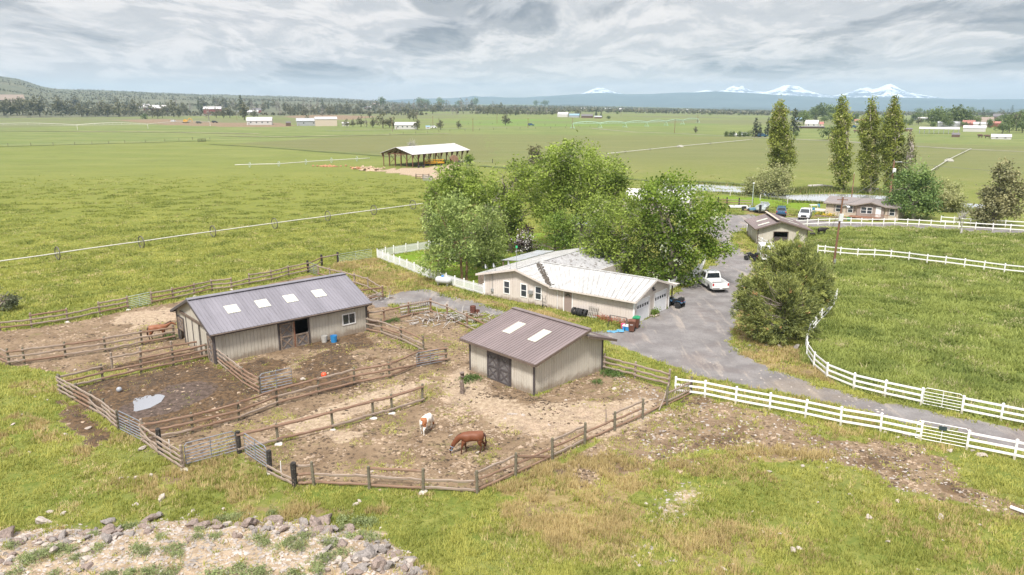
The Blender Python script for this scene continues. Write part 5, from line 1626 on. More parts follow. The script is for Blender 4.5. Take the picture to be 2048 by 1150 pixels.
def animal(name, label, cat, px, head, scale, skel, edges, mat, hair=None, hairmat=None, group=None):
    import bmesh
    x, y, z = GT(*px)
    root = thing(name, label, cat, (x, y, z), R(head), group)
    me = bpy.data.meshes.new('body'); bm = bmesh.new(); lay = bm.verts.layers.skin.verify(); ids = {}
    for k, (p, r) in skel.items():
        v = bm.verts.new(Vector(p) * scale); v[lay].radius = (r[0] * scale, r[1] * scale) if isinstance(r, tuple) else (r * scale, r * scale); ids[k] = v
    ids['p0'][lay].use_root = True
    for a, b in edges: bm.edges.new((ids[a], ids[b]))
    bm.to_mesh(me); bm.free()
    o = link('body', me, root)
    o.modifiers.new('skin', 'SKIN').use_smooth_shade = True
    s = o.modifiers.new('sub', 'SUBSURF'); s.levels = s.render_levels = 2
    me.materials.append(mat)
    for nm, pts, rr_ in hair or []:
        m = MB(); m.tube([Vector(p) * scale for p in pts], [r * scale for r in rr_], 7); m.build(nm, hairmat, root, True)
    return root


def horse_skel(neck, hind=0., fore=0.):
    S = {'p0': ((-.50, 0, 1.16), .37), 'p00': ((-.74, 0, 1.16), .27), 'p1': ((-.18, 0, 1.15), .325), 'p2': ((.15, 0, 1.13), .34), 'p3': ((.42, 0, 1.15), .30), 'p4': ((.60, 0, 1.18), .24)}
    E_ = [('p00', 'p0'), ('p0', 'p1'), ('p1', 'p2'), ('p2', 'p3'), ('p3', 'p4')]
    pr = 'p4'
    for i, (p, r) in enumerate(neck):
        S['n%d' % i] = (p, r); E_.append((pr, 'n%d' % i)); pr = 'n%d' % i
    for s, dh, df in ((1, hind, fore), (-1, -hind, -fore)):
        k = 'a' if s > 0 else 'b'
        S.update({'h1' + k: ((-.58, .16 * s, .95), .25), 'h2' + k: ((-.52 + dh * .4, .18 * s, .74), .15), 'h3' + k: ((-.72 + dh * .8, .16 * s, .50), .06), 'h4' + k: ((-.66 + dh, .16 * s, .16), .042), 'h5' + k: ((-.62 + dh, .16 * s, .03), .055),
                  'f1' + k: ((.46, .15 * s, .92), .2), 'f2' + k: ((.46 + df * .4, .16 * s, .72), .105), 'f3' + k: ((.48 + df * .8, .15 * s, .44), .056), 'f4' + k: ((.47 + df, .15 * s, .15), .04), 'f5' + k: ((.50 + df, .15 * s, .03), .052)})
        E_ += [('p0', 'h1' + k), ('h1' + k, 'h2' + k), ('h2' + k, 'h3' + k), ('h3' + k, 'h4' + k), ('h4' + k, 'h5' + k), ('p3', 'f1' + k), ('f1' + k, 'f2' + k), ('f2' + k, 'f3' + k), ('f3' + k, 'f4' + k), ('f4' + k, 'f5' + k)]
    return S, E_


graze = [((.82, 0, 1.02), (.15, .22)), ((1.02, 0, .78), (.115, .17)), ((1.17, 0, .54), (.10, .14)), ((1.25, 0, .36), (.085, .11)), ((1.30, 0, .2), .07), ((1.33, 0, .08), .055)]
level = [((.80, 0, 1.28), (.12, .18)), ((1.02, 0, 1.42), (.095, .14)), ((1.2, 0, 1.5), (.085, .11)), ((1.34, 0, 1.42), (.08, .1)), ((1.5, 0, 1.32), .07), ((1.6, 0, 1.25), .055)]
GR_H = [('mane', [(.62, 0, 1.38), (.84, 0, 1.18), (1.05, 0, .92), (1.2, 0, .66)], [.03, .06, .06, .03]), ('tail', [(-.78, 0, 1.28), (-.87, 0, 1.1), (-.90, .02, .72), (-.87, .03, .42)], [.05, .07, .085, .03]), ('ear', [(1.17, .07, .6), (1.13, .1, .72)], [.035, .008]), ('ear', [(1.17, -.07, .6), (1.13, -.1, .72)], [.035, .008])]
LV_H = [('mane', [(.62, 0, 1.4), (.84, 0, 1.5), (1.05, 0, 1.6), (1.18, 0, 1.62)], [.03, .06, .05, .03]), ('tail', GR_H[1][1], GR_H[1][2]), ('ear', [(1.16, .07, 1.58), (1.15, .09, 1.72)], [.035, .008]), ('ear', [(1.16, -.07, 1.58), (1.15, -.09, 1.72)], [.035, .008])]
hair_d = M('dark_hair', (.06, .022, .014), .7, .3); hair_w = M('white_hair', (.72, .66, .58), .7, .2)
S_, E_ = horse_skel(graze, .14, .16)
h1 = animal('horse', 'chestnut horse grazing with lowered head in the near pen', 'horse', (943, 906), 187, 1.0, S_, E_, coat('chestnut_coat', (.165, .058, .027), legs=(.085, .035, .022)), GR_H, hair_d)
m = MB(); m.ring((1.255, 0, .30), (.25, 0, -.95), .1, .014, 12, 4); m.ring((1.17, 0, .52), (.3, 0, -.9), .125, .014, 12, 4); m.tube([(1.25, .1, .3), (1.19, .12, .5)], .012, 4); m.tube([(1.25, -.1, .3), (1.19, -.12, .5)], .012, 4)
m.build('halter', M('halter_blue', (.25, .38, .50), .6, .1), h1)
S_, E_ = horse_skel(graze, .1, -.08)
animal('horse', 'white and chestnut paint pony seen from behind', 'horse', (853, 864), 70, .82, S_, E_, coat('paint_coat', (.78, .74, .68), patch=(.33, .13, .055), thr=(.53, .56), sc=1.5), GR_H, hair_w)
S_, E_ = horse_skel(level, .1, .1)
animal('horse', 'bay horse standing with its head by the left end of the barn', 'horse', (318, 679), 24, .98, S_, E_, coat('bay_coat', (.25, .10, .05), legs=(.06, .035, .025)), LV_H, hair_d)
cow = {'p0': ((-.55, 0, 1.08), .30), 'p00': ((-.78, 0, 1.12), .22), 'p1': ((-.15, 0, 1.0), .36), 'p2': ((.25, 0, 1.0), .36), 'p3': ((.55, 0, 1.05), .28), 'n0': ((.85, 0, 1.12), .17), 'n1': ((1.08, 0, 1.18), .14), 'n2': ((1.28, 0, 1.08), .1), 'n3': ((1.38, 0, 1.0), .075)}
ce = [('p00', 'p0'), ('p0', 'p1'), ('p1', 'p2'), ('p2', 'p3'), ('p3', 'n0'), ('n0', 'n1'), ('n1', 'n2'), ('n2', 'n3')]
for s in (1, -1):
    k = 'a' if s > 0 else 'b'
    cow.update({'h1' + k: ((-.6, .17 * s, .8), .16), 'h2' + k: ((-.58, .18 * s, .6), .1), 'h3' + k: ((-.72, .17 * s, .42), .065), 'h4' + k: ((-.66, .17 * s, .1), .05), 'h5' + k: ((-.64, .17 * s, .03), .06), 'f1' + k: ((.5, .16 * s, .75), .13), 'f2' + k: ((.5, .17 * s, .45), .07), 'f3' + k: ((.5, .17 * s, .1), .05), 'f4' + k: ((.52, .17 * s, .03), .06)})
    ce += [('p0', 'h1' + k), ('h1' + k, 'h2' + k), ('h2' + k, 'h3' + k), ('h3' + k, 'h4' + k), ('h4' + k, 'h5' + k), ('p3', 'f1' + k), ('f1' + k, 'f2' + k), ('f2' + k, 'f3' + k), ('f3' + k, 'f4' + k)]
bc = coat('black_coat', (.022, .018, .018))
CH = [('tail', [(-.98, 0, 1.2), (-1.05, 0, .9), (-1.04, 0, .5)], [.03, .025, .05]), ('ear', [(1.08, .12, 1.2), (1.06, .28, 1.18)], [.05, .015]), ('ear', [(1.08, -.12, 1.2), (1.06, -.28, 1.18)], [.05, .015])]
animal('cow', 'black cow standing in the paddock grass right of the low shed', 'cow', (1643, 470), 12, .95, cow, ce, bc, CH, M('black_hair', (.02, .016, .015), .7, .2))
animal('cow', 'small black calf half hidden in the grass by the low shed', 'calf', (1625, 473), 170, .5, cow, ce, bc, CH, M('black_hair'))

# ---------------------------------------------------------------- vehicles
M('tyre_rubber', (.022, .022, .023), .8, .2); M('rim_metal', (.45, .46, .48), .3, .1, metal=.7); M('car_white', (.74, .75, .76), .25, .02, spec=.6); M('car_blue', (.03, .09, .17), .25, .05, spec=.6)
M('car_silver', (.52, .55, .60), .25, .04, spec=.6); M('car_black', (.025, .025, .028), .4, .2); M('auto_glass', (.02, .026, .032), .06, .1, spec=.9); M('tail_red', (.45, .02, .02), .3, .1); M('chrome', (.55, .55, .56), .2, .05, metal=.8); M('plate_white', (.7, .72, .75), .5, .05)


def wheel(parent, x, y, r, w_, s, rim='rim_metal'):
    m = MB(); m.lathe([(r * .62, -w_ / 2), (r * .92, -w_ / 2), (r, -w_ * .32), (r, w_ * .32), (r * .92, w_ / 2), (r * .62, w_ / 2)], (x, y, r), 20, 'y')
    wl = m.build('wheel', M('tyre_rubber'), parent)
    m = MB(); m.lathe([(r * .6, -w_ * .3), (r * .62, w_ * .46), (r * .5, w_ * .5), (r * .42, w_ * .36), (r * .18, w_ * .42), (.02, w_ * .42)] if s > 0 else [(.02, -w_ * .42), (r * .18, -w_ * .42), (r * .42, -w_ * .36), (r * .5, -w_ * .5), (r * .62, -w_ * .46), (r * .6, w_ * .3)], (x, y, r), 16, 'y')
    m.build('rim', M(rim), wl)


def frustum(m, b, t, z0, z1):
    """b, t = (x0, x1, y0, y1) footprints"""
    n = len(m.v)
    for (x0, x1, y0, y1), z_ in ((b, z0), (t, z1)): m.v += [(x0, y0, z_), (x1, y0, z_), (x1, y1, z_), (x0, y1, z_)]
    m.f += [tuple(n + i for i in q_) for q_ in ((3, 2, 1, 0), (4, 5, 6, 7), (0, 1, 5, 4), (1, 2, 6, 5), (2, 3, 7, 6), (3, 0, 4, 7))]


def car(name, label, cat, loc, head, paint, L=5.8, W=1.98, kind='pickup', group=None, sc=1.0):
    root = thing(name, label, cat, loc, head, group); root.scale = (sc, sc, sc)
    hw = W / 2; fr, rr_ = L * .5 - 1.0, -L * .5 + 1.15; wr = .40; belt = 1.12
    cab0, cab1 = (-.55, 1.35) if kind == 'pickup' else (-L / 2 + .12, .95)

    def outline(top):
        P = [(-L / 2, .48)]
        for cx in (rr_, fr):
            P.append((cx - wr - .1, .42))
            P += [(cx + (wr + .1) * math.cos(a), .40 + (wr + .1) * math.sin(a)) for a in [math.pi * (1 - i / 8) for i in range(9)]]
            P.append((cx + wr + .1, .42))
        P += [(L / 2 - .05, .42), (L / 2, .6), (L / 2 - .03, .92)] + top
        return P[::-1]
    if kind == 'pickup':
        top = [(L / 2 - .25, 1.04), (cab1 + .1, belt + .02), (cab0, belt + .02), (cab0 - .02, .72), (-L / 2, .72)]
    else:
        top = [(L / 2 - .25, 1.0), (cab1 + .1, belt), (-L / 2 + .05, belt), (-L / 2, .8)]
    m = MB(); m.prism(outline(top), -hw, hw)
    body = m.build('body', M(paint), root)
    if kind == 'pickup':
        m = MB(); x0, x1 = -L / 2, cab0 - .03
        P = [(x0 + .06, .73), (x1, .73), (x1, 1.18), (x0 + .06, 1.16)]
        m.prism(P[::-1], -hw, -hw + .09); m.prism(P[::-1], hw - .09, hw); m.box(x1 - .06, x1, -hw + .09, hw - .09, .73, 1.18)
        m.build('bed_side', M(paint), body)
        m = MB(); m.box(x0 - .01, x0 + .06, -hw + .04, hw - .04, .73, 1.17); m.box(x0 - .025, x0 - .01, -hw + .25, hw - .25, .82, 1.06); m.build('tailgate', M(paint), root)
        m = MB(); m.box(x0 + .06, x1 - .06, -hw + .09, hw - .09, .722, .735); m.build('bed_liner', M('car_black'), root)
        m = MB(); m.box(x0 - .14, x0 + .02, -hw + .02, hw - .02, .42, .62); m.build('bumper', M('chrome'), root)
        m = MB(); m.box(x0 - .15, x0 - .14, -.16, .16, .48, .6); m.build('number_plate', M('plate_white'), root)
    # cab
    m = MB(); b = (cab0, cab1 + .35, -hw + .02, hw - .02); t_ = (cab0 + (.12 if kind == 'pickup' else .28), cab1 - .35, -hw + .2, hw - .2); H_ = 1.88 if kind == 'pickup' else 1.78
    frustum(m, b, t_, belt, H_); cab = m.build('cab', M(paint), root)

    def face(k, u0, u1, v0, v1, nm='window'):
        def cor(i): return Vector(((b[0], b[1], b[1], b[0])[i], (b[2], b[2], b[3], b[3])[i], belt)), Vector(((t_[0], t_[1], t_[1], t_[0])[i], (t_[2], t_[2], t_[3], t_[3])[i], H_))
        (a0, a1), (c0_, c1_) = cor(k), cor((k + 1) % 4)
        f = lambda u, v: a0.lerp(c0_, u).lerp(a1.lerp(c1_, u), v)
        n = (c0_ - a0).cross(a1 - a0).normalized() * .012
        m = MB(); m.quad(*[f(u, v) + n for u, v in ((u0, v0), (u1, v0), (u1, v1), (u0, v1))]); m.build(nm, M('auto_glass'), cab)
    if kind == 'pickup':
        face(0, .06, .40, .1, .88); face(0, .44, .74, .1, .88); face(2, .26, .56, .1, .88); face(2, .60, .94, .1, .88); face(3, .08, .92, .12, .85, 'rear_window'); face(1, .06, .94, .08, .9, 'windscreen')
    else:
        for k in (0, 2): face(k, .05, .30, .12, .86); face(k, .34, .58, .12, .86); face(k, .62, .84, .12, .86)
        face(3, .08, .92, .12, .86, 'rear_window'); face(1, .06, .94, .08, .9, 'windscreen')
        m = MB(); m.box(-L / 2 - .1, -L / 2 + .05, -hw + .03, hw - .03, .42, .62); m.build('bumper', M('car_black'), root)
        for s in (-1, 1): m = MB(); m.beam((t_[0] + .2, s * (hw - .3), H_ + .05), (t_[1] - .2, s * (hw - .3), H_ + .05), .04, .05); m.build('roof_rail', M('car_black'), cab)
    for s in (-1, 1):
        m = MB(); m.box(-L / 2 - .02, -L / 2 + .05, s * (hw - .12) - .08, s * (hw - .12) + .08, .82, 1.12); m.build('tail_light', M('tail_red'), root)
        m = MB(); m.box(L / 2 - .06, L / 2 + .005, s * (hw - .28) - .2, s * (hw - .28) + .2, .72, .92); m.build('headlight', M('plate_white'), root)
        m = MB(); m.box(cab1 + .05, cab1 + .2, s * (hw + .1) - .1, s * (hw + .1) + .1, 1.14, 1.34); m.build('mirror', M('car_black'), root)
        wheel(root, fr, s * (hw - .12), wr, .26, s); wheel(root, rr_, s * (hw - .12), wr, .26, s)
    m = MB(); m.box(L / 2 - .02, L / 2 + .012, -hw + .5, hw - .5, .55, .92); m.build('grille', M('car_black'), root)
    m = MB(); m.box(L / 2 - .05, L / 2 + .1, -hw + .03, hw - .03, .40, .56); m.build('front_bumper', M('chrome'), root)
    return root


fw = Vector((math.cos(R(96)), math.sin(R(96)))); c = Vector(G(1433, 581)) + fw * 1.75
car('pickup_truck', 'white crew cab pickup parked under the dark maple beside the drive', 'pickup', (c.x, c.y, Tz(c.x, c.y)), math.atan2(fw.y, fw.x), 'car_white')
p = V3(1562, 430.5); car('suv', 'dark blue suv parked beyond the low brown roofed shed', 'car', p, R(70), 'car_blue', 4.7, 1.85, 'suv')
p = V3(1610, 436); car('pickup_truck', 'silver white pickup facing the camera left of the manufactured home', 'pickup', p, R(-117), 'car_silver', 5.6, 1.95)


def atv(label, px, head, c1, sc=1.0):
    root = thing('quad_bike', label, 'quad bike', V3(*px), R(head)); root.scale = (sc,) * 3
    m = MB(); m.prism([(-.55, .42), (.6, .42), (.7, .62), (.35, .78), (-.1, .72), (-.6, .74)], -.2, .2); m.build('chassis', M('car_black'), root)
    for s in (-1, 1):
        for x_ in (-.6, .62):
            m = MB(); m.prism([(x_ - .38, .55), (x_ - .2, .72), (x_ + .2, .74), (x_ + .4, .58), (x_ + .36, .66), (x_ + .16, .8), (x_ - .2, .79), (x_ - .42, .62)][::-1], s * .28 - .16, s * .28 + .16); m.build('mudguard', M(c1), root)
            wheel(root, x_, s * .46, .31, .24, s)
    m = MB(); m.prism([(-.55, .74), (.1, .72), (.12, .82), (-.1, .86), (-.5, .9)][::-1], -.17, .17); m.build('seat', M('car_black'), root)
    m = MB(); m.tube([(.3, -.38, 1.08), (.36, -.1, 1.0), (.36, .1, 1.0), (.3, .38, 1.08)], .025, 6); m.tube([(.45, 0, .75), (.36, 0, 1.0)], .03, 6); m.build('handlebar', M('car_black'), root)
    m = MB(); m.box(-.95, -.45, -.38, .38, .84, .88); m.box(-.92, -.5, -.3, .3, .88, 1.1); m.build('rear_rack', M('car_black'), root)
    m = MB(); m.box(.4, .85, -.34, .34, .84, .87); m.build('front_rack', M('car_black'), root)
    for s in (-1, 1): m = MB(); m.box(-.93, -.9, s * .25 - .07, s * .25 + .07, .7, .78); m.build('tail_light', M('tail_red'), root)
    return root


atv('black and blue quad bike beside the right garage door', (1350, 613), 135, 'car_blue')
atv('dark quad bike parked beside the white horse trailer', (1505, 521), 120, 'car_black', 1.1)
ht_ = thing('horse_trailer', 'white horse trailer parked under the fence behind the pines', 'trailer', V3(1531, 520), R(78))
m = MB(); m.prism([(-1.9, .45), (1.7, .45), (2.1, .8), (2.0, 1.6), (1.5, 2.2), (-1.9, 2.25)][::-1], -.95, .95); m.build('body', M('car_white'), ht_)
for s in (-1, 1):
    wheel(ht_, -.5, s * .95, .33, .2, s); wheel(ht_, .25, s * .95, .33, .2, s)
    for x_ in (-1.3, -.3, .7): m = MB(); m.box(x_ - .3, x_ + .3, s * .955 - .004, s * .955 + .004, 1.35, 1.85); m.build('window', M('auto_glass'), ht_)
m = MB(); m.box(-1.915, -1.905, -.75, -.1, 1.2, 1.95); m.build('rear_opening', M('auto_glass'), ht_)
m = MB(); m.box(-1.93, -1.9, -.06, .06, .5, 2.2); m.build('door_bar', M('galvanised'), ht_)
m = MB(); m.tube([(2.0, 0, .5), (3.1, 0, .5)], .05, 6); m.tube([(2.9, 0, .5), (2.9, 0, .0)], .04, 6); m.build('tow_bar', M('galvanised'), ht_)
tp = tag(MB().blob((0, 0, .5), (1.7, 1.0, .65), 5, amp=.25, lv=2).build('tarp_load', M('tarp', (.30, .36, .40), .5, .2, 2), None, True), 'grey blue tarp over a low load in front of the beige shed', 'tarp'); tp.location = V3(1547, 499)
# boat
bt = thing('boat', 'grey motor boat with open windscreen standing on its trailer', 'boat', V3(1527, 424), R(58))
m = MB(); secs = []
for i in range(11):
    f = i / 10; x_ = -2.6 + 5.2 * f; w_ = 1.05 * (1 - max(0, (f - .45) / .55) ** 2.2) + .02; k = .55 + .35 * max(0, (f - .5)) ** 1.5
    secs.append([(x_, -w_, 1.35 + .25 * f), (x_, -w_ * .8, .75 + .1 * f), (x_, 0, k), (x_, w_ * .8, .75 + .1 * f), (x_, w_, 1.35 + .25 * f), (x_, w_ * .86, 1.36 + .25 * f), (x_, w_ * .7, .95 + .1 * f), (x_, -w_ * .7, .95 + .1 * f), (x_, -w_ * .86, 1.36 + .25 * f)])
for i in range(11): m.v += secs[i]
for i in range(10):
    for k in range(9): m.f.append((i * 9 + k, i * 9 + (k + 1) % 9, (i + 1) * 9 + (k + 1) % 9, (i + 1) * 9 + k))
m.f.append(tuple(range(9))); m.f.append(tuple(range(90, 99))[::-1])
m.build('hull', M('boat_grey', (.36, .40, .38), .35, .1), bt)
for y_ in (-.55, 0, .55): m = MB(); m.beam((.55, y_, 1.45), (.25, y_, 2.0), .45, .03, (1, 0, 0)); m.build('windscreen', M('plate_white'), bt)
m = MB(); m.box(-.9, -.4, -.7, -.2, 1.05, 1.55); m.build('seat', M('car_silver'), bt); m = MB(); m.box(-.9, -.4, .2, .7, 1.05, 1.55); m.build('seat', M('car_silver'), bt)
m = MB(); m.box(-3.0, -2.62, -.2, .2, .7, 1.75); m.tube([(-2.85, 0, .7), (-2.85, 0, .2)], .08, 6); m.build('outboard_motor', M('car_black'), bt)
m = MB(); m.beam((-2.2, -.5, .42), (2.2, -.2, .42), .08, .1); m.beam((-2.2, .5, .42), (2.2, .2, .42), .08, .1); m.beam((2.2, 0, .42), (3.6, 0, .42), .1, .1); m.beam((-1, -.9, .34), (-1, .9, .34), .1, .1); m.build('boat_trailer', M('galvanised'), bt)
for s in (-1, 1): wheel(bt, -1, s * .95, .3, .18, s)
m = MB(); m.prism([(-1.7, .15), (1.7, .15), (1.9, .55), (-1.8, .5)][::-1], -.6, .6); o = tag(m.build('upturned_skiff', M('car_white')), 'long white flat skiff lying upturned in the dry grass', 'skiff'); o.location = V3(1476, 416); o.rotation_euler.z = R(-5)
mo = thing('garden_tractor', 'small dark garden tractor between the white skiff and the boat', 'garden tractor', V3(1493, 421), R(170))
m = MB(); m.prism([(.1, .4), (.95, .4), (.98, .75), (.6, .85), (.1, .82)][::-1], -.28, .28); m.build('bonnet', M('car_black'), mo)
m = MB(); m.box(-.7, .1, -.4, .4, .4, .55); m.box(-.6, -.15, -.25, .25, .55, .7); m.box(-.68, -.55, -.25, .25, .65, 1.1); m.build('seat', M('car_silver'), mo)
m = MB(); m.tube([(.2, 0, .8), (-.05, 0, 1.05)], .03, 5); m.ring((-.06, 0, 1.06), (-.5, 0, .8), .18, .02, 12, 4); m.build('steering_wheel', M('car_black'), mo)
for s in (-1, 1): wheel(mo, -.45, s * .42, .3, .25, s); wheel(mo, .7, s * .38, .2, .16, s)
tr_ = thing('utility_trailer', 'low blue covered utility trailer beside the boat', 'trailer', V3(1509, 424), R(-10))
m = MB(); m.prism([(-1.0, .4), (1.0, .4), (1.0, .7), (.5, .85), (-.6, .8), (-1.0, .65)][::-1], -.6, .6); m.build('cover', M('cover_blue', (.10, .22, .33), .6, .15), tr_)
for s in (-1, 1): wheel(tr_, 0, s * .65, .26, .16, s)
# ---------------------------------------------------------------- irrigation
M('pipe_white', (.62, .60, .56), .4, .1, metal=.2); M('wheel_steel', (.11, .10, .09), .6, .25)


def wheel_line(label, px, wheels, r=.96, group='side roll irrigation lines', rad=.085, mat='pipe_white', wmat='wheel_steel', thick=.075):
    pts = [V3(*p) for p in px]; root = thing('wheel_line', label, 'irrigation line', pts[0], 0, group)
    P = []
    for a, b in zip(pts[:-1], pts[1:]):
        for i in range(8): q_ = a.lerp(b, i / 8); q_.z = Tz(q_.x, q_.y) + r; P.append(q_ - pts[0])
    q_ = pts[-1].copy(); q_.z += r; P.append(q_ - pts[0])
    m = MB(); m.tube(P, rad, 8); m.build('pipe', M(mat), root, True)
    ax = (pts[-1] - pts[0]).normalized()
    m = MB(); m.ring((0, 0, 0), (1, 0, 0), r - thick, thick, 30, 5)
    for k in range(8): t_ = math.pi * 2 * k / 8; m.tube([(0, 0, 0), (0, math.cos(t_) * (r - .05), math.sin(t_) * (r - .05))], .016, 4)
    me = m.mesh('wheel', M(wmat))
    for w_ in wheels:
        p = V3(*w_)
        o = link('wheel', me, root); o.location = p + Vector((0, 0, r)) - pts[0]; o.rotation_euler = (rnd.uniform(0, 1), rnd.gauss(0, .03), math.atan2(ax.y, ax.x) + rnd.gauss(0, .06))
    return root


wheel_line('long side roll irrigation line crossing the left pasture toward the willows', [(-140, 558), (117, 520), (427, 474.5), (656, 442.5), (826, 419), (848, 416)], [(-40, 543), (117, 520), (284, 497), (427, 474.5), (550, 458), (656, 442.5), (748, 430), (826, 419)])
wheel_line('pale side roll irrigation line ending near the hay barn', [(470, 335), (558, 333), (640, 326.5), (740, 321)], [(500, 335), (558, 333), (612, 329), (663, 325.5), (714, 322.5)], .9, rad=.12, wmat='tube_green', thick=.07)
wheel_line('faint irrigation line across the big field beyond the willow tops', [(1215, 310), (1356, 295), (1505, 281)], [(1250, 306), (1300, 301), (1356, 295), (1420, 289), (1470, 284)], .6, rad=.13, thick=.04)
wheel_line('irrigation line climbing the field at the right edge', [(1862, 345), (1898, 322), (1942, 300)], [(1872, 340), (1898, 322), (1925, 308)], .7, rad=.13, thick=.05)
for (x_, y_, l_) in ((1360, 294.5, 'white drive unit in the middle of the faint field irrigation line'), (1898, 323, 'drive unit in the middle of the right field irrigation line')):
    m = MB(); m.box(-.9, .9, -.6, .6, .3, 1.0); m.prism([(-1.4, .1), (1.4, .1), (1.0, .5), (-1.0, .5)][::-1], -.7, .7); m.lathe([(.3, -.3), (.35, .3)], (1.3, 0, .35), 10, 'y'); m.lathe([(.3, -.3), (.35, .3)], (-1.3, 0, .35), 10, 'y')
    o = tag(m.build('drive_unit', M('pipe_white')), l_, 'drive unit'); o.location = V3(x_, y_)


def pivot(label, px, towers, h, mat, r=.25):
    pts = [V3(*p) for p in px]; root = thing('pivot_sprinkler', label, 'sprinkler', pts[0], 0, 'pivot sprinklers in the fields')
    for a, b in zip(pts[:-1], pts[1:]):
        m = MB(); P, Q = [], []
        for i in range(9): f = i / 8; q_ = a.lerp(b, f) - pts[0]; s = math.sin(f * math.pi); P.append(q_ + Vector((0, 0, h + s * 1.2))); Q.append(q_ + Vector((0, 0, h - .6 + s * .4)))
        m.tube(P, r, 5); m.tube(Q, r * .5, 4)
        for i in range(1, 8): m.tube([P[i], Q[i]], r * .4, 4)
        m.build('span', M(mat), root)
    for p in pts if towers else []:
        m = MB(); q_ = p - pts[0]; ax = (pts[-1] - pts[0]).normalized(); n = Vector((-ax.y, ax.x, 0)) * 2.2
        m.tube([q_ + n, q_ + Vector((0, 0, h)), q_ - n], r * .6, 5); m.tube([q_ + n + Vector((0, 0, .6)), q_ - n + Vector((0, 0, .6))], r * .6, 5)
        m.build('tower', M(mat), root)
    return root


pivot('pale green pivot sprinkler stretched across the bright green field', [(1145, 257), (1200, 256), (1250, 255), (1293, 253.5), (1332, 251.5), (1365, 249), (1396, 246)], 1, 4.2, 'pivot_green') if M('pivot_green', (.42, .60, .50), .5, .15) else 0
pivot('white pivot sprinkler hardly visible across the far left pasture', [(-40, 259), (155, 260), (296, 258), (420, 252)], 1, 4.0, 'pipe_white', .16)

# ---------------------------------------------------------------- poles and wires
M('pole_wood', (.20, .105, .065), .9, .25, 4, streak=(1, 1, .2)); M('wire', (.12, .12, .13), .5, .1); M('transformer', (.62, .64, .66), .4, .08)


def pole(label, base, h, r=.13, arm=0, box=None, group='wooden utility poles', lean=(0, 0), cat='utility pole', mat='pole_wood'):
    p = V3(*base); root = thing('utility_pole', label, cat, p, 0, group); root.rotation_euler = (lean[0], lean[1], 0)
    m = MB(); m.tube([(0, 0, -.5), (0, 0, h)], [r * 1.1, r * .75], 10); m.build('shaft', M(mat), root)
    if arm: m = MB(); m.beam((-arm, .1, h - .35), (arm, .1, h - .35), .1, .12); m.build('crossarm', M(mat), root)
    for k in range(3 if arm else 1):
        m = MB(); m.lathe([(.03, 0), (.05, .03), (.03, .08), (.05, .12), (.02, .18)], ((k - 1) * arm * .9, .1, h - .29) if arm else (0, 0, h), 8); m.build('insulator', M('transformer'), root)
    if box: m = MB(); m.lathe([(.05, 0), (box, .03), (box, .85), (box * .7, .95), (.05, .97)], (.0, -r - box, h - 2.6), 12); m.build('transformer', M('transformer'), root)
    return root


q1 = pole('tall wooden utility pole with white box rising from the paddock fence', (1667, 531), 9.1, .14, lean=(0, .03))
m = MB(); m.box(-.26, .26, -.36, -.14, 6.0, 6.95); m.build('meter_panel', M('transformer'), q1)
m = MB(); m.box(-.12, .12, -.3, -.12, .4, .95); m.build('meter_box', M('galvanised'), q1)
m = MB(); m.tube([(0, 0, 7.9), (.25, -.5, 8.1), (.45, -.9, 8.0)], .04, 6); m.lathe([(.05, 0), (.2, -.1), (.22, -.2)], (.45, -.95, 8.1), 10); m.build('yard_lamp', M('transformer'), q1)
m = MB(); m.beam((-.7, 0, 8.75), (.7, 0, 8.75), .08, .1); m.build('crossarm', M('pole_wood'), q1)
q2 = pole('utility pole with white transformer in front of the darkest poplar', (1779, 399), 8.6, .2, 0, .35)
m = MB(); m.beam((0, 0, 8.3), (1.9, .3, 8.3), .1, .12); m.build('bracket', M('transformer'), q2)
q3 = pole('thin bare pole behind the roof of the manufactured home', (1703, 397), 5.6, .11)
q4 = pole('pale green metal lamp post by the boat', (1504, 412), 4.6, .09, mat='tube_green', cat='lamp post', group=None)
m = MB(); m.lathe([(.05, 0), (.22, .1), (.25, .25), (.05, .35)], (0, 0, 4.55), 10); m.build('lamp', M('transformer'), q4)
for i, (x_, y_, hh) in enumerate(((785, 263, 10.5), (866, 253, 9), (994, 247, 10), (946, 263, 9.5), (1056, 256, 8), (1145, 257, 8.5), (1349, 265.5, 9.5), (1395, 244, 8), (474, 240, 7), (834, 240, 9), (1242, 232, 8))):
    pole('slim utility pole standing along the field road far off', (x_, y_), hh, .17, .8)
C1, C2_ = V3(1667, 531), V3(1779, 399)


def cable(label, a, b, sag, r=.02, name='power_line'):
    a, b = Vector(a), Vector(b); m = MB(); m.tube([a.lerp(b, i / 14) - Vector((0, 0, sag * 4 * (i / 14) * (1 - i / 14))) - a for i in range(15)], r, 4)
    o = tag(m.build(name, M('wire')), label, 'cable'); o.location = a
    return o


cable('power line from the paddock pole up to the transformer pole', C1 + Vector((.3, 0, 9.0)), C2_ + Vector((0, 0, 8.4)), 1.2, .022)
cable('second cable sagging between the two big utility poles', C1 + Vector((.25, 0, 8.2)), C2_ + Vector((0, 0, 6.2)), 1.5, .022)
cable('service cable from the paddock pole toward the manufactured home', C1 + Vector((.3, 0, 8.3)), (64, 143.5, 3.6), .8, .02)
cable('power line leaving the transformer pole toward the right edge', C2_ + Vector((0, 0, 8.4)), (150, 120, 8.5), 1.6, .022)
cable('pale guy wire slanting from the paddock pole down to the grass', C1 + Vector((.0, 0, 7.6)), V3(1643, 507), .05, .02, 'guy_wire')
sd_ = V3(1032, 555)
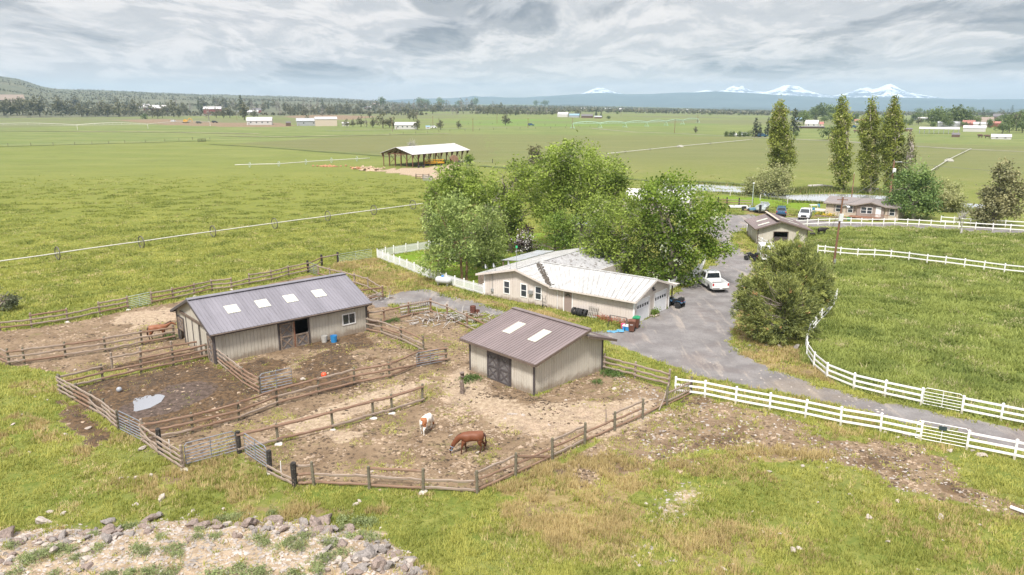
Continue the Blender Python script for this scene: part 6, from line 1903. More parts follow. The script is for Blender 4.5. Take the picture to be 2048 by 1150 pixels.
# roof antennas and dishes
ap = hp(4.55, -.2, 3.7)
an = thing('antenna_mast', 'thin antenna mast with a small green top on the gable peak', 'antenna', ap)
m = MB(); m.tube([(0, 0, 0), (0, 0, 2.3)], .03, 6); m.build('mast', M('galvanised'), an)
m = MB(); m.box(-.1, .1, -.06, .06, 2.25, 2.48); m.build('antenna_head', M('antenna_green', (.05, .5, .22), .5, .1), an)
for x_, lab in ((.3, 'lowest satellite dish at the left eave of the cream house'), (1.45, 'middle satellite dish on the left roof slope of the cream house'), (3.5, 'satellite dish just left of the antenna mast')):
    zz_ = 2.45 + (x_ - gx0) * sl; d_ = thing('satellite_dish', lab, 'satellite dish', hp(x_, .1, zz_), R(200), 'satellite dishes on the house roof')
    m = MB(); m.tube([(0, 0, 0), (0, 0, .5), (.12, 0, .6)], .025, 6); m.build('bracket', M('galvanised'), d_)
    m = MB(); m.lathe([(.02, 0), (.15, .02), (.27, .07), (.28, .075), (.15, .035), (.02, .015)], (.14, 0, .62), 16, 'x'); m.build('reflector', M('dish_grey', (.55, .57, .60), .5, .05), d_)
    m = MB(); m.tube([(.14, 0, .38), (.5, 0, .5)], .015, 5); m.box(.47, .55, -.04, .04, .47, .55); m.build('feed_arm', M('car_black'), d_)

# ---------------------------------------------------------------- yard things
pt = thing('propane_tank', 'white propane tank with blue lid on legs against the picket fence', 'tank', V3(887, 572), R(-20)); pt.scale = (.85,) * 3
m = MB(); m.lathe([(.05, -1.2), (.3, -1.12), (.46, -.9), (.5, -.65), (.5, .65), (.46, .9), (.3, 1.12), (.05, 1.2)], (0, 0, .85), 18, 'x'); m.build('vessel', M('tank_white', (.52, .54, .55), .4, .06), pt, True)
m = MB(); m.lathe([(.2, 0), (.2, .12), (.14, .2), (.02, .22)], (-.1, 0, 1.33), 12); m.build('lid', M('lid_blue', (.03, .2, .55), .5, .1), pt)
for x_ in (-.7, .7):
    for y_ in (-.28, .28): m = MB(); m.box(x_ - .06, x_ + .06, y_ - .06, y_ + .06, -.1, .5); m.build('leg', M('galvanised'), pt)
for k in range(5):
    p = hp(12.05 + k * .36, -.42 - k * .03, 0); p.z = Tz(p.x, p.y)
    m = MB(); m.lathe([(.24, -.13), (.36, -.14), (.40, -.09), (.40, .09), (.36, .14), (.24, .13), (.22, .0)], (0, 0, .39), 22, 'x'); m.f = m.f[:-2]
    for q_ in range(22): m.f.append((6 * 22 + q_, 6 * 22 + (q_ + 1) % 22, (q_ + 1) % 22, q_))
    o = tag(m.build('tyre', M('tyre_rubber'), None, True), 'black tyre standing in the row of five along the garage wall', 'tyre', 'row of five tyres by the garage wall'); o.location = p; o.rotation_euler = (rnd.gauss(0, .04), rnd.gauss(0, .08), R(-36.9 + rnd.uniform(-10, 6)))
pl = thing('pallet', 'grey wooden pallet leaning on the garage wall beside the tyres', 'pallet', hp(14.15, -.5, Tz(*hp(14.15, -.5, 0)[:2])), R(-36.9)); pl.rotation_euler.x = R(-18)
for k in range(6): m = MB(); m.box(-.5 + k * .19, -.4 + k * .19, -.02, 0, 0, 1.15); m.build('slat', M('pallet_grey', (.36, .33, .30), .9, .2), pl)
for z_ in (.08, .55, 1.0): m = MB(); m.box(-.5, .55, .003, .08, z_, z_ + .09); m.build('runner', M('pallet_grey'), pl)
dl = thing('hand_truck', 'black hand truck standing against the wall between window and door', 'hand truck', hp(8.25, -.35, Tz(*hp(8.25, -.35, 0)[:2])), R(-36.9))
m = MB()
for s in (-.18, .18): m.tube([(s, 0, .1), (s, 0, 1.0), (s * 1.5, -.02, 1.35)], .025, 6)
for z_ in (.3, .6, .95): m.tube([(-.18, 0, z_), (.18, 0, z_)], .02, 5)
m.box(-.2, .2, -.25, 0, .04, .07); m.build('frame', M('car_black'), dl)
for s in (-1, 1): wheel(dl, 0, s * .0, .01, .01, 1) if False else None
for s in (-.22, .22): m = MB(); m.lathe([(.02, -.03), (.12, -.03), (.12, .03), (.02, .03)], (s, .08, .12), 12, 'x'); m.build('wheel', M('tyre_rubber'), dl)


def wheelie_bin(label, p, lid, head):
    b_ = thing('wheelie_bin', label, 'wheelie bin', p, head)
    m = MB(); n = len(m.v); m.v += [(-.24, -.26, .1), (.24, -.26, .1), (.24, .22, .1), (-.24, .22, .1), (-.31, -.34, 1.02), (.31, -.34, 1.02), (.31, .36, 1.02), (-.31, .36, 1.02)]
    m.f += [(3, 2, 1, 0), (4, 5, 6, 7), (0, 1, 5, 4), (1, 2, 6, 5), (2, 3, 7, 6), (3, 0, 4, 7)]; m.build('body', M('bin_brown', (.13, .055, .035), .5, .1), b_)
    m = MB(); m.prism([(-.34, 1.02), (.34, 1.02), (.33, 1.1), (0, 1.15), (-.33, 1.1)][::-1], -.38, .4); m.build('lid', M(lid), b_)
    for s in (-.26, .26): m = MB(); m.lathe([(.02, -.03), (.12, -.03), (.12, .03), (.02, .03)], (s, .3, .12), 12, 'x'); m.build('wheel', M('tyre_rubber'), b_)
    m = MB(); m.tube([(-.26, .44, .98), (.26, .44, .98)], .02, 6); m.build('handle', M('car_black'), b_)
    return b_


M('lid_green', (.02, .26, .12), .5, .1); M('lid_brown', (.16, .07, .045), .5, .1)
b1 = wheelie_bin('brown wheelie bin with brown lid and white sticker by the garage corner', V3(1263, 663), 'lid_brown', R(-15))
m = MB(); m.box(-.14, .14, -.318, -.314, .72, .88); m.build('sticker', M('plate_white'), b1)
wheelie_bin('brown wheelie bin with bright green lid behind the other bin', V3(1272, 656), 'lid_green', R(-20))


def bucket(label, p, mat, r=.17, h=.36, lid=None, handle=True):
    b_ = thing('bucket', label, 'bucket', p); m = MB(); m.lathe([(r * .8, 0), (r, h), (r * .93, h), (r * .74, .03), (.01, .03)], n=16); m.f = m.f[:-2]; m.f.append(tuple(range(16))[::-1]); m.build('pail', M(mat), b_, False)
    if handle: m = MB(); m.tube([(r * math.cos(a_), -.05 - .12 * math.sin(a_), h - .02 + .12 * math.sin(a_)) for a_ in [math.pi * i / 8 for i in range(9)]], .008, 5); m.build('handle', M('galvanised'), b_)
    return b_


M('bucket_blue', (.03, .24, .55), .4, .08); M('bucket_pale', (.46, .45, .42), .5, .1); M('pink', (.75, .10, .22), .5, .1)
bucket('large blue water bucket against the barn wall', V3(668, 684), 'bucket_blue', .32, .62)
bucket('pale translucent bucket standing left of the blue one', V3(649, 684), 'bucket_pale', .3, .6)
bucket('small pink pail beside the brown bins', V3(1246, 657), 'pink', .24, .5)
tb = thing('cooler_box', 'blue and white cooler box next to the pink pail', 'cooler box', V3(1254, 660), R(-30))
m = MB(); m.prism([(-.34, .0), (.34, .0), (.38, .4), (-.38, .4)][::-1], -.25, .25); m.build('body', M('bucket_blue'), tb)
m = MB(); m.prism([(-.4, .4), (.4, .4), (.38, .5), (-.38, .5)][::-1], -.28, .28); m.build('lid', M('car_white'), tb)
m = MB()
for k in range(5): m.blob((rnd.uniform(-.5, .5), rnd.uniform(-.3, .3), .05), (.4, .3, .07), k + 60, lv=1, amp=.6)
o = tag(m.build('crumpled_tarp', M('tarp_blue', (.10, .30, .48), .5, .2)), 'crumpled light blue plastic sheet lying on the grass by the pail', 'tarp'); o.location = V3(1233, 663)
fr_ = thing('steel_stand', 'thin black A shaped steel stand on the grass by the garage', 'stand', V3(1236, 656), R(-36))
for x_ in (-.9, .9):
    m = MB(); m.tube([(x_, -.45, 0), (x_, 0, 1.15), (x_, .45, 0)], .03, 6); m.build('leg_frame', M('car_black'), fr_)
m = MB(); m.tube([(-.9, 0, 1.15), (.9, 0, 1.15)], .03, 6); m.build('crossbar', M('car_black'), fr_)
m = MB(); q_ = random.Random(5)
for k in range(90):
    a_ = Vector((q_.uniform(-1.5, 1.5), q_.uniform(-.35, .35), q_.uniform(.0, .5))); d_ = Vector((q_.gauss(0, .35), q_.gauss(0, .2), q_.uniform(.05, .4))); m.tube([a_, a_ + d_], [.025, .012], 4)
o = tag(m.build('brush_pile', M('rust_brush', (.33, .10, .055), .85, .35, 4)), 'low pile of rust red brush along the garage wall behind the stand', 'brush pile'); p = hp(16.6, -.7, 0); o.location = (p.x, p.y, Tz(p.x, p.y)); o.rotation_euler.z = R(-36.9)
pn = thing('stone_planter', 'small stone edged planter with a green plant between the garage doors', 'planter', V3(1309, 631), R(53))
for k in range(9): a_ = 2 * math.pi * k / 9; m = MB(); m.blob((math.cos(a_) * .55, math.sin(a_) * .35, .1), (.17, .15, .14), k); m.build('stone', M('rock_tan', (.40, .34, .27), .9, .25), pn)
rg = np.random.default_rng(77); q, t_, od = leafquads(rg.normal(size=(50, 3)) * [.3, .18, .12] + [0, 0, .38], 7, .12, .1, 2.2, rg, 0, .4)
crown_obj('foliage', q, t_, od, 'green_leaf', pn, (0, 0, 0))
for k, (dx, dy, r_, h_) in enumerate(((0, 0, .3, .9), (.5, -.35, .2, .6), (-.05, -.55, .24, .55))):
    p = V3(946, 629) + Vector((dx, dy, 0)); p.z = Tz(p.x, p.y)
    m = MB(); m.lathe([(r_ * .96, 0), (r_, .05), (r_, h_ * .33), (r_ * 1.05, h_ * .35), (r_, h_ * .37), (r_, h_ * .66), (r_ * 1.05, h_ * .68), (r_, h_ * .7), (r_, h_), (r_ * .92, h_), (r_ * .9, h_ - .08), (.01, h_ - .08)], n=18)
    o = tag(m.build('rusty_barrel', M('rust', (.13, .045, .03), .85, .4, 5)), ('tall rusty barrel by the gravel track', 'shortest rusty can right of the tall rusty barrel', 'squat rusty drum in front of the tall barrel')[k], 'barrel'); o.location = p
bl = tag(MB().ball(.22).build('ball', M('ball_orange', (.85, .10, .04), .4, .05), None, True), 'bright orange ball lying by the long pole fence in the barn pen', 'ball'); bl.data.materials[0]; bl.location = V3(648, 755); bl.scale = (1.0, 1, 1)
bl = tag(MB().ball(.2).build('ball', M('ball_grey', (.32, .34, .38), .5, .1), None, True), 'grey ball in the mud beyond the puddle', 'ball'); bl.location = V3(239, 784)
lt = thing('lattice_panel', 'bleached wooden lattice leaning on the red fence near the gravel track', 'lattice panel', V3(803, 634)); lt.rotation_euler = (R(-22), 0, math.atan2(*(V3(860, 626) - V3(803, 634)).to_2d().yx))
Lw = (V3(860, 626) - V3(803, 634)).length
for k in range(4): m = MB(); m.box(0, Lw, -.02, .02, .12 + k * .34, .24 + k * .34); m.build('slat', M('pallet_grey'), lt)
for k in range(13): m = MB(); x_ = .06 + k * (Lw - .12) / 12; m.box(x_ - .05, x_ + .05, .022, .05, .02, 1.38); m.build('stake', M('old_wood'), lt)


def heap(name, label, cat, px, spread, n, mats, seed, ln=1.4, hgt=.6):
    root = thing(name, label, cat, V3(*px)); q_ = random.Random(seed)
    for mi, mt_ in enumerate(mats):
        m = MB()
        for k in range(n):
            a_ = Vector((q_.gauss(0, spread[0]), q_.gauss(0, spread[1]), 0)); a_.z = max(0.02, hgt * (1 - (a_.x / spread[0] / 2) ** 2) * q_.random()) - .05
            d_ = Vector((q_.gauss(0, 1), q_.gauss(0, 1), q_.gauss(0, .25))).normalized() * q_.uniform(.4, ln)
            m.tube([a_, a_ + d_ * .5 + Vector((0, 0, q_.uniform(0, .1))), a_ + d_], [.05, .035, .015], 5)
        m.build('branches', M(mt_), root)
    return root


heap('branch_heap', 'tangle of grey branches and rubble behind the red corner fence', 'branch heap', (915, 640), (2.4, 1.0), 130, ['dead_bark', 'old_wood'], 3)
heap('branch_heap', 'small heap of pale branches beside the end post behind the barn', 'branch heap', (748, 598), (1.0, .5), 28, ['dead_bark', 'old_wood'], 4, 1.1, .5)
# seating by the manufactured home
tbl = thing('garden_table', 'white garden table on the pale terrace left of the manufactured home', 'table', V3(1627, 417))
m = MB(); m.box(-.8, .8, -.5, .5, .7, .75); m.build('tabletop', M('car_white'), tbl)
for x_ in (-.65, .65):
    for y_ in (-.38, .38): m = MB(); m.box(x_ - .04, x_ + .04, y_ - .04, y_ + .04, 0, .7); m.build('leg', M('car_white'), tbl)
for (a_, b_, lb) in ((1637, 417, 'blue garden chair at the white table'), (1627, 424, 'blue folding chair in front of the terrace edge')):
    c_ = thing('garden_chair', lb, 'chair', V3(a_, b_), R(150)); mm = M('chair_blue', (.06, .25, .42), .6, .1)
    m = MB(); m.box(-.25, .25, -.25, .25, .4, .45); m.build('seat', mm, c_); m = MB(); m.box(-.25, .25, .22, .27, .45, .95); m.build('backrest', mm, c_)
    for x_ in (-.22, .22):
        for y_ in (-.22, .22): m = MB(); m.box(x_ - .02, x_ + .02, y_ - .02, y_ + .02, 0, .4); m.build('leg', mm, c_)
o = tag(MB().box(-3.2, 2.2, -1.5, 1.5, -.1, .22).build('terrace', M('pale_board', (.52, .47, .41), .85, .12, 2)), 'pale board terrace at the left end of the manufactured home', 'terrace'); o.location = V3(1638, 421); o.rotation_euler.z = R(-35)
fb = thing('flower_bed', 'flower bed with yellow blooms below the left window of the home', 'flower bed', V3(1654, 434), R(-35))
m = MB(); m.box(-2.2, 2.2, -.5, .5, -.1, .25); m.build('border', M('old_wood'), fb)
M('yellow_leaf_base', (.7, .5, .02)); leafmat('yellow_flower', (.50, .36, .01), (.75, .55, .03), (.07, .12, .02))
q, t_, od = leafquads(rg.normal(size=(60, 3)) * [1.0, .2, .1] + [0, 0, .45], 6, .16, .16, 1.2, rg, 0, .2, None, .35); crown_obj('flowers', q, t_, od, 'yellow_flower', fb, (0, 0, 0))
for (a_, b_, mt_, lb) in ((1697, 441, 'green', 'dark round barrel planter left of the home deck'), (1688, 440, 'beige', 'tan barrel planter nearer the left corner of the home')):
    m = MB(); m.lathe([(.25, 0), (.36, .3), (.3, .55), (.26, .55), (.26, .45), (.01, .45)], n=12); o = tag(m.build('planter_barrel', M('old_wood' if mt_ == 'beige' else 'lid_green')), lb, 'planter'); o.location = V3(a_, b_)
# under the hay barn: yellow wagon, baler, dark tractor
hb = Matrix.Translation(hay.location) @ Matrix.Rotation(R(55), 4, 'Z')
wg = thing('hay_wagon', 'yellow hay wagon parked under the open hay barn', 'wagon', V3(868, 331), R(20))
m = MB(); m.box(-3.4, 3.4, -1.1, 1.1, .8, 1.0); m.build('deck', M('machine_yellow', (.62, .33, .02), .5, .2), wg)
for x_ in (-3.3, -1.6, 0, 1.6, 3.3): m = MB(); m.beam((x_, -1.05, 1.0), (x_, -1.05, 2.1), .12, .12); m.beam((x_, 1.05, 1.0), (x_, 1.05, 2.1), .12, .12); m.build('rack', M('machine_yellow'), wg)
for z_ in (1.4, 2.0): m = MB(); m.beam((-3.35, -1.05, z_), (3.35, -1.05, z_), .06, .2); m.build('rail', M('machine_yellow'), wg)
for x_ in (-2.3, 2.3):
    for s in (-1, 1): wheel(wg, x_, s * .95, .45, .26, s)
bh = tag(MB().blob((0, 0, 1.6), (1.7, 1.5, 1.9), 9, amp=.15, lv=2).build('hay_stack', M('old_hay', (.17, .10, .06), .95, .3, 3)), 'big brown stack of old hay near the far end of the hay barn', 'hay stack'); bh.location = V3(908, 330)
tk = thing('hay_rake', 'small dark implement parked at the near edge of the hay barn', 'farm implement', V3(842, 335.5), R(10))
m = MB(); m.beam((-1, 0, .7), (1, 0, .7), .15, .2); m.beam((0, 0, .7), (.4, 1.2, .6), .12, .15); m.build('frame', M('car_black'), tk)
for x_ in (-.8, .8): wheel(tk, x_, -.3, .4, .2, 1)
for (a_, b_, s, lb) in ((716, 338, (2.2, 1.2, .6), 'low mound of orange rubble left of the hay barn yard'), (738, 341, (3.4, 1.8, 1.3), 'pale dirt mound beside the hay barn yard'), (655, 333.5, (3.2, .8, .5), 'low pile of reddish rubble in the pasture')):
    m = MB(); m.blob((0, 0, 0), s, a_, amp=.5, lv=2)
    for k in range(26): m.blob((rnd.gauss(0, s[0] * .6), rnd.gauss(0, s[1] * .6), s[2] * rnd.uniform(.2, .9)), (.45, .4, .3), k)
    o = tag(m.build('rubble_mound', M('mound_%d' % a_, (.42, .21, .12) if a_ != 738 else (.45, .34, .24), .95, .3, 3)), lb, 'mound'); o.location = V3(a_, b_)
pp = V3(2020, 1018); p2 = V3(2070, 1036)
m = MB(); m.tube([(0, 0, .12), p2 - pp + Vector((0, 0, .12))], .09, 10); o = tag(m.build('white_pipe', M('stake_white')), 'loose white pipe lying in the dirt at the right edge', 'pipe'); o.location = pp
# ---------------------------------------------------------------- two more buildings half hidden in the yard trees
def gable_house(name, label, cat, loc, head, L, D, wh, rh, wall_m, roof_m, nwin=2, door=True, ov=.35, group=None, openf=False, chim=False, sc_rib=0, gwin=0):
    root = thing(name, label, cat, loc, head, group)
    m = MB(); zt_ = wh + .02
    th = max(.12, .02 * L)
    if openf:
        m.box(0, L, D - th, D, -1, wh); m.box(0, th, 0, D, -1, wh); m.box(L - th, L, 0, D, -1, wh)
    else:
        i = len(m.v)
        m.prism([(0, -1), (L, -1), (L, wh), (0, wh)][::-1], 0, D)
    for x_ in (0, L - .05):
        i = len(m.v); m.v += [(x_, 0, wh), (x_, D, wh), (x_, D / 2, wh + rh - .05), (x_ + .05, 0, wh), (x_ + .05, D, wh), (x_ + .05, D / 2, wh + rh - .05)]; m.f += [(i, i + 2, i + 1), (i + 3, i + 4, i + 5), (i, i + 3, i + 5, i + 2), (i + 1, i + 2, i + 5, i + 4)]
    m.build('wall', wall_m, root)
    A_, B_ = gable_planes(L, D, wh - ov * rh / (D / 2) + .06, wh + rh + .06, ov, ov)
    m = MB(); roofplane(m, *A_, th=.12, rib=sc_rib); roofplane(m, *B_, th=.12, rib=sc_rib); rf = m.build('roof', roof_m, root)
    for k in range(nwin):
        c = L * (k + .7) / (nwin + .4); w_ = min(.6, L / nwin * .28)
        m = MB(); m.box(c - w_ - .08, c + w_ + .08, -.05, -.01, wh * .38, wh * .80); f = m.build('window', M('white_trim'), root)
        m = MB(); m.box(c - w_, c + w_, -.075, -.055, wh * .42, wh * .76); m.build('pane', M('window_glass'), f)
    if door: m = MB(); m.box(L * .06, L * .06 + 1.0, -.06, -.01, -.2, min(2.1, wh * .85)); m.build('door', M('taupe_wall'), root)
    if gwin: m = MB(); m.box(L + .01, L + .06, D * .35, D * .65, .1, min(wh * .85, 3.2)); m.build('door', M('garage_white'), root)
    if chim: m = MB(); m.box(L * .6, L * .6 + .7, D * .4, D * .4 + .7, wh, wh + rh + 1); m.build('chimney', M('brick_red', (.30, .12, .08), .9, .2), rf)
    return root


gable_house('outbuilding', 'white roofed outbuilding glimpsed between the willow and the dark maple', 'outbuilding', (22, 144, 0), R(-20), 12, 9, 2.7, 1.6, M('cream_siding'), M('clean_white_roof'), 3)
gable_house('garden_shed', 'small tan shed mostly hidden behind the willow trunks', 'shed', (9.6, 117.5, 0), R(-25), 6, 4, 2.2, .9, M('tan_wall'), M('grey_steel_roof'), 0)
# ---------------------------------------------------------------- the far country
SR_ = np.concatenate([np.arange(120, 1500, 6), np.arange(1500, 6500, 25)])


def surf(px, py):
    """first ground point that the sight line through a pixel meets"""
    az, s = AZ(px, py); x, y = SR_ * math.sin(az), SR_ * math.cos(az)
    az_ = np.full(len(SR_), az); k = .0085 * ss(R(-2), R(26), az_)
    zg = -k * np.maximum(SR_ - 800, 0)
    if az < R(-6): zg = np.where(SR_ > 1250, np.maximum(zg, hz(az_, SR_, x, y)), zg)
    hit = np.nonzero(CAMH + s * SR_ <= zg)[0]
    i = hit[0] if len(hit) else len(SR_) - 1
    return Vector((x[i], y[i], zg[i])), float(SR_[i])


M('red_barn', (.20, .06, .05), .7, .1); M('red_roof', (.33, .14, .115), .6, .1); M('grey_wall', (.32, .33, .35), .7, .1); M('white_wall', (.50, .49, .475), .6, .06); M('brown_wall', (.12, .075, .055), .8, .2); M('dark_roof', (.14, .13, .14), .7, .15); M('tan_roof', (.25, .20, .165), .8, .1); M('blue_roof', (.20, .32, .42), .5, .1)
WW, WR = 'white_wall', 'clean_white_roof'
FARB = [  # px, py, width px, wall px, roof px, depth ratio, heading, wall, roof, label, windows
    (20, 206, 42, 5, 8, .5, 8, 'tan_wall', 'tan_roof', 'tan roofed house among green trees at the far left', 3),
    (313, 223, 38, 6, 5, .6, 4, 'red_barn', WR, 'red barn with long white roof behind the juniper row', 0),
    (284, 216, 24, 4, 3, .6, 4, 'white_wall', WR, 'long low white building high above the juniper row', 2),
    (425, 228, 30, 9, 4, .6, -6, 'red_barn', WR, 'bright red barn with white door left of the farmyard', 0),
    (514, 226, 16, 5, 4, .6, 6, 'red_barn', 'dark_roof', 'small red shed right of the bright red barn', 1),
    (497, 227, 34, 3, 3, .4, 0, WW, WR, 'long pale trailer home between the two red buildings', 3),
    (519, 250, 44, 8, 6, .7, -4, 'white_wall', WR, 'open fronted white machinery shed in the dirt farmyard', 4),
    (618, 252, 44, 9, 5, .7, 0, 'grey_wall', 'grey_steel_roof', 'grey farm building joined to the big cream shop', 2),
    (653, 252.5, 40, 13, 4, .7, 3, 'tan_wall', WR, 'big cream metal shop with white roof at the field edge', 0),
    (577, 252, 9, 6, 2, .8, 0, 'brown_wall', 'dark_roof', 'small dark shed left of the grey farm building', 0),
    (691, 252, 13, 5, 2, .6, 0, WW, WR, 'white camper trailer between the shop and the trees', 1),
    (810, 258.5, 40, 8, 5, .6, -8, WW, WR, 'white farmhouse under junipers near the middle of the field edge', 4),
    (856, 258, 9, 4, 2, .8, 0, 'white_wall', 'blue_roof', 'small pale blue shed right of the white farmhouse', 1),
    (752, 212, 14, 3, 2, .6, 0, WW, 'tan_roof', 'house with tan roof on the ridge above the tree belt', 2),
    (735, 218, 12, 3, 2, .6, 0, 'red_barn', 'grey_steel_roof', 'low red building inside the tree belt', 0),
    (1125, 234, 20, 5, 4, .7, -12, WW, WR, 'white barn at the right end of the tree belt', 0),
    (1148, 235, 19, 4, 3, .7, -8, 'grey_wall', 'blue_roof', 'pale blue roofed barn right of the white barn', 0),
    (1174, 236, 22, 4, 3, .6, -4, 'brown_wall', 'dark_roof', 'dark brown barn in the small farm far out in the fields', 0),
    (1196, 237, 14, 3, 2, .6, 0, 'brown_wall', 'grey_steel_roof', 'low brown shed with pale roof right of the dark barn', 0),
    (1167, 220, 10, 2.5, 1.5, .6, 0, WW, WR, 'white house in front of the far forest edge, leftmost', 0),
    (1212, 220, 16, 2, 1.5, .5, 0, 'grey_wall', 'grey_steel_roof', 'long grey building in front of the far forest edge', 0),
    (1243, 220.5, 10, 2.2, 1.5, .6, 0, WW, WR, 'white house right of the long grey building at the forest', 0),
    (1280, 221.5, 8, 2.2, 1.5, .6, 0, WW, 'tan_roof', 'tan roofed house standing in front of the far forest', 0),
    (1370, 222.5, 14, 2.2, 1.5, .5, 0, 'grey_wall', WR, 'pale roofed farm left of the two far conifers', 0),
    (1402, 224, 9, 2.2, 1.5, .5, 0, WW, WR, 'small white farm below the far forest', 0),
    (1491, 227, 9, 2.2, 1.5, .5, 0, WW, WR, 'small white farm right of the two far conifers', 0),
    (1597, 244, 14, 4, 4, .7, 0, 'grey_wall', 'blue_roof', 'blue roofed barn seen just right of the first poplar', 0),
    (1622, 254, 22, 6, 6, .7, -10, WW, WR, 'white roofed farmhouse between first and second poplar', 2),
    (1636, 253, 18, 4, 4, .7, 0, 'tan_wall', 'red_roof', 'orange roofed house beside the white roofed farmhouse', 2),
    (1619, 257, 50, 3, 1, .2, 0, 'brown_wall', 'dark_roof', 'row of dark low sheds below the orange roofed house', 0),
    (1720, 248, 18, 4, 4, .7, 5, WW, 'red_roof', 'red roofed house between second and third poplar', 1),
    (1848, 240, 30, 3, 1.5, .3, 0, 'grey_wall', WR, 'long low pale building beyond the big cottonwoods', 0),
    (1897, 254, 32, 6, 3, .5, 4, 'grey_wall', 'grey_steel_roof', 'long grey steel barn below the big cottonwoods', 0),
    (1936, 253, 18, 5, 5, .8, -4, 'red_barn', 'red_roof', 'dark red gabled barn at the right', 0),
    (1960, 254, 20, 5, 3, .6, 0, WW, WR, 'white building right of the dark red gabled barn', 1),
    (1957, 248, 40, 4, 7, .8, 0, 'tan_wall', 'tan_roof', 'huge tan roofed arena behind the red barn', 0),
    (1986, 254, 20, 6, 3, .6, 0, 'red_barn', 'red_roof', 'tall red building at the right of the tan arena', 0),
    (1997, 238, 16, 4, 4, .7, 0, 'brown_wall', 'dark_roof', 'dark house on the rise behind the red buildings', 1),
    (1948, 264, 32, 6, 4, .6, 0, WW, WR, 'white shed with door in the pasture below the red barn', 0),
    (1911, 274.5, 12, 4, 3, .8, 0, 'brown_wall', 'dark_roof', 'lone small dark shed in the right pasture', 0),
    (2002, 279, 28, 4, 4, .6, 3, WW, WR, 'long white low building at the right field edge', 2),
    (1814, 263, 16, 4, 2, .6, 0, 'brown_wall', 'dark_roof', 'dark shed just right of the last full poplar', 0),
]
for (px, py, w_, wl, rf, dr, hd, wm_, rm_, lab, nw) in FARB:
    p, r = surf(px, py); k = r / F
    L = w_ * k; ro = R(hd) - math.atan2(p.x, p.y)
    off = Vector((math.cos(ro), math.sin(ro), 0)) * (-L / 2)
    gable_house('farm_building', lab, 'building', p + off, ro, L, L * dr, wl * k, rf * k, M(wm_), M(rm_), nw, nw > 1 and wl * k > 2.4, .02 * L, 'farm buildings spread across the far country', gwin=wl > 5)
# long roofs on posts
for (px, py, w_, hgt, rf, lab) in ((1877, 268, 58, 8, 3, 'long white roofed open hay shelter right of the poplars'),):
    p, r = surf(px, py); k = r / F; L = w_ * k; ro = -math.atan2(p.x, p.y)
    root = thing('hay_shelter', lab, 'hay shelter', p - Vector((math.cos(ro), math.sin(ro), 0)) * L / 2, ro)
    m = MB(); A_, B_ = gable_planes(L, L * .3, hgt * k, (hgt + rf) * k, .5, .5); roofplane(m, *A_, th=.2, rib=0); roofplane(m, *B_, th=.2, rib=0); m.build('roof', M(WR), root)
    for i in range(9):
        for y_ in (0, L * .3): m = MB(); m.box(i * L / 8 - .15, i * L / 8 + .15, y_ - .15, y_ + .15, -1, hgt * k); m.build('post', M('grey_wall'), root)
for (px, py, L, hd, mt_, lab) in ((524, 249.5, 5, 10, 'car_blue', 'blue truck in front of the machinery shed'), (1062, 252, 5, 0, 'car_blue', 'dark blue car on the road by the bright green field'), (400, 229, 5, 30, 'car_blue', 'blue tractor left of the bright red barn'),
                             (398, 247, 4.5, 0, 'car_black', 'dark old truck in the dirt farmyard'), (430, 246, 5, 5, 'car_black', 'second dark wreck further right in the dirt farmyard'), (868, 257, 4.2, 0, 'car_white', 'white car by the pale blue shed'), (1524, 274, 5, 0, 'car_blue', 'dark car under the pines left of the first poplar'), (1468, 273, 5, 0, 'car_white', 'white trailer under the round hedge'), (1706, 256, 5, 0, 'car_blue', 'blue car right of the second poplar'), (347, 244, 4, 0, 'car_white', 'white van alone on the bare ground left of the farmyard'), (1490, 272.5, 4.5, 0, 'car_silver', 'silver car at the right end of the hedge')):
    p, r = surf(px, py)
    car('parked_vehicle', lab, 'vehicle', p, R(hd), mt_, L, 2.0, 'suv', 'vehicles parked at the far farms', 1.25)
p, r = surf(372, 246)
o = thing('excavator', 'orange and yellow digger in the dirt farmyard', 'digger', p, R(10))
m = MB(); m.box(-3, 3, -1.5, 1.5, 0, 1.0); m.build('track', M('car_black'), o); m = MB(); m.prism([(-2.6, 1.0), (1.6, 1.0), (1.6, 2.2), (.2, 3.8), (-1.2, 3.8), (-2.6, 2.4)][::-1], -1.3, 1.3); m.build('cab', M('machine_yellow'), o); m = MB(); m.tube([(1.2, 0, 2), (4, 0, 5), (6.5, 0, 3), (6.3, 0, 1)], .4, 6); m.build('boom', M('machine_yellow'), o)

# ---- trees of the far country
leafmat('far_juniper', (.075, .082, .048), (.22, .21, .125), (.12, .10, .08), .2); leafmat('far_conifer', (.045, .062, .04), (.14, .155, .085), (.09, .07, .055), .2)
leafmat('far_round', (.075, .115, .045), (.24, .30, .11), (.16, .135, .11), .35); leafmat('far_grey', (.17, .155, .13), (.29, .265, .23), (.2, .18, .16), .1)


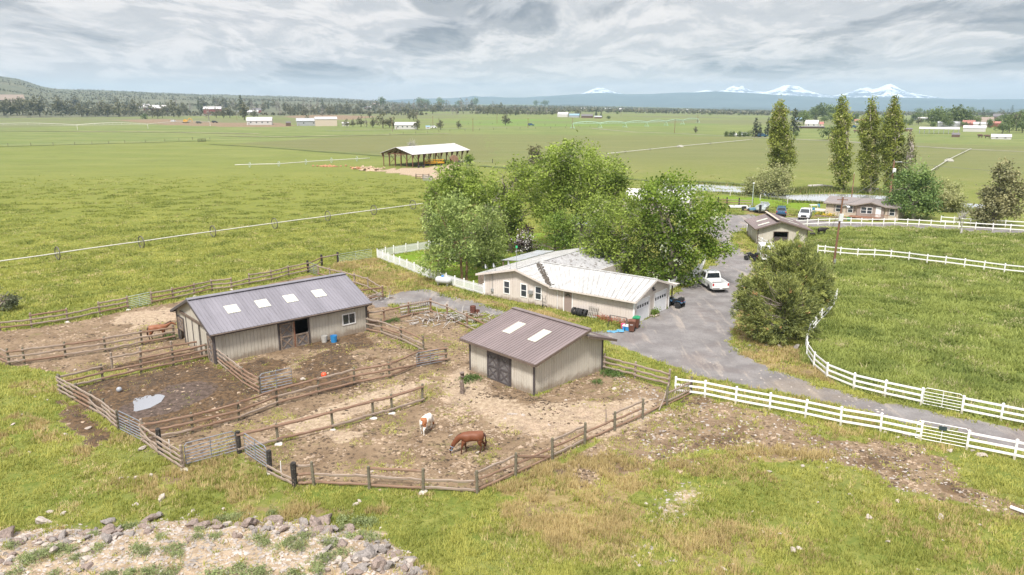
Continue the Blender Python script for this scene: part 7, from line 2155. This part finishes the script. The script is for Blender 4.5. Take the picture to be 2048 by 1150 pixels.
def fartree(kind, seed):
    rg = np.random.default_rng(seed)
    if kind == 'juniper':
        lobes = [((rg.normal() * .05, rg.normal() * .05, .30 + .13 * i), (.26 - .045 * i + rg.normal() * .02,) * 2 + (.15,)) for i in range(5)]; n, sz, mt_ = 5.0, .052, 'far_juniper'
        lobes += [((rg.normal() * .14, rg.normal() * .14, .3 + rg.random() * .3), (.13, .13, .12)) for _ in range(4)]
    elif kind == 'conifer':
        lobes = [((0, 0, .16 + .13 * i), (.20 - .027 * i,) * 2 + (.11,)) for i in range(7)]; n, sz, mt_ = 9.0, .042, 'far_conifer'
    elif kind == 'round':
        lobes = [((rg.normal() * .16, rg.normal() * .16, .50 + rg.normal() * .15), (.22 + rg.random() * .08,) * 2 + (.22,)) for _ in range(11)]; n, sz, mt_ = 3.2, .052, 'far_round'
    elif kind == 'shrub':
        lobes = [((rg.normal() * .3, rg.normal() * .3, .45), (.35, .35, .45)) for _ in range(5)]; n, sz, mt_ = 1.3, .10, 'far_round'
    else:
        lobes = [((rg.normal() * .06, rg.normal() * .06, .35 + .13 * i), (.2 - .03 * i,) * 2 + (.14,)) for i in range(5)]; n, sz, mt_ = 3.0, .045, 'far_grey'
    P = sprays(lobes, n * 9, rg, .36, .6); P = P[P[:, 2] > .05]
    q, t_, od = leafquads(P, 4, .03, sz, 1.7, rg, 0, .2)
    od[:] = 0
    m = MB(); m.tube([(0, 0, -.06), (0, 0, .35), (0, 0, .7)], [.028, .02, .008], 5, cap=False)
    fq = np.arange(len(q)).tolist(); base = len(q)
    for f in m.f: fq += [base + i for i in f]
    V_ = np.concatenate([q, np.array(m.v)]); t_ = np.concatenate([t_, np.full(len(m.v), .5)]); od = np.concatenate([od, np.ones(len(m.v))])
    return rawmesh(kind + '_tree', V_, np.array(fq), 4, M(mt_), {'tone': t_, 'odd': od})


FT = {k: [fartree(k, 100 + i * 7 + j) for j in range(3)] for i, k in enumerate(('juniper', 'conifer', 'round', 'grey', 'shrub'))}
NM = {'juniper': 'juniper_tree', 'conifer': 'conifer_tree', 'round': 'broadleaf_tree', 'grey': 'bare_tree', 'shrub': 'round_shrub'}
LB = {'juniper': 'dusky olive juniper in the tree belts of the far country', 'conifer': 'dark pointed conifer in the tree belts of the far country', 'round': 'rounded green broadleaf tree among the far farms', 'grey': 'grey thin crowned tree in the tree belts of the far country', 'shrub': 'low round green shrub in the hedge row by the field road'}
count = [0]


def plant(kind, px, py, hpx, wide=1., lab=None):
    p, r = surf(px, py); h = hpx * r / F
    o = link(NM[kind], rnd.choice(FT[kind])); o.location = p - Vector((0, 0, .2)); o.scale = (h * wide, h * wide, h); o.rotation_euler.z = rnd.uniform(0, 6.28)
    tag(o, lab or LB[kind], 'shrub' if kind == 'shrub' else 'tree', None if lab else kind + ' trees of the far country')
    count[0] += 1
    return o


for (x, y, h) in ((8, 231, 28), (22, 231, 30), (35, 231, 31), (46, 230, 29), (67, 229, 36), (80, 233, 30), (118, 230, 34), (135, 230, 29), (147, 229, 24), (164, 234, 24), (176, 232, 22), (191, 233, 18), (204, 232, 26), (216, 234, 27), (226, 230, 19), (238, 234, 28), (248, 232, 24), (263, 230, 29), (273, 229, 27), (305, 236, 22), (316, 237, 24), (325, 236, 20), (335, 232, 29), (348, 234, 31), (358, 235, 25), (370, 230, 24)):
    plant('juniper', x, y, h * rnd.uniform(.95, 1.15), 1.05)
plant('shrub', 291, 238, 10, 1.2, 'low juniper shrub left of the bare farmyard dirt')
for (x, y, h, k, w_) in ((418, 241, 26, 'grey', 1.2), (433, 236, 21, 'juniper', 1.1), (447, 236, 20, 'juniper', 1.1), (460, 236, 26, 'juniper', 1.2), (483, 229, 36, 'conifer', 1.0), (489, 240, 36, 'juniper', 1.), (508, 237, 22, 'juniper', 1), (617, 251, 24, 'juniper', 1.0), (404, 228, 20, 'conifer', 1.2), (452, 218, 19, 'conifer', 1.3), (440, 218, 18, 'juniper', 1),
                         (694, 255, 18, 'juniper', 1), (706, 254, 17, 'juniper', 1), (722, 254, 24, 'juniper', 1), (733, 255, 20, 'grey', 1.2), (746, 256, 24, 'juniper', 1), (766, 257, 34, 'juniper', 1.1), (779, 256, 24, 'juniper', .9), (787, 257, 24, 'juniper', 1), (739, 236, 16, 'juniper', 1), (820, 240, 20, 'juniper', 1), (827, 241, 24, 'juniper', .9), (835, 260, 26, 'juniper', 1), (881, 260, 24, 'juniper', .9), (917, 258, 19, 'juniper', .9), (1011, 251, 25, 'juniper', 1.1),
                         (1391, 266, 14, 'juniper', 1.2), (1217, 239, 8, 'round', 1.1), (1202, 236, 12, 'conifer', 1.4), (1192, 232, 14, 'conifer', 1.2), (1155, 230, 14, 'juniper', 1.4), (1235, 229, 7, 'round', 1), (1395, 246, 10, 'grey', 1), (1458, 226, 9, 'conifer', 1.3), (1466, 226, 8, 'conifer', 1.3), (1420, 231, 5, 'round', 1.2), (1478, 231, 5, 'round', 1.2),
                         (1510, 274, 37, 'conifer', 1.3), (1519, 274, 28, 'conifer', 1.1), (1535, 273, 36, 'conifer', 1.2), (1587, 268, 48, 'conifer', 1.2), (1592, 275, 13, 'round', 1), (1607, 249, 26, 'round', .95), (1590, 240, 18, 'round', 1), (1627, 238, 24, 'round', 1.05), (1644, 241, 32, 'round', 1.0), (1662, 240, 30, 'round', 1.0), (1672, 243, 22, 'round', 1), (1776, 246, 26, 'round', .9), (1710, 246, 11, 'conifer', 1), (1657, 280, 32, 'round', 1.1),
                         (1861, 252, 29, 'round', .9), (1876, 252, 33, 'round', .85), (1890, 254, 26, 'round', .9), (1916, 252, 36, 'round', .95), (1928, 252, 34, 'round', .9), (1837, 249, 14, 'juniper', 1.3), (1818, 250, 8, 'shrub', 1.), (1933, 250, 13, 'round', 1), (1945, 243, 12, 'round', 1.3), (1958, 241, 10, 'round', 1.3), (1980, 242, 15, 'conifer', 1.2), (1919, 257, 14, 'grey', 1.2),
                         (2004, 268, 24, 'round', .9), (2018, 266, 30, 'round', .9), (2032, 262, 34, 'juniper', 1), (2044, 266, 26, 'round', 1), (2024, 250, 22, 'round', 1.1), (2040, 246, 20, 'round', 1.2), (2056, 262, 40, 'round', 1)):
    plant(k, x, y, h, w_)
for i, x in enumerate((1450, 1459, 1468, 1477, 1487, 1496)): plant('shrub', x, 273.5, 11 + i % 2, .75)
belts = [(0, 420, 212, 226, 26, 14, 24, 'jjgc'), (430, 560, 212, 226, 22, 14, 22, 'jjcg'), (560, 760, 218, 232, 40, 14, 24, 'jjgc'), (760, 1000, 218, 230, 46, 13, 22, 'jjgg'), (960, 1130, 222, 233, 26, 11, 17, 'jjg'), (1690, 2060, 238, 256, 44, 9, 18, 'rrjc'), (1580, 1700, 236, 246, 12, 10, 18, 'rrc'), (1830, 2060, 226, 236, 24, 8, 14, 'rrjc')]
KK = {'j': 'juniper', 'g': 'grey', 'c': 'conifer', 'r': 'round'}
for (x0, x1, y0, y1, n, h0, h1, ks) in belts:
    for i in range(n): plant(KK[rnd.choice(ks)], x0 + (x1 - x0) * (i + rnd.random()) / n, rnd.uniform(y0, y1), rnd.uniform(h0, h1), rnd.uniform(.95, 1.25))
for (x, h) in ((765, 16), (838, 14), (848, 15), (856, 11), (878, 14), (884, 13), (919, 13), (950, 14), (1072, 9), (1090, 12)): plant('round', x, 213 + rnd.uniform(0, 1.5), h + 4, .9)

# ---- the far woods that read as one mass
rg = np.random.default_rng(5)
pts = []
az = rg.uniform(R(-42), R(-7), 26000); r = 1300 * (4.6 ** rg.random(26000)); x, y = r * np.sin(az), r * np.cos(az)
dn = fbm(x / 300, y / 220, 4, 15)
k = dn > .50 - .06 * ss(1500, 4200, r); x, y, r, az = x[k], y[k], r[k], az[k]
zz_ = np.maximum(T(x, y), hz(az, r, x, y)); pts.append(np.stack([x, y, zz_, rg.uniform(3.5, 7, len(x))], 1)[:7000])
az = rg.uniform(R(-14), R(38), 30000); r = 1750 * (2.9 ** rg.random(30000)); x, y = r * np.sin(az), r * np.cos(az)
dn = fbm(x / 420, y / 260, 4, 25) + .16 * ss(1700, 2700, r) - .05
k = dn > .50; x, y, r = x[k], y[k], r[k]
pts.append(np.stack([x, y, T(x, y), rg.uniform(5, 11, len(x))], 1)[:9000])
az = rg.uniform(R(-14), R(4), 2500); r = rg.uniform(1250, 2200, 2500); x, y = r * np.sin(az), r * np.cos(az)
k = fbm(x / 160, y / 160, 3, 27) > .5; x, y = x[k], y[k]; pts.append(np.stack([x, y, T(x, y), rg.uniform(4, 8, len(x))], 1))
Pp = np.concatenate(pts); n = len(Pp); K = 9
C = np.repeat(Pp[:, :3], K, 0); H_ = np.repeat(Pp[:, 3], K)[:, None]
u = rg.normal(size=(n * K, 3)); u /= np.linalg.norm(u, axis=1)[:, None]
C = C + u * H_ * [.30, .30, .34] * rg.random((n * K, 1)) ** .5 + np.array([0, 0, 1]) * H_ * .45
a = rg.normal(size=(n * K, 3)); a /= np.linalg.norm(a, axis=1)[:, None]; b = np.cross(a, u); b /= np.linalg.norm(b, axis=1)[:, None] + 1e-9
q = np.stack([C - a * H_ * .26, C + b * H_ * .22, C + a * H_ * .26, C - b * H_ * .22], 1).reshape(-1, 3)
me = rawmesh('distant_woods', q, np.arange(len(q)), 4, M('far_juniper'), {'tone': np.repeat(np.repeat(rg.random(n), K) * .7 + rg.random(n * K) * .3, 4), 'odd': np.zeros(len(q))})
tag(link('distant_woods', me), kind='stuff')
# cows far out
for (x, y) in ((1308, 226.5), (1318, 226), (1326, 226.8), (1338, 226.2), (1712, 266), (1720, 266.5), (1960, 276), (1974, 277)):
    p, r = surf(x, y); m = MB(); m.tube([(-1.1, 0, 1.1), (-.5, 0, 1.15), (.6, 0, 1.1), (1.1, 0, 1.25), (1.6, 0, 1.15)], [.35, .55, .5, .3, .18], 8)
    for lx in (-.8, .7):
        for ly in (-.3, .3): m.tube([(lx, ly, 1), (lx, ly, 0)], .12, 5)
    o = tag(m.build('cow', M('brown_wall')), 'tiny dark cow grazing far out in the fields', 'cow', 'cattle far out in the fields'); o.location = p; o.rotation_euler.z = rnd.uniform(0, 6); o.scale = (1.3,) * 3
# ---------------------------------------------------------------- rocks
M('rock_grey', (.235, .21, .195), .95, .4, 5, c2=(.30, .27, .26), bump=.6, bsc=9); M('rock_mauve', (.235, .185, .16), .95, .4, 5, c2=(.28, .215, .20), bump=.6, bsc=9); M('rock_pale', (.40, .35, .31), .95, .25, 4)
RK = {k: [MB().blob((0, 0, 0), (1, .8, .62), s * 3 + i * 17, amp=.55, lv=1).mesh('rock', M(k)) for s in range(5)] for i, k in enumerate(('rock_grey', 'rock_mauve', 'rock_pale'))}
RL = {'rock_grey': 'grey angular rock in the rubble bank along the bottom edge', 'rock_mauve': 'brownish mauve rock in the rubble bank along the bottom edge', 'rock_pale': 'pale rock in the rubble bank along the bottom edge'}


def rock(px, py, s, kind, label=None, group=None):
    x, y, z = GT(px, py)
    o = link('rock', rnd.choice(RK[kind])); o.location = (x, y, z + s * (.18 if group is None or 'sunk' not in group else -.28)); o.scale = (s * rnd.uniform(.8, 1.3), s * rnd.uniform(.8, 1.2), s * rnd.uniform(.6, 1.05)); o.rotation_euler = (rnd.gauss(0, .35), rnd.gauss(0, .35), rnd.uniform(0, 6.28))
    return tag(o, label or RL[kind], 'rock', group or (None if label else kind[5:] + ' rocks of the rubble bank'))


for (px, py, s, k, l) in ((632, 1052, .62, 'rock_mauve', 'long slanting brown boulder, left of the pair on the bank crest'), (650, 1044, .55, 'rock_mauve', 'squarish brown boulder, right of the pair on the bank crest'), (735, 1112, .62, 'rock_grey', 'large grey pointed boulder low on the right end of the bank'), (300, 1042, .55, 'rock_mauve', 'broad flat brown boulder on the bank crest left of its middle'),
                         (318, 1033, .4, 'rock_grey', 'grey brown boulder just above the broad flat one on the crest'), (500, 1052, .58, 'rock_mauve', 'cluster boulder of brown stone in the middle of the crest'), (545, 1048, .5, 'rock_mauve', 'brown boulder right of the middle cluster on the crest'), (8, 1076, .6, 'rock_mauve', 'dark brown boulder at the left edge of the picture'), (222, 1044, .4, 'rock_grey', 'grey boulder standing alone at the crest left of the flat one'), (760, 1130, .5, 'rock_mauve', 'mauve boulder nearest the bottom right end of the bank')):
    rock(px, py, s, k, l)
for i in range(110):
    f = rnd.random() ** .9; px = f * 700 + rnd.gauss(0, 8); crest = float(np.interp(px, [0, 150, 300, 480, 650, 780, 850], [1078, 1062, 1048, 1046, 1046, 1082, 1140]))
    rock(px, crest + abs(rnd.gauss(0, 13)) + 2, rnd.uniform(.12, .32) * (1.3 if rnd.random() < .25 else .9), rnd.choice(('rock_grey', 'rock_grey', 'rock_mauve', 'rock_mauve', 'rock_mauve', 'rock_pale')))
for i in range(70):
    px = rnd.uniform(640, 850); lo = float(np.interp(px, [640, 760, 850], [1056, 1085, 1135])); rock(px, rnd.uniform(lo, 1150), rnd.uniform(.12, .34), rnd.choice(('rock_grey', 'rock_grey', 'rock_mauve', 'rock_pale')))
for i in range(30): rock(rnd.uniform(0, 190), rnd.uniform(1080, 1140), rnd.uniform(.1, .3), rnd.choice(('rock_grey', 'rock_mauve', 'rock_pale')))
GS = 'pale stones lying loose in the grass'
for (px, py, s) in ((322, 1000, .34), (272, 1010, .2), (270, 957, .17), (240, 958, .15), (302, 950, .16), (258, 956, .12), (386, 1022, .16), (102, 1024, .18), (127, 1028, .2), (285, 898, .3), (85, 1045, .45), (378, 1030, .14), (447, 1018, .12), (720, 1003, .15), (905, 978, .12), (712, 1010, .2), (1537, 944, .2), (1738, 1036, .22), (1795, 1004, .16), (1606, 933, .14), (1700, 990, .14), (1527, 1064, .14), (1585, 1100, .2), (1597, 1098, .16), (1777, 1085, .16), (1885, 1082, .14), (1505, 1024, .12), (1965, 912, .32), (1900, 903, .22), (1810, 872, .26), (1770, 867, .2), (1795, 876, .18), (1945, 902, .2), (1635, 1005, .12), (1880, 1037, .2), (1960, 1050, .12), (1560, 1068, .14), (1450, 1140, .15), (1432, 1143, .12), (1466, 1130, .12), (1835, 1140, .12), (70, 795, .15), (45, 830, .14), (95, 800, .12), (25, 850, .16), (130, 870, .2), (178, 857, .26), (150, 740, .15), (60, 905, .14), (88, 858, .12)):
    rock(px, py, s, 'rock_pale', 'pale stone lying loose in the grass', GS)
for (px, py, s) in ((1023, 828, .4), (1096, 850, .6), (1045, 830, .25), (1168, 808, .3), (1230, 778, .3), (745, 943, .2), (900, 870, .2), (953, 905, .22), (1130, 800, .2), (605, 758, .25), (1010, 838, .2), (880, 945, .18), (1290, 835, .25), (1380, 880, .2), (1350, 905, .3), (1440, 830, .2), (1560, 870, .22), (1690, 915, .24), (1610, 890, .2), (1300, 915, .25), (1890, 965, .2)):
    rock(px, py, s, 'rock_pale', 'flat pale stone half sunk in the trampled dirt', 'flat stones half sunk in the dirt')
for (px, py, s) in ((1500, 722, .2), (1560, 724, .3), (1590, 726, .3), (1478, 690, .2), (1530, 722, .22)): rock(px, py - 30, s, 'rock_grey', 'grey edging stone in the needle litter under the pines', 'edging stones under the pines')
for (px, py, L, l) in ((1640, 375, 6, 'bleached driftwood log on the far pond bank'), (1742, 381, 3.5, 'brown log on the bank between two poplars')):
    p = V3(px, py); m = MB(); m.tube([(-L / 2, 0, .3), (0, .3, .4), (L / 2, 0, .3)], [.35, .4, .2], 8); m.tube([(0, .3, .4), (.8, .9, .8)], [.15, .05], 6); o = tag(m.build('log', M('dead_bark')), l, 'log'); o.location = p; o.rotation_euler.z = -.1

# ---------------------------------------------------------------- weeds as single plants
leafmat('weed_leaf', (.16, .21, .085), (.40, .45, .21), None, .4); leafmat('dock_leaf', (.06, .12, .03), (.16, .235, .06))
WD = []
for s in range(4):
    rg = np.random.default_rng(300 + s); P = rg.normal(size=(90, 3)) * [.42, .36, .07]; P[:, 2] = np.abs(P[:, 2]) + .06 + .16 * np.exp(-(P[:, 0] ** 2 + P[:, 1] ** 2) * 3)
    q, t_, od = leafquads(P, 7, .07, .055, 2., rg, 0, .35); WD.append((rawmesh('weed', q, np.arange(len(q)), 4, M('weed_leaf'), {'tone': t_, 'odd': od}), rawmesh('weed', q, np.arange(len(q)), 4, M('dock_leaf'), {'tone': t_, 'odd': od})))


def weed(px, py, s, k=0, label='low grey green weed growing on the bare rubble bank', group='weeds on the rubble bank'):
    x, y, z = GT(px, py); o = link('weed_plant', WD[rnd.randrange(4)][k]); o.location = (x, y, z); o.scale = (s * rnd.uniform(.8, 1.3), s, s * rnd.uniform(.8, 1.2)); o.rotation_euler.z = rnd.uniform(0, 6)
    return tag(o, label, 'weed', group)


for (px, py, s) in ((100, 1105, 1.0), (120, 1098, .9), (140, 1102, .8), (75, 1115, .9), (50, 1125, .9), (185, 1072, .7), (250, 1058, .9), (270, 1055, .8), (195, 1100, .7), (275, 1102, .9), (290, 1108, .7), (345, 1100, .8), (355, 1112, .7), (320, 1075, .6), (395, 1075, .7), (400, 1060, .7), (430, 1075, .7), (520, 1080, .9), (530, 1088, .7), (585, 1085, .9), (600, 1095, .9), (610, 1075, .8), (560, 1095, .8), (500, 1150, 1.2), (520, 1148, 1.), (480, 1140, .9), (430, 1150, 1.0), (300, 1150, 1.1), (340, 1148, 1.), (260, 1152, .9), (220, 1155, .9), (650, 1120, .9), (680, 1110, .8), (665, 1090, .8), (630, 1140, 1.0), (655, 1085, .7), (700, 1080, .8), (725, 1072, .8), (745, 1080, .9), (690, 1060, .8), (590, 1150, .9), (150, 1118, .7), (20, 1095, .8), (455, 1040, 1.0), (470, 1036, .9), (440, 1042, .8), (545, 1030, .8), (690, 1045, 1.1), (720, 1050, 1.1), (740, 1048, 1.), (30, 1150, .9), (110, 1150, .8)):
    weed(px, py, s * .72)
for (px, py, s) in ((935, 762, 1.0), (942, 757, .7), (955, 757, .5), (1226, 748, 1.1), (1235, 752, .8), (1195, 766, .8), (1215, 745, .8), (1258, 745, .6)): weed(px, py, s, 1, 'small fresh green weed by the small shed', 'green weeds by the small shed')
for (px, py, s) in ((338, 677, 1.0), (790, 642, .8), (776, 645, .6)): weed(px, py, s, 1, 'dark green weed at a fence foot near the barn', 'green weeds along the barn fences')

# ---------------------------------------------------------------- grass, clods and stones that nobody could count
def blades(name, mat, N, box, accept, hgt, wid, nb, lean, rad, seed, tone_s=2.2):
    rg = np.random.default_rng(seed); x0, x1, y0, y1 = box
    xs_, ys_ = [], []
    tot = 0
    while tot < N:
        x = rg.uniform(x0, x1, 60000); y = rg.uniform(y0, y1, 60000); d = np.hypot(x, y)
        vis = np.abs(x) < y * .78 + 4
        p = accept(x, y) * np.clip((30 / d) ** 1.7, 0, 1) * vis
        k = rg.random(60000) < p
        xs_.append(x[k]); ys_.append(y[k]); tot += k.sum()
        if len(xs_) > 60: break
    x, y = np.concatenate(xs_)[:N], np.concatenate(ys_)[:N]; n = len(x); z = T(x, y); d = np.hypot(x, y)
    tn = np.clip(fbm(x / tone_s, y / tone_s, 3, seed) * 2 - .5 + rg.normal(size=n) * .2, 0, 1)
    hk = hgt * (.5 + rg.random(n)) * (.6 + .9 * fbm(x / 3, y / 3, 2, seed + 3))
    a = rg.uniform(0, 2 * math.pi, (n, nb)); rr_ = rad * np.sqrt(rg.random((n, nb))) * np.clip(d / 40, 1, 2.2)[:, None]; b = rg.uniform(0, 2 * math.pi, (n, nb))
    cx, cy = x[:, None] + rr_ * np.cos(b), y[:, None] + rr_ * np.sin(b); cz = np.repeat(z[:, None] - .02, nb, 1)
    w_ = wid * (.6 + .8 * rg.random((n, nb))) * np.clip(d / 34, 1, 3)[:, None]; h = hk[:, None] * (.6 + .6 * rg.random((n, nb))); ln = lean * h * (.3 + rg.random((n, nb)))
    dx, dy = np.cos(a), np.sin(a)
    v = np.stack([np.stack([cx - dy * w_, cy + dx * w_, cz], -1), np.stack([cx + dy * w_, cy - dx * w_, cz], -1), np.stack([cx + dx * ln, cy + dy * ln, cz + h], -1)], 2).reshape(-1, 3)
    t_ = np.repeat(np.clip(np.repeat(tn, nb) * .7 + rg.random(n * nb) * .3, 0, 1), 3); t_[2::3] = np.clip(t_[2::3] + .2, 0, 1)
    od = np.repeat((np.repeat(rg.random(n) * .6 + .8 * fbm(x / 2.4, y / 2.4, 3, seed + 5), nb) < .385) * 1., 3)
    me = rawmesh(name, v, np.arange(len(v)), 3, M(mat), {'tone': t_, 'odd': od})
    return tag(link(name, me), kind='stuff')


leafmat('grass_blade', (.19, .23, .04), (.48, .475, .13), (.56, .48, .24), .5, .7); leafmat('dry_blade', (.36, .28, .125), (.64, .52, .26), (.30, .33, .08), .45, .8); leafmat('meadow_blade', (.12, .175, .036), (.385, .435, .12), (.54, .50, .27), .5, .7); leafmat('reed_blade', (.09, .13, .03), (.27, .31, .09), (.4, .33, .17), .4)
clear = lambda x, y: (1 - mask_at('dirt', x, y)) * (1 - mask_at('gravel', x, y)) * (1 - mask_at('sand', x, y))
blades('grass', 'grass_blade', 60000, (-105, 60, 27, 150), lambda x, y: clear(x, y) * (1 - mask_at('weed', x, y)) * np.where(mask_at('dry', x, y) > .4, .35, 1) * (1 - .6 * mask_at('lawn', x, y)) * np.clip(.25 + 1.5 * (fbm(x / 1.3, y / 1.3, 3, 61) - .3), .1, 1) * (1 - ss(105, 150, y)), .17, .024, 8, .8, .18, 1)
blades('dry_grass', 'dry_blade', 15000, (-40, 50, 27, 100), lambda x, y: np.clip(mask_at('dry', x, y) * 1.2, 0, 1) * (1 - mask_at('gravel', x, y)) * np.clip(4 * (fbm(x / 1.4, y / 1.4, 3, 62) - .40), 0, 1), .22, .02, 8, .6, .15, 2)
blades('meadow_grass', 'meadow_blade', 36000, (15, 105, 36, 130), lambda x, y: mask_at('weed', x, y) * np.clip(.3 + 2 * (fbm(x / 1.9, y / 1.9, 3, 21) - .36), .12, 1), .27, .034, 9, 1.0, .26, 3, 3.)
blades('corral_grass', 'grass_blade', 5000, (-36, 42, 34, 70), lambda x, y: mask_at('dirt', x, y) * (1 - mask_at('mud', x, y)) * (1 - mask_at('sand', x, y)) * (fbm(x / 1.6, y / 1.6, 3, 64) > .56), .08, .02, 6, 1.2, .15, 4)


leafmat('pasture_blade', (.10, .135, .025), (.30, .33, .075), (.36, .34, .14), .45, .7)
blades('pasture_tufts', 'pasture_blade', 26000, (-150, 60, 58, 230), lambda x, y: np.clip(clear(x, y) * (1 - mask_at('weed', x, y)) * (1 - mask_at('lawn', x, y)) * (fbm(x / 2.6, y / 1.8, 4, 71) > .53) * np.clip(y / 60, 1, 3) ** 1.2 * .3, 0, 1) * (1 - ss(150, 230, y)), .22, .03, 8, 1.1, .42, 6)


def pebbles(name, mat, N, box, accept, r0, r1, flat, seed):
    rg = np.random.default_rng(seed); x0, x1, y0, y1 = box; X_, Y_ = [], []; tot = 0
    while tot < N and len(X_) < 80:
        x = rg.uniform(x0, x1, 40000); y = rg.uniform(y0, y1, 40000); k = rg.random(40000) < accept(x, y) * np.clip((34 / np.hypot(x, y)) ** 1.2, 0, 1); X_.append(x[k]); Y_.append(y[k]); tot += k.sum()
    x, y = np.concatenate(X_)[:N], np.concatenate(Y_)[:N]; n = len(x); z = T(x, y)
    O_ = np.array([(1, 0, 0), (0, 1, 0), (-1, 0, 0), (0, -1, 0), (0, 0, 1), (.7, .7, .55), (-.7, .7, .5), (-.7, -.7, .6), (.7, -.7, .5)], float)
    Fc = np.array([(0, 5, 4), (5, 1, 4), (1, 6, 4), (6, 2, 4), (2, 7, 4), (7, 3, 4), (3, 8, 4), (8, 0, 4)])
    s = (r0 + (r1 - r0) * rg.random(n) ** 2.5)[:, None, None]; a = rg.uniform(0, 6.28, n)
    v = O_[None] * (1 + rg.normal(size=(n, 9, 1)) * .22) * s * np.stack([.7 + .7 * rg.random(n), .6 + .6 * rg.random(n), flat * (.6 + .8 * rg.random(n))], 1)[:, None, :]
    ca, sa = np.cos(a)[:, None], np.sin(a)[:, None]
    v = np.stack([v[..., 0] * ca - v[..., 1] * sa + x[:, None], v[..., 0] * sa + v[..., 1] * ca + y[:, None], v[..., 2] + z[:, None] - .01], -1)
    f = (Fc[None] + (np.arange(n) * 9)[:, None, None]).reshape(-1)
    return tag(link(name, rawmesh(name, v.reshape(-1, 3), f, 3, M(mat))), kind='stuff')


M('clod', (.085, .058, .037), .98, .5, .9); M('pale_clod', (.33, .25, .18), .98, .3, .9); M('pebble', (.36, .32, .29), .95, .4, .8)
dm = lambda x, y: mask_at('dirt', x, y)
pebbles('dirt_clods', 'clod', 20000, (-60, 42, 34, 80), lambda x, y: dm(x, y) * (.14 + .86 * mask_at('mud', x, y)) * (1 - .75 * mask_at('sand', x, y)) * (1 - mask_at('wet', x, y)) * (1 - mask_at('gravel', x, y)) * np.clip(3 * (fbm(x / 1.5, y / 1.5, 3, 66) - .36), 0.05, 1), .03, .13, .45, 7)
pebbles('pale_clods', 'pale_clod', 12000, (-50, 42, 34, 75), lambda x, y: dm(x, y) * (.3 + mask_at('sand', x, y)) * (1 - mask_at('mud', x, y)) * np.clip(3 * (fbm(x / 1.2, y / 1.2, 3, 67) - .4), 0, 1), .04, .14, .5, 8)
pebbles('loose_pebbles', 'pebble', 9000, (-32, 30, 24, 60), lambda x, y: np.clip(mask_at('sand', x, y) * (y < 40) + .25 * mask_at('dirt', x, y) * (x > 8) + .05 * mask_at('gravel', x, y), 0, 1), .03, .12, .6, 9)
# reeds round the pond
rg = np.random.default_rng(9); NB = []
PB = np.array(POND)
for (ax_, ay, bx_, by_, n, sp) in ((1575, 384, 1668, 380, 2600, 2.2), (1668, 383, 1800, 392, 500, 1.0), (1395, 367, 1500, 373, 400, 1.0), (1440, 386, 1560, 400, 500, .5), (1570, 404, 1650, 407, 350, .4), (1820, 402, 1960, 425, 1500, 2.0)):
    a, b = V3(ax_, ay), V3(bx_, by_); f = rg.random(n)[:, None]; NB.append(np.array(a)[None, :2] * (1 - f) + np.array(b)[None, :2] * f + rg.normal(size=(n, 2)) * sp)
NB = np.concatenate(NB); n = len(NB); z = np.zeros(n); a = rg.uniform(0, 6.28, n); h = rg.uniform(.25, .8, n) * np.where(np.arange(n) < 2600, 1.5, 1); w_ = rg.uniform(.06, .14, n)
v = np.stack([np.stack([NB[:, 0] - np.sin(a) * w_, NB[:, 1] + np.cos(a) * w_, z], -1), np.stack([NB[:, 0] + np.sin(a) * w_, NB[:, 1] - np.cos(a) * w_, z], -1), np.stack([NB[:, 0] + np.cos(a) * .4 * h, NB[:, 1] + np.sin(a) * .4 * h, z + h], -1)], 1).reshape(-1, 3)
tag(link('reeds', rawmesh('reeds', v, np.arange(len(v)), 3, M('reed_blade'), {'tone': np.repeat(rg.random(n), 3), 'odd': np.repeat((rg.random(n) < .12) * 1., 3)})), kind='stuff')
